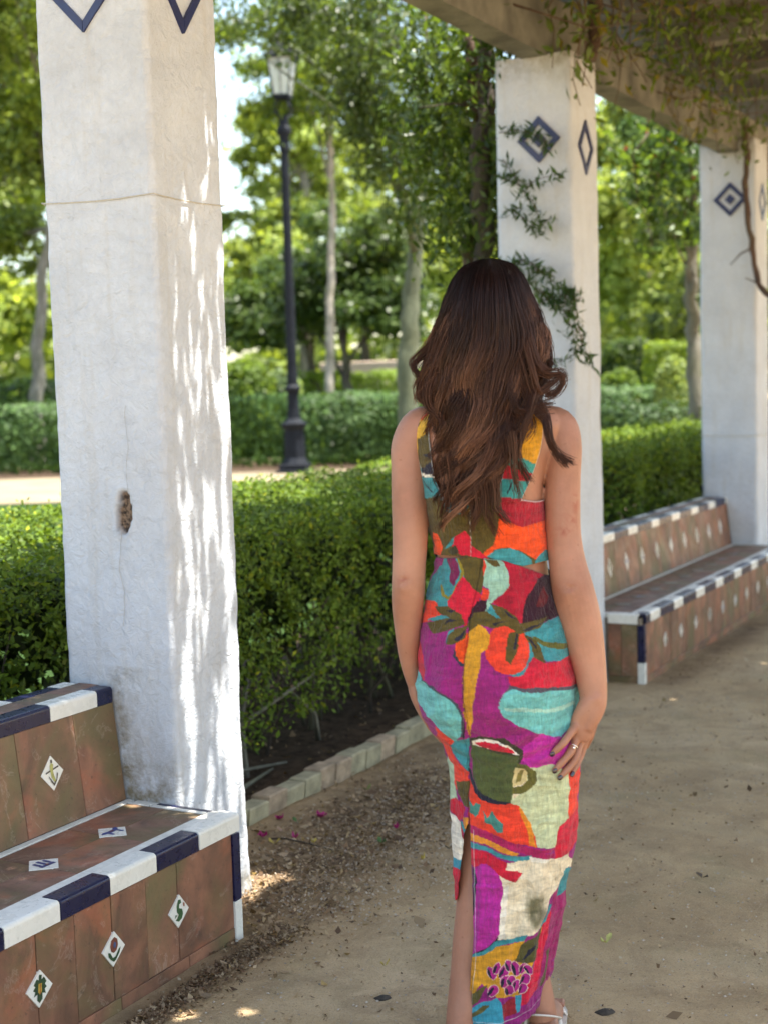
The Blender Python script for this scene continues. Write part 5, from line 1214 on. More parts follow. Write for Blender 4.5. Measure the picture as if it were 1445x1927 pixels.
# nails, ring, eyes, lips
for nm, (c, d) in tips.items():
    d = Vector(d).normalized(); V, F = ellip((0, 0, 0), (.0050, .0020, .0068), 12, 8)
    q_ = d.to_track_quat('-Z', 'Y'); up_ = Vector((0, -1, 0)); x_ = d.cross(up_).normalized(); M_ = Matrix((x_, -x_.cross(-d).normalized()*-1, -d)).transposed()
    yv = x_.cross(-d).normalized(); yv = yv if yv.y < 0 else -yv
    M_ = Matrix((x_, yv, -d)).transposed(); c_ = Vector(c)+yv*.0054+d*.0015
    mesh('nail', [tuple(M_ @ Vector(v)+c_) for v in V], F, NAIL, body, smooth=True)
c, d, r_ = ringp; d = Vector(d).normalized(); A = d.cross(Vector((0, 1, 0))).normalized(); B = d.cross(A)
P = [tuple(Vector(c)+(A*math.cos(t)+B*math.sin(t))*(r_+.0006)) for t in np.linspace(0, 2*math.pi, 25)]
ro_ = mesh('ring', *tube(P, .0013, 8, False), SILVER, WOM, smooth=True)
V, F = ellip(tuple(Vector(c)+Vector((.001, -(r_+.0025), 0))), (.0032, .0022, .0030), 8, 6); mesh('ring_stone', V, F, SILVER, ro_)
for s_ in (-1, 1): mesh('eye', *ellip((HX+s_*.031, .086, HZ+.004), (.0125, .010, .009), 14, 10), EYE, WOM, smooth=True)
mesh('lips', *ellip((HX, .097, HZ-.062), (.022, .009, .008), 16, 8), LIP, WOM, smooth=True)

# ---- print of the fabric: painted shapes in metres on the back of the garment, laid over one another
def C8(*c): return np.array(lin(c))*.88
OLIVE, RED, CRIM, ORG, ORR, TEAL, AQUA, MINT, PALE, MAGN, HOT, GOLD, PLUM, NAVY, CREAM, WHITEc, MUG = [C8(*c) for c in (
 (88,76,34), (205,28,55), (172,22,48), (236,80,28), (232,66,42), (62,142,150), (112,188,186), (150,190,170), (200,208,165), (150,34,116), (194,44,156), (214,152,38), (52,20,36), (34,34,52), (238,222,190), (245,236,218), (78,88,48))]
PETALS = []
for (x_, z_), a_, b_, t_ in zip([(0.0044, 0.2113), (0.0157, 0.2213), (0.0307, 0.2156), (0.042, 0.2271), (0.0556, 0.2186), (0.0721, 0.2186), (0.0831, 0.2158), (0.0331, 0.1956), (0.0468, 0.1928), (0.0548, 0.1814), (0.0078, 0.1755), (0.0744, 0.1929), (0.0409, 0.1727), (0.0698, 0.1728)], (.0085, .007, .009, .008, .0095, .008, .007, .0085, .009, .008, .010, .009, .009, .008), (.014, .012, .015, .012, .015, .013, .012, .014, .013, .014, .012, .014, .012, .012), (.3, -.4, -.5, .4, .2, -.5, .5, -.3, .4, -.3, -.6, -.5, .2, -.4)):
    PETALS.append((C8(240, 205, 190), x_, z_, a_*1.13, b_*1.1, t_)); PETALS.append((C8(178, 36, 128), x_, z_, a_, b_, t_)); PETALS.append((NAVY, x_-a_*.55, z_-.002, a_*.35, b_*.8, t_))
SKPRINT = [
 (TEAL, [(-0.066, 1.1097), (-0.0869, 1.0733), (-0.108, 1.0334), (-0.1157, 0.9931), (-0.0724, 0.989), (-0.0587, 1.0056), (-0.0342, 1.0522), (-0.0397, 1.1025)]),
 (C8(118,30,78), [(-0.0646, 1.0997), (-0.0529, 1.1028), (-0.0435, 1.0825), (-0.0434, 1.059), (-0.0546, 1.0341), (-0.0637, 1.0426), (-0.0621, 1.0661), (-0.0683, 1.0863)]),
 (C8(140,128,40), [(-0.0529, 1.1061), (-0.0403, 1.1018), (-0.0319, 1.0789), (-0.0341, 1.0589), (-0.0464, 1.0322), (-0.0602, 1.0106), (-0.0686, 1.0064), (-0.0811, 1.0144), (-0.0862, 1.0363), (-0.0805, 1.0379), (-0.0756, 1.0193), (-0.0684, 1.0142), (-0.0599, 1.0207), (-0.0444, 1.0456), (-0.0406, 1.0657), (-0.0433, 1.0892)]),
 (OLIVE, [(-0.0442, 1.1059), (0.0049, 1.0966), (0.0062, 1.048), (-0.0018, 1.018), (-0.0149, 1.0283), (-0.0342, 1.0538), (-0.0362, 1.079)]),
 (RED, [(-0.0375, 1.0556), (-0.0148, 1.0317), (0.0005, 1.018), (-0.0124, 0.9913), (-0.0262, 0.9713), (-0.03, 0.9512), (-0.0694, 0.9754), (-0.0704, 1.0024), (-0.0548, 1.0257)]),
 (ORR, [(0.0052, 1.0932), (0.013, 1.0864), (0.0124, 1.0613), (0.0043, 1.0531)]), (ORR, [(0.0035, 1.0347), (0.015, 1.0278), (0.018, 1.0143), (0.0045, 1.0061), (-0.0031, 1.0079), (0.0022, 1.0213)]),
 (MINT, [(0.0082, 1.0948), (0.033, 1.0943), (0.051, 1.084), (0.057, 1.0571), (0.0565, 1.0337), (0.0446, 1.0188), (0.0279, 1.0107), (0.0177, 1.0025), (0.0104, 0.9741), (0.0023, 0.9826), (0.0111, 1.0043), (0.0164, 1.0177), (0.0151, 1.0311), (0.0036, 1.038), (0.0051, 1.0581), (0.0101, 1.0781)]),
 (CRIM, [(0.0331, 1.096), (0.0659, 1.0853), (0.1511, 1.0653), (0.151, 1.0553), (0.1178, 1.0426), (0.0975, 1.0162), (0.083, 0.956), (0.0701, 0.9697), (0.0505, 0.9868), (0.0194, 1.0042), (0.0446, 1.0188), (0.0565, 1.0337), (0.0571, 1.0638), (0.0509, 1.0823)]),
 (OLIVE, [(0.0092, 1.0932), (0.0329, 1.0893), (0.0399, 1.0782), (0.0293, 1.0754), (0.0162, 1.083)]),
 (PLUM, [(0.1511, 1.062), (0.1112, 1.0427), (0.0958, 1.0162), (0.0869, 0.9862), (0.0836, 0.9543), (0.1095, 0.9573), (0.136, 0.9612), (0.1659, 0.9714), (0.1502, 1.0119)]),
 (C8(96,26,34), [(0.1307, 1.029), (0.1171, 1.0091), (0.1134, 0.9891), (0.1299, 0.9888), (0.1402, 1.0087)]),
 (TEAL, [(0.086, 0.9392), (0.1094, 0.9522), (0.1692, 0.9714), (0.1847, 0.914), (0.1907, 0.8803), (0.1279, 0.8795), (0.1084, 0.9018)]),
 (TEAL, [(0.0107, 0.9842), (0.0177, 1.0009), (0.0373, 0.9871), (0.0502, 0.97), (0.0434, 0.9634), (0.0138, 0.974)]),
 (ORR, [(-0.1138, 0.9998), (-0.0955, 1.0002), (-0.0827, 0.9757), (-0.1083, 0.9575), (-0.1252, 0.9494)]), (RED, [(-0.1378, 0.9191), (-0.1296, 0.9122), (-0.1226, 0.8849), (-0.1147, 0.8389), (-0.1397, 0.8478)]),
 (PLUM, [(-0.0104, 1.0047), (0.0112, 1.0077), (0.0108, 0.9909), (-0.0028, 0.9743), (-0.0132, 0.9576), (-0.0268, 0.9444), (-0.0262, 0.9713)]),
 (TEAL, [(-0.1133, 0.9586), (-0.103, 0.9676), (-0.0878, 0.9724), (-0.0627, 0.9753), (-0.0697, 0.9653), (-0.0932, 0.9607)]), (TEAL, [(-0.0724, 0.9214), (-0.0669, 0.9416), (-0.0551, 0.9489), (-0.0607, 0.9246), (-0.0692, 0.9173)]),
 (ORG, [(-0.0547, 0.9212), (-0.0437, 0.9379), (-0.0286, 0.941), (-0.03, 0.8819), (-0.0418, 0.8786), (-0.0531, 0.8941)]),
 (C8(48,60,78), [(-0.0558, 0.9178), (-0.0531, 0.8941), (-0.0418, 0.8786), (-0.0301, 0.8785), (-0.0302, 0.8734), (-0.0452, 0.8753), (-0.0581, 0.8941)]),
 (TEAL, ('ell', [(0.0638, 0.9085), (0.1069, 0.9078), (0.0627, 0.8568)])), (ORR, ('ell', [(0.0522, 0.9087), (0.097, 0.908), (0.0511, 0.8594)])),
 (GOLD, [(-0.0064, 0.9626), (0.0179, 0.9369), (0.009, 0.91), (-0.0005, 0.9034), (-0.0052, 0.873), (-0.0163, 0.8257), (-0.0205, 0.7883), (-0.0302, 0.7338), (-0.0331, 0.7219), (-0.0409, 0.7749), (-0.0418, 0.8362), (-0.0383, 0.8837), (-0.0269, 0.941)]),
 (OLIVE, [(-0.0143, 0.9829), (0.0107, 0.9858), (0.0303, 0.9721), (0.0536, 0.975), (0.0764, 0.9578), (0.0964, 0.9609), (0.1395, 0.9702), (0.1159, 0.9471), (0.0793, 0.9376), (0.0499, 0.9549), (0.0232, 0.9486), (-0.0065, 0.9592), (-0.0252, 0.9427), (-0.0282, 0.9579)]),
 (OLIVE, [(0.0144, 1.0043), (0.044, 0.992), (0.0702, 0.9747), (0.0845, 0.9493), (0.0631, 0.9547), (0.0337, 0.9754)]), (OLIVE, [(0.0545, 0.9397), (0.0778, 0.9443), (0.0728, 0.9124), (0.0582, 0.8806), (0.0491, 0.8891), (0.0497, 0.9162)]),
 (OLIVE, [(0.0843, 0.9392), (0.1056, 0.9271), (0.1201, 0.9083), (0.1252, 0.8762), (0.1064, 0.8815), (0.1036, 0.9086)]), (C8(98,98,42), [(0.1024, 0.9322), (0.1352, 0.9182), (0.1911, 0.9039), (0.191, 0.8954), (0.135, 0.9064), (0.1055, 0.9237)]),
 (OLIVE, [(-0.0964, 0.9901), (-0.069, 0.9923), (-0.0393, 0.9783), (-0.0348, 0.958), (-0.0702, 0.9434), (-0.1039, 0.9348), (-0.1141, 0.9526), (-0.0931, 0.9623), (-0.0662, 0.9703), (-0.0878, 0.9758)]), (OLIVE, [(-0.0266, 0.9562), (-0.0354, 0.9327), (-0.0575, 0.9195), (-0.0715, 0.9174), (-0.0671, 0.9349), (-0.05, 0.9498)]),
 (NAVY, [(0.0201, 0.9611), (0.0518, 0.9666), (0.0283, 0.9563)]), (NAVY, [(0.044, 0.9886), (0.075, 0.9669), (0.0536, 0.9767)]), (NAVY, [(-0.0783, 0.9553), (-0.0479, 0.9683), (-0.0663, 0.968)]), (NAVY, [(-0.0572, 0.928), (-0.0267, 0.9511), (-0.0473, 0.9261)]), (NAVY, [(0.0622, 0.9092), (0.0711, 0.9394), (0.0754, 0.9393), (0.0671, 0.9091)]), (NAVY, [(-0.0759, 0.984), (-0.0491, 0.9886), (-0.0626, 0.9804)]), (NAVY, [(0.0893, 0.9374), (0.1119, 0.9084), (0.1134, 0.9017), (0.1005, 0.9187)]), (NAVY, [(0.0828, 0.9459), (0.1294, 0.9603), (0.096, 0.9424)]),
 (RED, [(0.0964, 0.8817), (0.1049, 0.8917), (0.1229, 0.8773), (0.194, 0.8809), (0.2028, 0.816), (0.1599, 0.8217), (0.054, 0.8356), (0.0494, 0.8536), (0.0777, 0.86)]),
 (C8(84,80,92), [(0.0524, 0.8383), (0.1996, 0.8188), (0.1993, 0.8059), (0.1598, 0.8132), (0.0804, 0.8261), (0.0471, 0.8248), (0.0351, 0.8114), (0.0281, 0.7945), (0.0403, 0.8181)]),
 (AQUA, [(0.0572, 0.8322), (0.0936, 0.8242), (0.1598, 0.8159), (0.2027, 0.8109), (0.2022, 0.7788), (0.185, 0.7383), (0.1597, 0.7192), (0.1085, 0.734), (0.0689, 0.7515), (0.0387, 0.7757), (0.0304, 0.7945), (0.0386, 0.8182)]),
 (C8(160,205,190), [(0.0398, 0.7961), (0.126, 0.7831), (0.1924, 0.7857), (0.1923, 0.7782), (0.1259, 0.7746), (0.0463, 0.7875)]),
 (C8(70,72,86), [(-0.1323, 0.8477), (-0.1066, 0.831), (-0.0733, 0.819), (-0.0504, 0.7972), (-0.0405, 0.7647), (-0.0421, 0.7237), (-0.0488, 0.7238), (-0.0445, 0.7647), (-0.0538, 0.7938), (-0.0741, 0.8139), (-0.1067, 0.8252), (-0.1315, 0.8408)]),
 (AQUA, [(-0.1396, 0.8512), (-0.1281, 0.8425), (-0.1067, 0.8252), (-0.0741, 0.8139), (-0.0538, 0.7938), (-0.0445, 0.7647), (-0.0488, 0.7238), (-0.0627, 0.7085), (-0.0824, 0.7269), (-0.0988, 0.7432), (-0.1413, 0.7898)]),
 (TEAL, [(-0.066, 0.7096), (-0.0331, 0.7236), (-0.035, 0.6441), (-0.0537, 0.6614), (-0.0706, 0.6863), (-0.0661, 0.7034)]),
 (HOT, [(0.0744, 0.6986), (0.1118, 0.7323), (0.1597, 0.7188), (0.1848, 0.7315), (0.1843, 0.6975), (0.1437, 0.6596), (0.0904, 0.6618), (0.069, 0.6774)]),
 (ORR, [(-0.0988, 0.7397), (-0.0633, 0.7102), (-0.0716, 0.6863), (-0.0538, 0.658), (-0.035, 0.6441), (-0.0357, 0.6156), (-0.0621, 0.5947), (-0.0715, 0.6245), (-0.0836, 0.6796)]),
 # mug and what lies round it
 (C8(58,56,36), [(-0.0321, 0.7229), (-0.0085, 0.7275), (0.0449, 0.7241), (0.0785, 0.6992), (0.078, 0.678), (0.067, 0.6644), (-0.031, 0.6996)]),
 (PALE, [(0.0585, 0.6603), (0.0859, 0.6611), (0.1418, 0.6606), (0.1752, 0.6356), (0.1734, 0.5929), (0.1701, 0.5298), (0.1491, 0.5231), (0.1428, 0.4789), (0.1022, 0.4848), (0.0984, 0.5143), (0.0835, 0.5393), (0.0709, 0.5688), (0.0514, 0.5837)]),
 (CREAM, [(0.0476, 0.6671), (0.0805, 0.6646), (0.0872, 0.6161), (0.0571, 0.5938)]),
 (ORR, [(-0.0346, 0.6286), (-0.0287, 0.623), (-0.0103, 0.5921), (0.0495, 0.5818), (0.0658, 0.5789), (0.0868, 0.5382), (0.1012, 0.5101), (0.1034, 0.4842), (0.064, 0.4929), (0.0261, 0.5071), (-0.037, 0.5277)]),
 (C8(232,140,40), [(0.0658, 0.5781), (0.077, 0.5663), (0.0928, 0.5382), (0.1015, 0.4848), (0.0885, 0.4899), (0.0838, 0.5242)]),
 (NAVY, [(-0.0368, 0.651), (-0.0294, 0.6509), (-0.0243, 0.6341), (-0.0153, 0.6117), (0.0008, 0.5976), (0.0279, 0.589), (0.0517, 0.5838), (0.0386, 0.5791), (0.0114, 0.5827), (-0.0077, 0.587), (-0.0215, 0.6019), (-0.03, 0.6258)]),
 (MUG, [(-0.0296, 0.7072), (-0.0121, 0.7025), (0.0174, 0.6933), (0.0426, 0.6885), (0.0678, 0.686), (0.0709, 0.6781), (0.064, 0.6613), (0.0578, 0.6276), (0.0538, 0.5961), (0.0503, 0.5837), (0.0261, 0.5884), (-0.0012, 0.5987), (-0.0142, 0.6101), (-0.0236, 0.6339), (-0.0273, 0.6622)]),
 (WHITEc, [(-0.0289, 0.716), (-0.0087, 0.7216), (0.0248, 0.7196), (0.0513, 0.7097), (0.0695, 0.6884), (0.0309, 0.6963), (-0.0091, 0.7022), (-0.0274, 0.7071)]), (RED, [(-0.024, 0.7126), (-0.0021, 0.7164), (0.0313, 0.7134), (0.0545, 0.7022), (0.0649, 0.6905), (0.0276, 0.6963), (-0.0091, 0.7035)]),
 (C8(102,98,42), [(0.0654, 0.6672), (0.0871, 0.6643), (0.1035, 0.6504), (0.1064, 0.6298), (0.0961, 0.6145), (0.0758, 0.6044), (0.0541, 0.6045), (0.0544, 0.6183), (0.0762, 0.6215), (0.0881, 0.6334), (0.0851, 0.6506), (0.0736, 0.6569), (0.0636, 0.6583)]),
 (C8(214,196,140), [(0.0629, 0.6597), (0.0763, 0.6582), (0.0861, 0.6489), (0.0858, 0.6317), (0.0745, 0.6226), (0.0561, 0.6207), (0.0575, 0.6371)]), (C8(130,120,60), [(0.0719, 0.6558), (0.0785, 0.6541), (0.073, 0.6301), (0.0612, 0.6251), (0.0683, 0.6439)]),
 (ORR, [(0.1719, 0.6491), (0.1973, 0.6489), (0.1963, 0.5933), (0.1902, 0.5487), (0.1699, 0.5363)]),
 (RED, [(0.1491, 0.5238), (0.1699, 0.5377), (0.1984, 0.5543), (0.189, 0.4816), (0.1719, 0.4339), (0.162, 0.4424), (0.1614, 0.4536), (0.1418, 0.4537), (0.1423, 0.4818)]),
 (C8(70,132,122), [(-0.0355, 0.588), (-0.0244, 0.5725), (-0.0187, 0.5809), (-0.0093, 0.5775), (-0.0139, 0.5556), (-0.0223, 0.5467), (-0.033, 0.5558)]), (C8(70,132,122), [(-0.0054, 0.5654), (0.0024, 0.5485), (0.0123, 0.5653), (0.0229, 0.5498), (0.0355, 0.5385), (0.0351, 0.5189), (0.0236, 0.5175), (0.0103, 0.5353), (-0.0033, 0.5387)]),
 (C8(176,30,92), [(-0.037, 0.5283), (-0.0037, 0.5213), (0.037, 0.5048), (0.0775, 0.4863), (0.1101, 0.4786), (0.1428, 0.4776), (0.1427, 0.4728), (0.1181, 0.4707), (0.1425, 0.4636), (0.1423, 0.4523), (0.1178, 0.4538), (0.0772, 0.4709), (0.0365, 0.4851), (-0.0041, 0.505), (-0.0373, 0.5122)]),
 (C8(232,150,48), [(-0.0374, 0.5108), (-0.0041, 0.505), (0.0366, 0.4865), (0.069, 0.4709), (0.0635, 0.4647), (0.0336, 0.4753), (-0.0044, 0.4924), (-0.0378, 0.4939)]),
 (TEAL, [(-0.0378, 0.4925), (-0.0045, 0.4881), (0.0362, 0.471), (0.0716, 0.4647), (0.0949, 0.4652), (0.0904, 0.4489), (0.0687, 0.4526), (0.036, 0.462), (-0.0047, 0.4774), (-0.0381, 0.4793)]),
 (CREAM, [(0.0358, 0.4527), (0.0947, 0.4567), (0.1178, 0.4524), (0.1451, 0.4537), (0.175, 0.4564), (0.1767, 0.3973), (0.1561, 0.3875), (0.1436, 0.3734), (0.1293, 0.3409), (0.115, 0.3055), (0.0873, 0.2884), (0.0171, 0.2841), (0.0266, 0.341), (0.0319, 0.3977), (0.0244, 0.4288)]),
 (WHITEc, [(0.0279, 0.4033), (0.0459, 0.4089), (0.0395, 0.3693), (0.0323, 0.287), (0.0199, 0.2856)]), (WHITEc, [(0.0907, 0.4624), (0.1097, 0.4595), (0.1451, 0.4537), (0.1177, 0.4496), (0.0932, 0.4525)]),
 (RED, [(-0.0382, 0.4776), (-0.0047, 0.4763), (0.0251, 0.4621), (0.0427, 0.4541), (0.0377, 0.4372), (0.0628, 0.4349), (0.075, 0.4258), (0.0574, 0.4112), (0.0384, 0.4169), (0.0244, 0.4282), (0.0083, 0.4452), (-0.0108, 0.4495), (-0.0276, 0.4369), (-0.039, 0.4417)]),
 (HOT*.8+MAGN*.2, [(-0.0282, 0.4332), (-0.0136, 0.4481), (0.0029, 0.4481), (0.0244, 0.4282), (0.0314, 0.3977), (0.0269, 0.341), (0.0215, 0.2969), (0.0044, 0.2722), (-0.0375, 0.2484), (-0.0386, 0.3183), (-0.0289, 0.3553)]),
 (C8(120,40,100), [(-0.0412, 0.4431), (-0.0306, 0.4261), (-0.0286, 0.3695), (-0.0358, 0.3212), (-0.0442, 0.3183)]), (NAVY, [(-0.0343, 0.4445), (-0.0272, 0.429), (-0.0235, 0.3978), (-0.0265, 0.3638), (-0.0357, 0.324), (-0.0379, 0.3268), (-0.0305, 0.3695), (-0.0295, 0.4035)]),
 ('SMUDGE', [(0.1015, 0.3452), (0.1281, 0.3451), (0.1008, 0.3055)]),
 (NAVY, [(-0.0403, 0.2475), (-0.0096, 0.2636), (0.0192, 0.2913), (0.0179, 0.2841), (-0.0069, 0.2584), (-0.0376, 0.2441)]),
 (GOLD, [(-0.0516, 0.2398), (-0.0098, 0.2527), (0.0127, 0.2713), (0.0775, 0.2799), (0.0687, 0.2557), (0.0586, 0.2323), (0.0944, 0.2329), (0.0681, 0.1551), (0.0185, 0.1577), (-0.0141, 0.1863), (-0.054, 0.1379)]),
 (TEAL, [(-0.0403, 0.247), (-0.0124, 0.2584), (0.0115, 0.2818), (0.0433, 0.287), (0.0846, 0.2913), (0.0761, 0.279), (0.0431, 0.2779), (0.0154, 0.2713), (-0.007, 0.2527), (-0.0405, 0.2407)]), (TEAL, [(0.1122, 0.3012), (0.125, 0.3267), (0.135, 0.3508), (0.139, 0.348), (0.1318, 0.3239), (0.1191, 0.3055)]),
 (C8(90,84,42), [(0.0559, 0.2351), (0.0705, 0.2722), (0.0982, 0.287), (0.1192, 0.3083), (0.1166, 0.2756), (0.0985, 0.2329), (0.0765, 0.2294)]), (NAVY, [(0.0698, 0.2386), (0.0839, 0.2585), (0.1007, 0.2728), (0.0949, 0.2585), (0.0753, 0.24)]),
 (C8(232,150,48), [(0.1164, 0.3055), (0.1218, 0.304), (0.1159, 0.2785), (0.1058, 0.2557), (0.1118, 0.2813)]),
 (C8(214,28,62), [(0.1192, 0.3083), (0.1389, 0.3381), (0.1392, 0.2842), (0.1275, 0.2415), (0.1124, 0.1672), (0.0663, 0.1341), (0.064, 0.157), (0.0941, 0.2201), (0.1036, 0.2557)]),
 (C8(160,32,98), [(0.1716, 0.4142), (0.1562, 0.3903), (0.1436, 0.3734), (0.1389, 0.3381), (0.1283, 0.2842), (0.1136, 0.2329), (0.1075, 0.1987), (0.1018, 0.1615), (0.1206, 0.1644), (0.1409, 0.2273), (0.1703, 0.3408)]),
 (TEAL, [(0.1612, 0.4114), (0.1716, 0.417), (0.1681, 0.3691), (0.1527, 0.3465), (0.156, 0.3833)]),
 (C8(96,88,44), [(0.1215, 0.2443), (0.1304, 0.25), (0.1209, 0.1844), (0.1109, 0.1615), (0.1083, 0.1701), (0.1157, 0.1987)]),
 (C8(60,150,172), [(-0.055, 0.0947), (-0.0403, 0.1293), (-0.0149, 0.151), (0.0163, 0.1589), (0.0269, 0.1411), (0.0254, 0.0951)]), (C8(96,88,44), [(-0.0539, 0.1408), (-0.0283, 0.1696), (-0.0036, 0.1869), (-0.0247, 0.1467), (-0.0544, 0.1206)]), (C8(96,88,44), [(-0.0378, 0.1178), (-0.0151, 0.141), (-0.0012, 0.1439), (-0.0183, 0.1237), (-0.0352, 0.1121)]),
 (C8(150,36,44), [(0.0264, 0.1434), (0.0515, 0.1556), (0.0634, 0.1269), (0.0285, 0.1109), (0.0254, 0.0951)]), (C8(60,150,172), [(0.0538, 0.159), (0.0687, 0.1591), (0.0625, 0.1235), (0.0564, 0.1226)]),
 # scattered petals
] + [(c_, ('ell2', cx_, cz_, a_, b_, t_)) for c_, cx_, cz_, a_, b_, t_ in PETALS] + [
 # narrow panel left of the slit
 (C8(178,200,168), [(-0.0791, 0.6683), (-0.0663, 0.6512), (-0.0663, 0.606), (-0.0616, 0.572), (-0.0707, 0.5607), (-0.0818, 0.5608)]),
 (OLIVE, [(-0.0623, 0.6149), (-0.0529, 0.6153), (-0.0465, 0.6203), (-0.0352, 0.6244), (-0.0366, 0.567), (-0.0464, 0.5671), (-0.0538, 0.5798)]), (RED, [(-0.0739, 0.5673), (-0.0667, 0.579), (-0.0539, 0.5756), (-0.0433, 0.5609), (-0.0444, 0.539), (-0.0611, 0.5292), (-0.0745, 0.542)]),
 (C8(214,140,50), [(-0.0485, 0.5396), (-0.0371, 0.5446), (-0.0377, 0.5193), (-0.0449, 0.5165)]),
 (WHITEc*.95, [(-0.0773, 0.5392), (-0.0705, 0.5363), (-0.0611, 0.5301), (-0.0535, 0.5264), (-0.0476, 0.4982), (-0.0533, 0.4426), (-0.0799, 0.4371)]), (C8(190,28,50), [(-0.0562, 0.5278), (-0.0524, 0.5264), (-0.0456, 0.5109), (-0.0477, 0.494), (-0.0518, 0.5024)]), (TEAL, [(-0.0569, 0.532), (-0.0487, 0.5306), (-0.0422, 0.5137), (-0.0456, 0.5095)]),
 (C8(60,150,172), [(-0.0799, 0.4362), (-0.0533, 0.4432), (-0.0549, 0.42), (-0.0803, 0.4172)]), (RED, [(-0.0803, 0.4172), (-0.0549, 0.4206), (-0.0644, 0.3354), (-0.0826, 0.3269)]),
]
def inpoly(x, z, P):
    ins = np.zeros(len(x), bool); n = len(P)
    for i in range(n):
        x0, z0 = P[i]; x1, z1 = P[(i+1) % n]
        if z0 == z1: continue
        c = ((z0 > z) != (z1 > z)) & (x < (x1-x0)*(z-z0)/(z1-z0)+x0); ins ^= c
    return ins
def paint(x, z, base, shapes, wob=.0022):
    P2 = np.c_[x, z]; x2 = x+wob*fbm(P2, 38, 2)+.0006*vn(P2, 240, 4); z2 = z+wob*fbm(P2, 38, 12)
    col = np.tile(base, (len(x), 1)).astype(float)
    for c, P in shapes:
        if isinstance(c, str):
            (cx_, cz_), (ax, _), (_, bz) = P; e = ((x2-cx_)/(ax-cx_))**2+((z2-cz_)/(bz-cz_))**2
            k = np.clip(1.15-e+.35*fbm(P2, 60, 8), 0, 1)[:, None]**.8*.9; col = col*(1-k)+np.array(C8(92, 88, 52))*k; continue
        if isinstance(P, tuple) and P[0] == 'ell2':
            dx_, dz_ = x2-P[1], z2-P[2]; cs, sn = math.cos(P[5]), math.sin(P[5]); m_ = ((dx_*cs+dz_*sn)/P[3])**2+((-dx_*sn+dz_*cs)/P[4])**2 < 1
        elif isinstance(P, tuple):
            (cx_, cz_), (ax, _), (_, bz) = P[1]; m_ = ((x2-cx_)/(ax-cx_))**2+((z2-cz_)/(bz-cz_))**2 < 1
        else: m_ = inpoly(x2, z2, P)
        col[m_] = c
    return col
# ---- skirt mesh
SEAM = [(1.1174, 0.0062, -1.0051), (1.0954, 0.0057, -1.0063), (1.0407, -0.0075, -1.0093), (0.9748, -0.0233, -1.013), (0.884, -0.0386, -1.018), (0.8026, -0.0405, -1.0225), (0.7241, -0.0325, -1.0268), (0.6171, -0.035, -1.0327), (0.5253, -0.0361, -1.0378), (0.4433, -0.0369, -1.0424), (0.2445, -0.0349, -1.0533), (0.1692, -0.0434, -1.0575), (0.0655, -0.0538, -1.0632)]
SLIT = [(0.5091, -0.0382, -1.0527), (0.4803, -0.049, -1.0543), (0.4294, -0.0547, -1.0571), (0.383, -0.0585, -1.0597), (0.326, -0.0662, -1.0628)]
p_ = 2.2
NU, NV = 520, 620
zt_c = interp  # alias
def ztop_s(ph):   # waist edge height round the body
    s = np.cos(ph); back = np.sin(ph) < .3
    return np.where(back, interp(s, [-1, -.3, .2, .7, 1], [1.0885, 1.0975, 1.0869, 1.0634, 1.0443]), 1.055)
def zhem_s(ph): return .092+.030*np.clip(np.cos(ph), 0, 1)-.012*np.clip(-np.sin(ph), 0, 1)
v = np.linspace(0, 1, NV)[:, None]; u = np.linspace(0, 1, NU)[None]
zr = 1.075+(.07-1.075)*v; 
def phi_edges(z):
    xl, xr, yb, yf = skirt_at(z); c = (xl+xr)/2; r_ = (xr-xl)/2
    xs_ = smooth_interp(z, [t[0] for t in SEAM], [t[1] for t in SEAM]); t = np.clip((xs_-c)/r_, -.98, .98)
    phR = -np.arccos(np.sign(t)*np.abs(t)**(p_/2))
    phL = phR+2*np.pi; za, zb = SLIT[0][0], SLIT[-1][0]
    xe = interp(z, [t_[0] for t_ in SLIT], [t_[1] for t_ in SLIT]); t = np.clip((xe-c)/r_, -1, .98); phE = 2*np.pi-np.arccos(np.sign(t)*np.abs(t)**(p_/2))
    phL = np.where(z < za, np.where(z > zb, np.minimum(phL, phE), np.pi-(zb-z)/(zb-.07)*.5), phL)
    return phR, phL
phR, phL = phi_edges(zr[:, 0])
# keep the slit edge from jumping at its foot
for i in range(1, NV):
    if phL[i] < phL[i-1]-.06: phL[i] = phL[i-1]-.06
uu = u; PH = phR[:, None]+uu*(phL-phR)[:, None]
zt = ztop_s(PH[:1]); zh = zhem_s(PH[-1:]); 
t_ = (zr-1.075)/(.07-1.075); ZZ = zt+(zh-zt)*t_
xl, xr, yb, yf = skirt_at(ZZ.ravel()); c = np.cos(PH.ravel()); s = np.sin(PH.ravel()); ce = np.sign(c)*np.abs(c)**(2/p_); se = np.sign(s)*np.abs(s)**(2/p_)
X_ = (xl+xr)/2+(xr-xl)/2*ce; Y_ = np.where(s < 0, yb, yf)*se; Z_ = ZZ.ravel()
Q3 = np.c_[X_, Y_, Z_]; nr = np.c_[ce, se*1.2, 0*ce]; nr /= np.linalg.norm(nr, axis=1)[:, None]+1e-9
bk = np.clip(-s, 0, 1)
d = .0022*fbm(Q3*np.array([1, 1, .55]), 46, 3)+.0036*fbm(Q3*np.array([1.6, 1.6, .5]), 13, 6)+.0030*(1-np.abs(fbm(Q3*np.array([.6, .6, 1.5])+Q3[:, [2, 0, 1]]*.5, 11, 14)))**3*np.clip((Z_-.55)/.1, 0, 1)
zb_ = 0.8142
for sg, x0 in ((-1, -0.072), (1, 0.0727)):
    d += bk*.013*np.exp(-((X_-x0)/.055)**2-((Z_-zb_-.0)/.075)**2)
seamx = interp(Z_, [t[0] for t in SEAM], [t[1] for t in SEAM])
d -= bk*.010*np.exp(-((X_-seamx)/.020)**2)*np.exp(-((Z_-.80)/.16)**2)
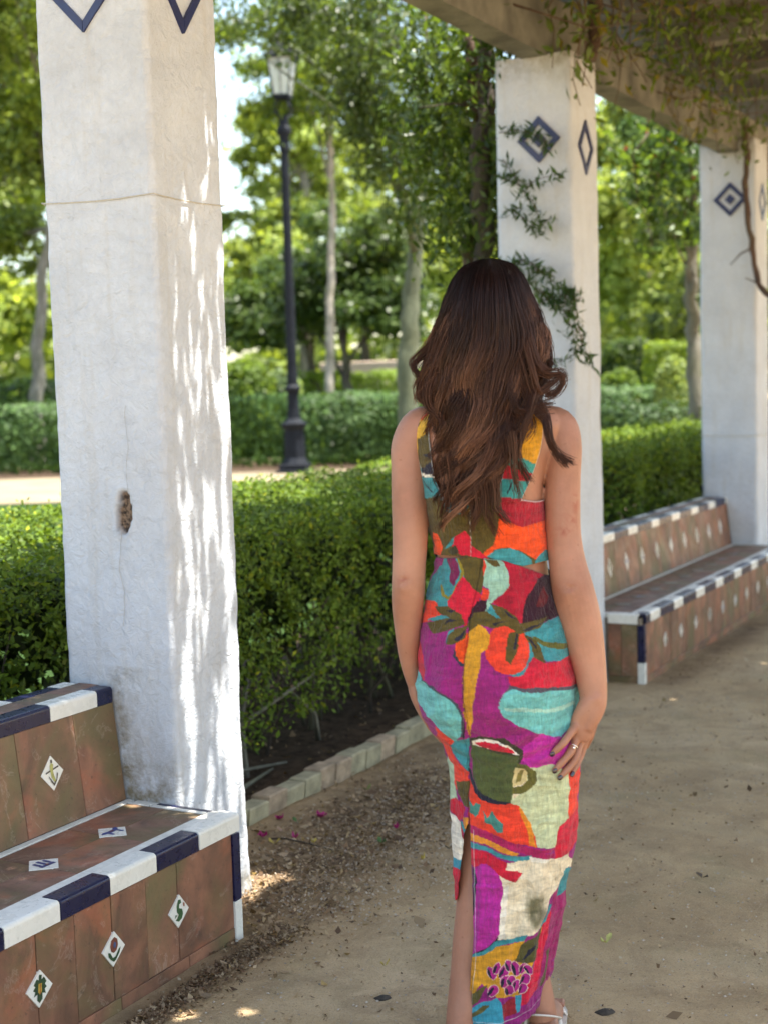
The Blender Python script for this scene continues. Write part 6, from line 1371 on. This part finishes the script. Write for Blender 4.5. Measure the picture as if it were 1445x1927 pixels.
d += bk*.0036*np.sin((Z_-.3*np.abs(X_-.03)-.0)*2*np.pi/.035+3*vn(Q3, 8, 21))*np.exp(-((Z_-.695)/.045)**2)      # drag lines under the seat
low = sstep(.62, .35, Z_) if False else np.clip((.60-Z_)/.3, 0, 1)
d += low*.0085*vn(np.c_[PH.ravel()*3.6, Z_*2.2, 0*Z_], 1.0, 31)+low*.0040*vn(np.c_[PH.ravel()*11, Z_*5, 0*Z_], 1.0, 33)
d -= .0022*np.exp(-((X_-seamx)/.0022)**2)*(s < 0)*(Z_ > .5)
Qw = Q3*np.array([1, 1, .8])+.03*np.c_[vn(Q3, 9, 61), vn(Q3, 9, 62), vn(Q3, 9, 63)]
d += .0042*(1-np.abs(vn(Qw, 17, 64)))**5-.0024*(1-np.abs(vn(Qw*np.array([1, 1, .45]), 24, 66)))**6
V3 = Q3+nr*d[:, None]
# right edge of the slit turned outwards a little
ue = np.tile(u, (NV, 1)).ravel(); V3[:, 1] -= .010*np.exp(-(ue/.02))*np.clip((.5-Z_)/.3, 0, 1); 
hem = np.exp(-((Z_-zh.repeat(NV, 0).ravel()-.018)/.0016)**2); V3 -= nr*(hem*.0012)[:, None]
fr_ = s > 0; xm = np.where(fr_, (xl+xr)-X_, X_)
COL = paint(xm, Z_, MAGN, SKPRINT)
st = np.exp(-((X_-seamx-.0085)/.0007)**2)*(s < 0)*(Z_ < .52); COL = COL*(1-.5*st[:, None])+.5*st[:, None]*.8
st = np.exp(-((X_-seamx)/.0011)**2)*(s < 0)*(Z_ > .52); COL = COL*(1-.65*st[:, None])
st = np.exp(-((Z_-zh.repeat(NV, 0).ravel()-.022)/.0007)**2); COL = COL*(1-.6*st[:, None])+.6*st[:, None]*.8
q = (np.arange(NV-1)[:, None]*NU+np.arange(NU-1)[None]).ravel()
so_ = mesh('skirt', V3, np.stack([q, q+NU, q+NU+1, q+1], 1), CLOTH, WOM, smooth=True, col=COL)
m_ = so_.modifiers.new('t', 'SOLIDIFY'); m_.thickness = .0016; m_.offset = -1
# ---- top: band round the chest and two straps
TOPP = [
 (C8(60,120,132), [(-0.0716, 1.2315), (-0.0276, 1.2305), (-0.0209, 1.1998), (-0.0355, 1.1858), (-0.0658, 1.1899), (-0.0762, 1.2078)]), (C8(150,120,44), [(-0.0278, 1.2237), (-0.018, 1.2099), (-0.0201, 1.1896), (-0.0321, 1.183), (-0.0216, 1.1998)]),
 (C8(168,30,48), [(0.0448, 1.2288), (0.1536, 1.2127), (0.1527, 1.162), (0.0854, 1.156), (0.0413, 1.1739)]),
 (ORG, [(0.0398, 1.1758), (0.0871, 1.1565), (0.1595, 1.1649), (0.1583, 1.0985), (0.1337, 1.099), (0.112, 1.0854), (0.0828, 1.106), (0.0533, 1.115), (0.03, 1.1094), (0.0132, 1.0947), (0.005, 1.0983), (0.0068, 1.1049), (0.0303, 1.1211)]),
 (RED, [(-0.052, 1.1395), (-0.0285, 1.1523), (-0.0199, 1.1372), (-0.0187, 1.1181), (0.0002, 1.1084), (0.0197, 1.0913), (-0.0397, 1.0992), (-0.0575, 1.1189)]), (TEAL, [(-0.0726, 1.1115), (-0.052, 1.1402), (-0.0551, 1.1229), (-0.0643, 1.1147)]),
 (TEAL, [(0.0132, 1.0964), (0.0333, 1.1094), (0.0598, 1.1132), (0.0827, 1.104), (0.1028, 1.0863), (0.1068, 1.0695), (0.0853, 1.0699), (0.0526, 1.0839)]), (TEAL, [(0.1103, 1.0828), (0.1321, 1.1023), (0.1584, 1.1018), (0.1579, 1.0752), (0.1102, 1.0761)]), (C8(60,58,40), [(-0.0661, 1.1064), (-0.0525, 1.1211), (-0.0429, 1.1059), (-0.0563, 1.0995)]),
 (ORG, [(-0.0984, 1.1438), (-0.0868, 1.1419), (-0.0765, 1.116), (-0.0847, 1.0934), (-0.0996, 1.097)]),
 (C8(222,70,34), [(-0.152, 1.3892), (-0.1143, 1.4084), (-0.0769, 1.4208), (-0.077, 1.4141), (-0.0943, 1.3978), (-0.1015, 1.3805), (-0.1523, 1.3774)]), (C8(216,168,52), [(-0.1522, 1.3818), (-0.0946, 1.3877), (-0.1017, 1.3474), (-0.1161, 1.341), (-0.1237, 1.3345), (-0.134, 1.3036), (-0.1545, 1.3014)]),
 (OLIVE, [(-0.0962, 1.3894), (-0.0774, 1.4007), (-0.0757, 1.3332), (-0.0741, 1.2655), (-0.1147, 1.2648), (-0.1547, 1.2912), (-0.1426, 1.3011), (-0.1318, 1.3239), (-0.1196, 1.3377), (-0.1058, 1.3468), (-0.1002, 1.3541)]),
 (NAVY, [(-0.1118, 1.3105), (-0.0898, 1.3106), (-0.0799, 1.3022), (-0.1002, 1.3034)]), (NAVY, [(-0.1074, 1.285), (-0.0885, 1.2964), (-0.0804, 1.2843), (-0.099, 1.2831)]), (NAVY, [(-0.1228, 1.2796), (-0.0837, 1.2861), (-0.0808, 1.2664), (-0.1146, 1.2706)]), (NAVY, [(-0.1285, 1.3819), (-0.1324, 1.3651), (-0.1249, 1.3649)]),
 (TEAL, [(-0.1544, 1.3048), (-0.1428, 1.295), (-0.1148, 1.2638), (-0.0708, 1.2604), (-0.0648, 1.2314), (-0.0956, 1.2202), (-0.116, 1.2173), (-0.1556, 1.2607)]), (WHITEc, [(-0.1459, 1.3046), (-0.1426, 1.2991), (-0.1273, 1.2787), (-0.1011, 1.2679), (-0.0724, 1.2655), (-0.0725, 1.2607), (-0.1012, 1.2628), (-0.1181, 1.2659), (-0.1428, 1.2937)]),
 (NAVY, [(-0.1089, 1.2562), (-0.0868, 1.2319), (-0.0892, 1.2302), (-0.1076, 1.2528)]),
 (C8(226,160,34), [(0.0756, 1.3326), (0.0899, 1.3793), (0.1438, 1.4012), (0.1459, 1.3342), (0.1323, 1.3244), (0.1131, 1.2829), (0.0815, 1.2955)]), (ORG, [(0.0521, 1.3333), (0.0823, 1.3325), (0.0832, 1.2971), (0.0516, 1.3097)]),
 (C8(62,150,140), [(0.0483, 1.3091), (0.0849, 1.2987), (0.1214, 1.2793), (0.1144, 1.2609), (0.0479, 1.2923)]), (C8(186,32,50), [(0.0445, 1.2903), (0.1144, 1.2626), (0.1074, 1.2476), (0.0438, 1.2599)]), (C8(60,148,150), [(0.0338, 1.2612), (0.1074, 1.2489), (0.0933, 1.2141), (0.0295, 1.2224)]), (NAVY, [(0.0655, 1.252), (0.0679, 1.2519), (0.0559, 1.2268), (0.0539, 1.2286)]),
]
ZB = [(x, z) for x, z in [(-0.0885, 1.0966), (-0.0468, 1.098), (0.0056, 1.0936), (0.0512, 1.0839), (0.0881, 1.0743), (0.1339, 1.08)]]
ZT = [(x, z) for x, z in [(-0.1129, 1.2272), (-0.0761, 1.222), (-0.0218, 1.2207), (0.0367, 1.2215), (0.0863, 1.216), (0.1325, 1.2063)]]
NU2, NV2 = 420, 90
ph = np.linspace(0, 2*np.pi, NU2)[None].repeat(NV2, 0); v = np.linspace(0, 1, NV2)[:, None]
c = np.cos(ph); s = np.sin(ph); xx = .027+.128*c
back_b = interp(xx.ravel(), [a[0] for a in ZB], [a[1] for a in ZB]).reshape(xx.shape); back_t = interp(xx.ravel(), [a[0] for a in ZT], [a[1] for a in ZT]).reshape(xx.shape)
kf = sstep(-.15, .5, s); zb2 = back_b*(1-kf)+1.075*kf; zt2 = back_t*(1-kf)+(1.285+.02*np.cos(2*(xx-.027)/.128*np.pi))*kf
ZZ = zt2+(zb2-zt2)*v
xl, xr, yb, yf = torso_at(ZZ.ravel()); ce = np.sign(c.ravel())*np.abs(c.ravel())**(2/2.2); se = np.sign(s.ravel())*np.abs(s.ravel())**(2/2.2)
X_ = (xl+xr)/2+((xr-xl)/2+.0065)*ce; Y_ = (np.where(se < 0, yb, yf)+.0075)*se; Z_ = ZZ.ravel()
Q3 = np.c_[X_, Y_, Z_]; nr = np.c_[ce, se, 0*ce]
d = .0015*fbm(Q3*np.array([1, 1, .6]), 46, 43)+.0032*fbm(Q3*np.array([.7, .7, 1.5]), 16, 46)-.0014*np.exp(-((X_--0.0193)/.0016)**2)*(se < 0)
V3 = Q3+nr*d[:, None]
COL = paint(np.where(se > 0, xl+xr-X_, X_), Z_, OLIVE, TOPP, .0015)
st = np.exp(-((v.repeat(NU2, 1).ravel()-.006)/.010)**2); COL = COL*(1-.7*st[:, None])+.7*st[:, None]*.75
st = np.exp(-((X_--0.0193)/.0006)**2)*(se < 0); COL = COL*(1-.5*st[:, None])+.5*st[:, None]*.7
q = (np.arange(NV2-1)[:, None]*NU2+np.arange(NU2-1)[None]).ravel()
top = mesh('top', V3, np.stack([q, q+NU2, q+NU2+1, q+1], 1), CLOTH, WOM, smooth=True, col=COL)
m_ = top.modifiers.new('t', 'SOLIDIFY'); m_.thickness = .0015; m_.offset = -1
def strap(outer, inner, topz):
    """outer/inner back edge points (x,z) from the band up to the shoulder, then mirrored down the front"""
    n = 70; o_ = np.array(outer); i_ = np.array(inner); tt = np.linspace(0, 1, n)
    def rs(P):
        d_ = np.r_[0, np.cumsum(np.linalg.norm(np.diff(P, axis=0), axis=1))]; d_ /= d_[-1]; return np.c_[smooth_interp(tt, d_, P[:, 0]), smooth_interp(tt, d_, P[:, 1])]
    o_, i_ = rs(o_), rs(i_); nw = 34; V = []; PC = []
    for k in range(n):
        for j in range(nw):
            a = j/(nw-1); x, z = o_[k]*(1-a)+i_[k]*a; h = TB.ray_cast(Vector((x, -1, z)), Vector((0, 1, 0)))
            if h[0] is None: h2 = TB.find_nearest(Vector((x, -.05, z))); hp, hn = h2[0], h2[1]
            else: hp, hn = h[0], h[1]
            if hn.y > 0: hn = -hn
            e_ = .0062+.0010*math.sin(a*math.pi)+.0012*float(vn(np.array([[x*1.2, z, 0]]), 55, 6)[0]); V.append(hp+hn*e_); PC.append((x, z))
    # over the shoulder and down the front
    m_ = 60
    for k in range(1, m_):
        t = k/(m_-1)
        for j in range(nw):
            a = j/(nw-1); x0, z0 = o_[-1]*(1-a)+i_[-1]*a; z = z0-(z0-1.27)*t; x = x0*(1-t*.15)+.03*t*.15
            if t < .12: h = TB.find_nearest(Vector((x, -.03+.10*t/.12, z0+.01))); 
            else: h = TB.ray_cast(Vector((x, 1, z)), Vector((0, -1, 0)))
            if h[0] is None: h = TB.find_nearest(Vector((x, .05, z)))
            hn = h[1]; 
            if t >= .12 and hn.y < 0: hn = -hn
            if hn.z < 0 and t < .12: hn = -hn
            V.append(h[0]+hn*.007); PC.append((x, z0+.002))
    V = np.array([tuple(p) for p in V]); nn_ = n+m_-1
    # relax the strip so that it lies smoothly
    G_ = V.reshape(nn_, nw, 3)
    for it in range(14): G_[1:-1] = .5*G_[1:-1]+.25*(G_[:-2]+G_[2:]); G_[:, 1:-1] = .6*G_[:, 1:-1]+.2*(G_[:, :-2]+G_[:, 2:])
    PC = np.array(PC); col = paint(PC[:, 0], PC[:, 1], OLIVE, TOPP, .0012)
    ee = np.tile(np.minimum(np.arange(nw), nw-1-np.arange(nw)), nn_) < 1; col[ee] = col[ee]*.4+.6*.7
    q = (np.arange(nn_-1)[:, None]*nw+np.arange(nw-1)[None]).ravel()
    o = mesh('shoulder_strap', G_.reshape(-1, 3), np.stack([q, q+1, q+nw+1, q+nw], 1), CLOTH, top, smooth=True, col=col)
    m2_ = o.modifiers.new('t', 'SOLIDIFY'); m2_.thickness = .0015; m2_.offset = 0
strap([(-0.11, 1.2162), (-0.1348, 1.267), (-0.1446, 1.3043), (-0.1471, 1.3348), (-0.1427, 1.3748), (-0.1323, 1.3962), (-0.1201, 1.4055)], [(-0.0697, 1.2153), (-0.0867, 1.2724), (-0.0941, 1.3236), (-0.0962, 1.367), (-0.0933, 1.394), (-0.0832, 1.411), (-0.0776, 1.4162)], 0)
strap([(0.0819, 1.2096), (0.1113, 1.2783), (0.1249, 1.318), (0.1297, 1.3448), (0.1303, 1.3749), (0.1242, 1.3923), (0.1179, 1.3989)], [(0.0332, 1.2107), (0.0473, 1.2626), (0.0579, 1.3035), (0.0737, 1.3366), (0.084, 1.3676), (0.0878, 1.3922), (0.0849, 1.4084)], 0)
# sandals
for (fx, tw, ys), lab in zip(FEET, ('left', 'right')):
    dx, dy = math.sin(tw), math.cos(tw); sx, sy = dy, -dx; e_ = empty('sandal', (0, 0, 0)); e_.parent = WOM
    P = []
    for t, w_ in ((-.055, .018), (-.04, .03), (0, .034), (.06, .034), (.12, .042), (.18, .040), (.225, .024), (.235, .006)): P.append((t, w_))
    pts = [(fx+dx*t+sx*w_, ys+dy*t+sy*w_) for t, w_ in P]+[(fx+dx*t-sx*w_, ys+dy*t-sy*w_) for t, w_ in P[::-1]]
    n_ = len(pts); V = [(x, y, .002) for x, y in pts]+[(x, y, .014) for x, y in pts]
    mesh('sole', V, [tuple(range(n_))[::-1], tuple(range(n_, 2*n_))]+[(i, (i+1) % n_, (i+1) % n_+n_, i+n_) for i in range(n_)], STRAP, e_)
    # heel strap: leaves the sole on both sides and passes behind the heel, above the ankle bone
    loop = []
    for a in np.linspace(-1.25, 1.25, 25):
        b_ = a*math.pi/2/1.25*1.15; rr2 = .0395; loop.append((fx+sx*rr2*math.sin(b_)*.95-dx*rr2*math.cos(b_)-dx*.004, ys+sy*rr2*math.sin(b_)*.95-dy*rr2*math.cos(b_)-dy*.004, .078+.022*math.cos(b_)-(.05 if lab == 'left' else 0)))
    mesh('heel_strap', *tube(loop, .0046, 8, True, .5), STRAP, e_, smooth=True)
    for sg in (-1, 1):
        p0 = (fx+sx*sg*.034, ys+sy*sg*.034, .012); p1 = loop[0] if sg < 0 else loop[-1]
        mesh('side_strap', *tube([p0, tuple((np.array(p0)+p1)/2+np.array([sx*sg*.005, sy*sg*.005, 0])), p1], .0042, 8, True, .5), STRAP, e_, smooth=True)
    arch = [(fx+dx*.155+sx*w_, ys+dy*.155+sy*w_, .012+.032*math.cos(w_/.042*math.pi/2)) for w_ in np.linspace(-.041, .041, 13)]
    mesh('toe_strap', *tube(arch, .006, 8, True, .5), STRAP, e_, smooth=True)

# ---- hair: clumped wavy strands over a dark under-layer
HO = [(1.7089, 0.0237, 0.0381), (1.7053, 0.0016, 0.0589), (1.6972, -0.0163, 0.0763), (1.6813, -0.0322, 0.0914), (1.6435, -0.052, 0.1104), (1.589, -0.07, 0.1269), (1.5452, -0.0845, 0.1371), (1.5122, -0.0921, 0.1387), (1.479, -0.0974, 0.1303), (1.44, -0.0939, 0.1207), (1.4008, -0.0905, 0.1188), (1.367, -0.079, 0.1115), (1.3109, -0.0782, 0.0815), (1.2547, -0.0785, 0.0536), (1.1983, -0.0811, 0.03), (1.1529, -0.0744, 0.0156)]
hz = [a[0] for a in HO]; HYB = interp(hz, [1.72, 1.705, 1.69, 1.66, 1.60, 1.5, 1.4, 1.3, 1.2, 1.1], [.0, .030, .058, .088, .108, .112, .118, .128, .126, .118])
def hair_at(z): return smooth_interp(z, hz, [a[1] for a in HO]), smooth_interp(z, hz, [a[2] for a in HO]), smooth_interp(z, hz, HYB)
ZTOP = hz[0]
def zy(y): return interp(np.array([y]), [488, 990], [hz[0], hz[-1]])[0]
NS = 32; strands = []; cols_ = []; rads = []
hr = np.random.default_rng(5)
def lockset(nl, rho0, rho1, kmin=26, kmax=48):
    for _ in range(nl):
        s0 = hr.uniform(-1, 1); s0 = np.sign(s0)*abs(s0)**.85; rho = hr.uniform(rho0, rho1)
        ye = interp(np.array([s0]), [-1, -.82, -.62, -.4, 0, .35, .6, .8, 1], [736, 756, 830, 920, 962, 925, 850, 780, 740])[0]+hr.normal(0, 20)
        if hr.random() < .38: ye -= hr.uniform(20, 150)*(1-.6*abs(s0))
        ze = zy(ye); lam = hr.uniform(.12, .23); ph_ = hr.uniform(0, 6.28); am = hr.uniform(.5, 1.5); tint = hr.random(); k = int(hr.uniform(kmin, kmax)); lv = hr.uniform(.6, 1.5)
        z = np.linspace(ZTOP-.002, ze, NS); xl_, xr_, yb_ = hair_at(z); t = np.linspace(0, 1, NS)
        drift = hr.normal(0, .12)*t**1.5
        for q_ in range(k):
            spread = (1-t)**.6*.10+.010+.05*t*(hr.random() < .18); so2 = s0+hr.normal(0, 1)*spread+drift; so2 = np.clip(so2, -1.04, 1.04)
            ang_ = so2*1.5; rh = rho+hr.normal(0, .02); wav = am*(.0010+.0200*np.clip((t-.22)/.78, 0, 1)**1.1); dph = hr.normal(0, .25)
            zz = z+hr.normal(0, .004)*t; cx_ = (xl_+xr_)/2; hw = (xr_-xl_)/2
            x = cx_+hw*np.sin(ang_)/math.sin(1.5)*np.where(np.abs(so2) < 1, 1, 1.03)*rh**.3
            y = -(yb_*rh)*np.cos(ang_*.93)+.012*(np.abs(so2) > .9)
            w_ = 2*np.pi*(ZTOP-zz)/lam+ph_+dph
            x = x+wav*np.sin(w_)+hr.normal(0, .0012); y = y+wav*.7*np.cos(w_)-.004*t
            # curled ends turn outwards
            cu = np.clip((t-.8)/.2, 0, 1)**1.6; x = x+np.sign(s0)*cu*.018*min(1, abs(s0)*1.4)*hr.uniform(.3, 1.2); zz = zz+cu*.012*hr.random()
            strands.append(np.c_[x, y, zz]); rads.append(hr.uniform(.00065, .00105)*(1-.55*t**4))
            base = np.array([.0150, .0062, .0045]); warm = np.array([.060, .0260, .0160]); hi = np.array([.215, .105, .062])
            g_ = np.clip((t-.12)/.75, 0, 1)[:, None]; cc = base*(1-g_)+warm*g_; h_ = (np.clip((t-.28)/.5, 0, 1)*max(0, tint-.35)*1.6)[:, None]*hr.uniform(.5, 1.1); cc = cc*(1-h_)+hi*h_
            cols_.append(cc*hr.uniform(.7, 1.3)*lv)
lockset(34, .72, .86, 20, 34); lockset(110, .90, 1.05, 20, 40)
def free_lock(pts, k, rad=.006, curl=0, tint=.3, taper=True):
    P = np.array(pts, float); t0 = np.linspace(0, len(P)-1, NS); t = np.linspace(0, 1, NS)
    C_ = np.stack([smooth_interp(t0, np.arange(len(P)), P[:, i]) for i in range(3)], 1)
    for _ in range(k):
        o_ = hr.normal(0, 1, 3)*rad; ph_ = hr.normal(0, .3); w_ = .004*np.sin(t*7+ph_)
        Cc = C_+o_*(1.15-.65*t[:, None] if taper else 1)+np.c_[w_, w_*.5, w_*.3]+hr.normal(0, .004, 3)*t[:, None]**3
        strands.append(Cc); rads.append(hr.uniform(.0006, .0010)*(1-.6*t**3)); cc = np.array([.036, .014, .009])*(1-tint)+np.array([.12, .05, .028])*tint
        cols_.append(np.tile(cc, (NS, 1))*hr.uniform(.6, 1.3))
def HL(lst): return lst
# curls at the right: flick out and loop back
free_lock([(p[0], y, p[1]) for p, y in zip([(0.1062, 1.5393), (0.1206, 1.4836), (0.1434, 1.4653), (0.1689, 1.4667), (0.1796, 1.4509), (0.1704, 1.4324), (0.1526, 1.4251), (0.1372, 1.43)], (-.09, -.095, -.09, -.08, -.075, -.075, -.08, -.085))], 60, .005, tint=.25)
free_lock([(p[0], y, p[1]) for p, y in zip([(0.1005, 1.5284), (0.1104, 1.4729), (0.124, 1.4337), (0.1485, 1.4408), (0.1709, 1.4578), (0.1787, 1.4642)], (-.10, -.105, -.10, -.09, -.08, -.08))], 40, .0045, tint=.35)
free_lock([(p[0], y, p[1]) for p, y in zip([(0.1287, 1.5606), (0.1457, 1.527), (0.1561, 1.4936), (0.1491, 1.4717), (0.1355, 1.4555)], (-.04, -.04, -.04, -.05, -.06))], 30, .004, tint=.15)
# lock lying over the right shoulder
free_lock([(p[0], y, p[1]) for p, y in zip([(0.0989, 1.4511), (0.1202, 1.4061), (0.1385, 1.3778), (0.1488, 1.3385), (0.1659, 1.3046), (0.1899, 1.2839)], (-.10, -.095, -.09, -.10, -.085, -.08))], 60, .0048, tint=.12)
free_lock([(p[0], y, p[1]) for p, y in zip([(0.0932, 1.4401), (0.1143, 1.3896), (0.1339, 1.3723), (0.1467, 1.3442), (0.1593, 1.3048), (0.1765, 1.2776)], (-.10, -.1, -.095, -.10, -.09, -.085))], 40, .004, tint=.1)
free_lock([(p[0], y, p[1]) for p, y in zip([(0.1151, 1.4284), (0.0976, 1.3845), (0.0855, 1.3402), (0.0815, 1.3068), (0.0953, 1.2706), (0.1004, 1.2503)], (-.10, -.12, -.12, -.12, -.115, -.115))], 50, .005, tint=.25)
free_lock([(p[0], y, p[1]) for p, y in zip([(0.1478, 1.4053), (0.1201, 1.4005), (0.0977, 1.3934), (0.0813, 1.4016), (0.0708, 1.4297)], (-.08, -.10, -.12, -.13, -.13))], 40, .006, tint=.05)
# curls at the left
free_lock([(p[0], y, p[1]) for p, y in zip([(-0.0645, 1.5888), (-0.088, 1.5398), (-0.1075, 1.5193), (-0.1248, 1.4999), (-0.122, 1.4798), (-0.11, 1.4661)], (-.05, -.05, -.045, -.045, -.05, -.05))], 60, .005, tint=.2)
free_lock([(p[0], y, p[1]) for p, y in zip([(-0.0767, 1.545), (-0.0993, 1.4902), (-0.1137, 1.455), (-0.1121, 1.4293), (-0.0946, 1.4154), (-0.0788, 1.4206)], (-.06, -.06, -.06, -.06, -.065, -.07))], 60, .005, tint=.25)
free_lock([(p[0], y, p[1]) for p, y in zip([(-0.06, 1.5445), (-0.0896, 1.4788), (-0.1019, 1.4346), (-0.0915, 1.4064), (-0.0728, 1.3914), (-0.0667, 1.3666)], (-.08, -.08, -.08, -.08, -.09, -.10))], 50, .006, tint=.3)
# stray tips at the bottom
for a, b_ in (((-0.046, 1.2088), (-0.0855, 1.1588)), ((-0.0014, 1.1965), (-0.0215, 1.1495)), ((0.0325, 1.207), (0.0596, 1.1669)), ((0.0155, 1.1961), (0.0311, 1.1438)), ((-0.0617, 1.2543), (-0.0781, 1.1813)), ((0.0679, 1.296), (0.0797, 1.2171))):
    free_lock([(a[0], -.135, a[1]+.05), (a[0], -.135, a[1]), ((a[0]+b_[0])/2+.005, -.130, (a[1]+b_[1])/2), (b_[0], -.122, b_[1])], 26, .006, tint=.3)
CC = np.array(strands); RD = np.array(rads); V, F = tubes_np(CC, RD, 3)
colh = np.repeat(np.array(cols_).reshape(-1, 3), 3, axis=0)
ho = mesh('hair', V, F, HAIR, WOM, smooth=True, col=colh)
# under-layer
zs = np.linspace(ZTOP-.004, zy(850), 60); xl_, xr_, yb_ = hair_at(zs); ps = np.linspace(-1.75, 1.75, 60); V = []
for i, z in enumerate(zs):
    k = .93-.25*max(0, (zy(760)-z)/(zy(760)-zs[-1])) if z < zy(760) else .93
    for a in ps: V.append(((xl_[i]+xr_[i])/2+(xr_[i]-xl_[i])/2*k*math.sin(a)/1.0, -(yb_[i]*.86)*math.cos(a*.93)+(.0 if abs(a) < 1.5 else .0), z))
q = (np.arange(59)[:, None]*60+np.arange(59)[None]).ravel()
mesh('under_hair', V, np.stack([q, q+60, q+61, q+1], 1), M_plain('dark_under_hair', (.010, .0048, .004), .6, var=.4, scale=90, bmp=.002), ho, smooth=True)
# hair framing the face (front of the scalp)
V, F = ellip((HX, .022, HZ+.004), (.082, .088, .099), 32, 20); V = [(x, y, z) for x, y, z in V]
F = [f for f in F if len(f) == 4 and not (sum(V[i][1] for i in f)/4 > .055 and sum(V[i][2] for i in f)/4 < HZ+.055) and sum(V[i][2] for i in f)/4 > HZ-.06]
mesh('front_hair', V, F, M_plain('dark_front_hair', (.014, .006, .005), .5, var=.4, scale=120, bmp=.002), ho, smooth=True)
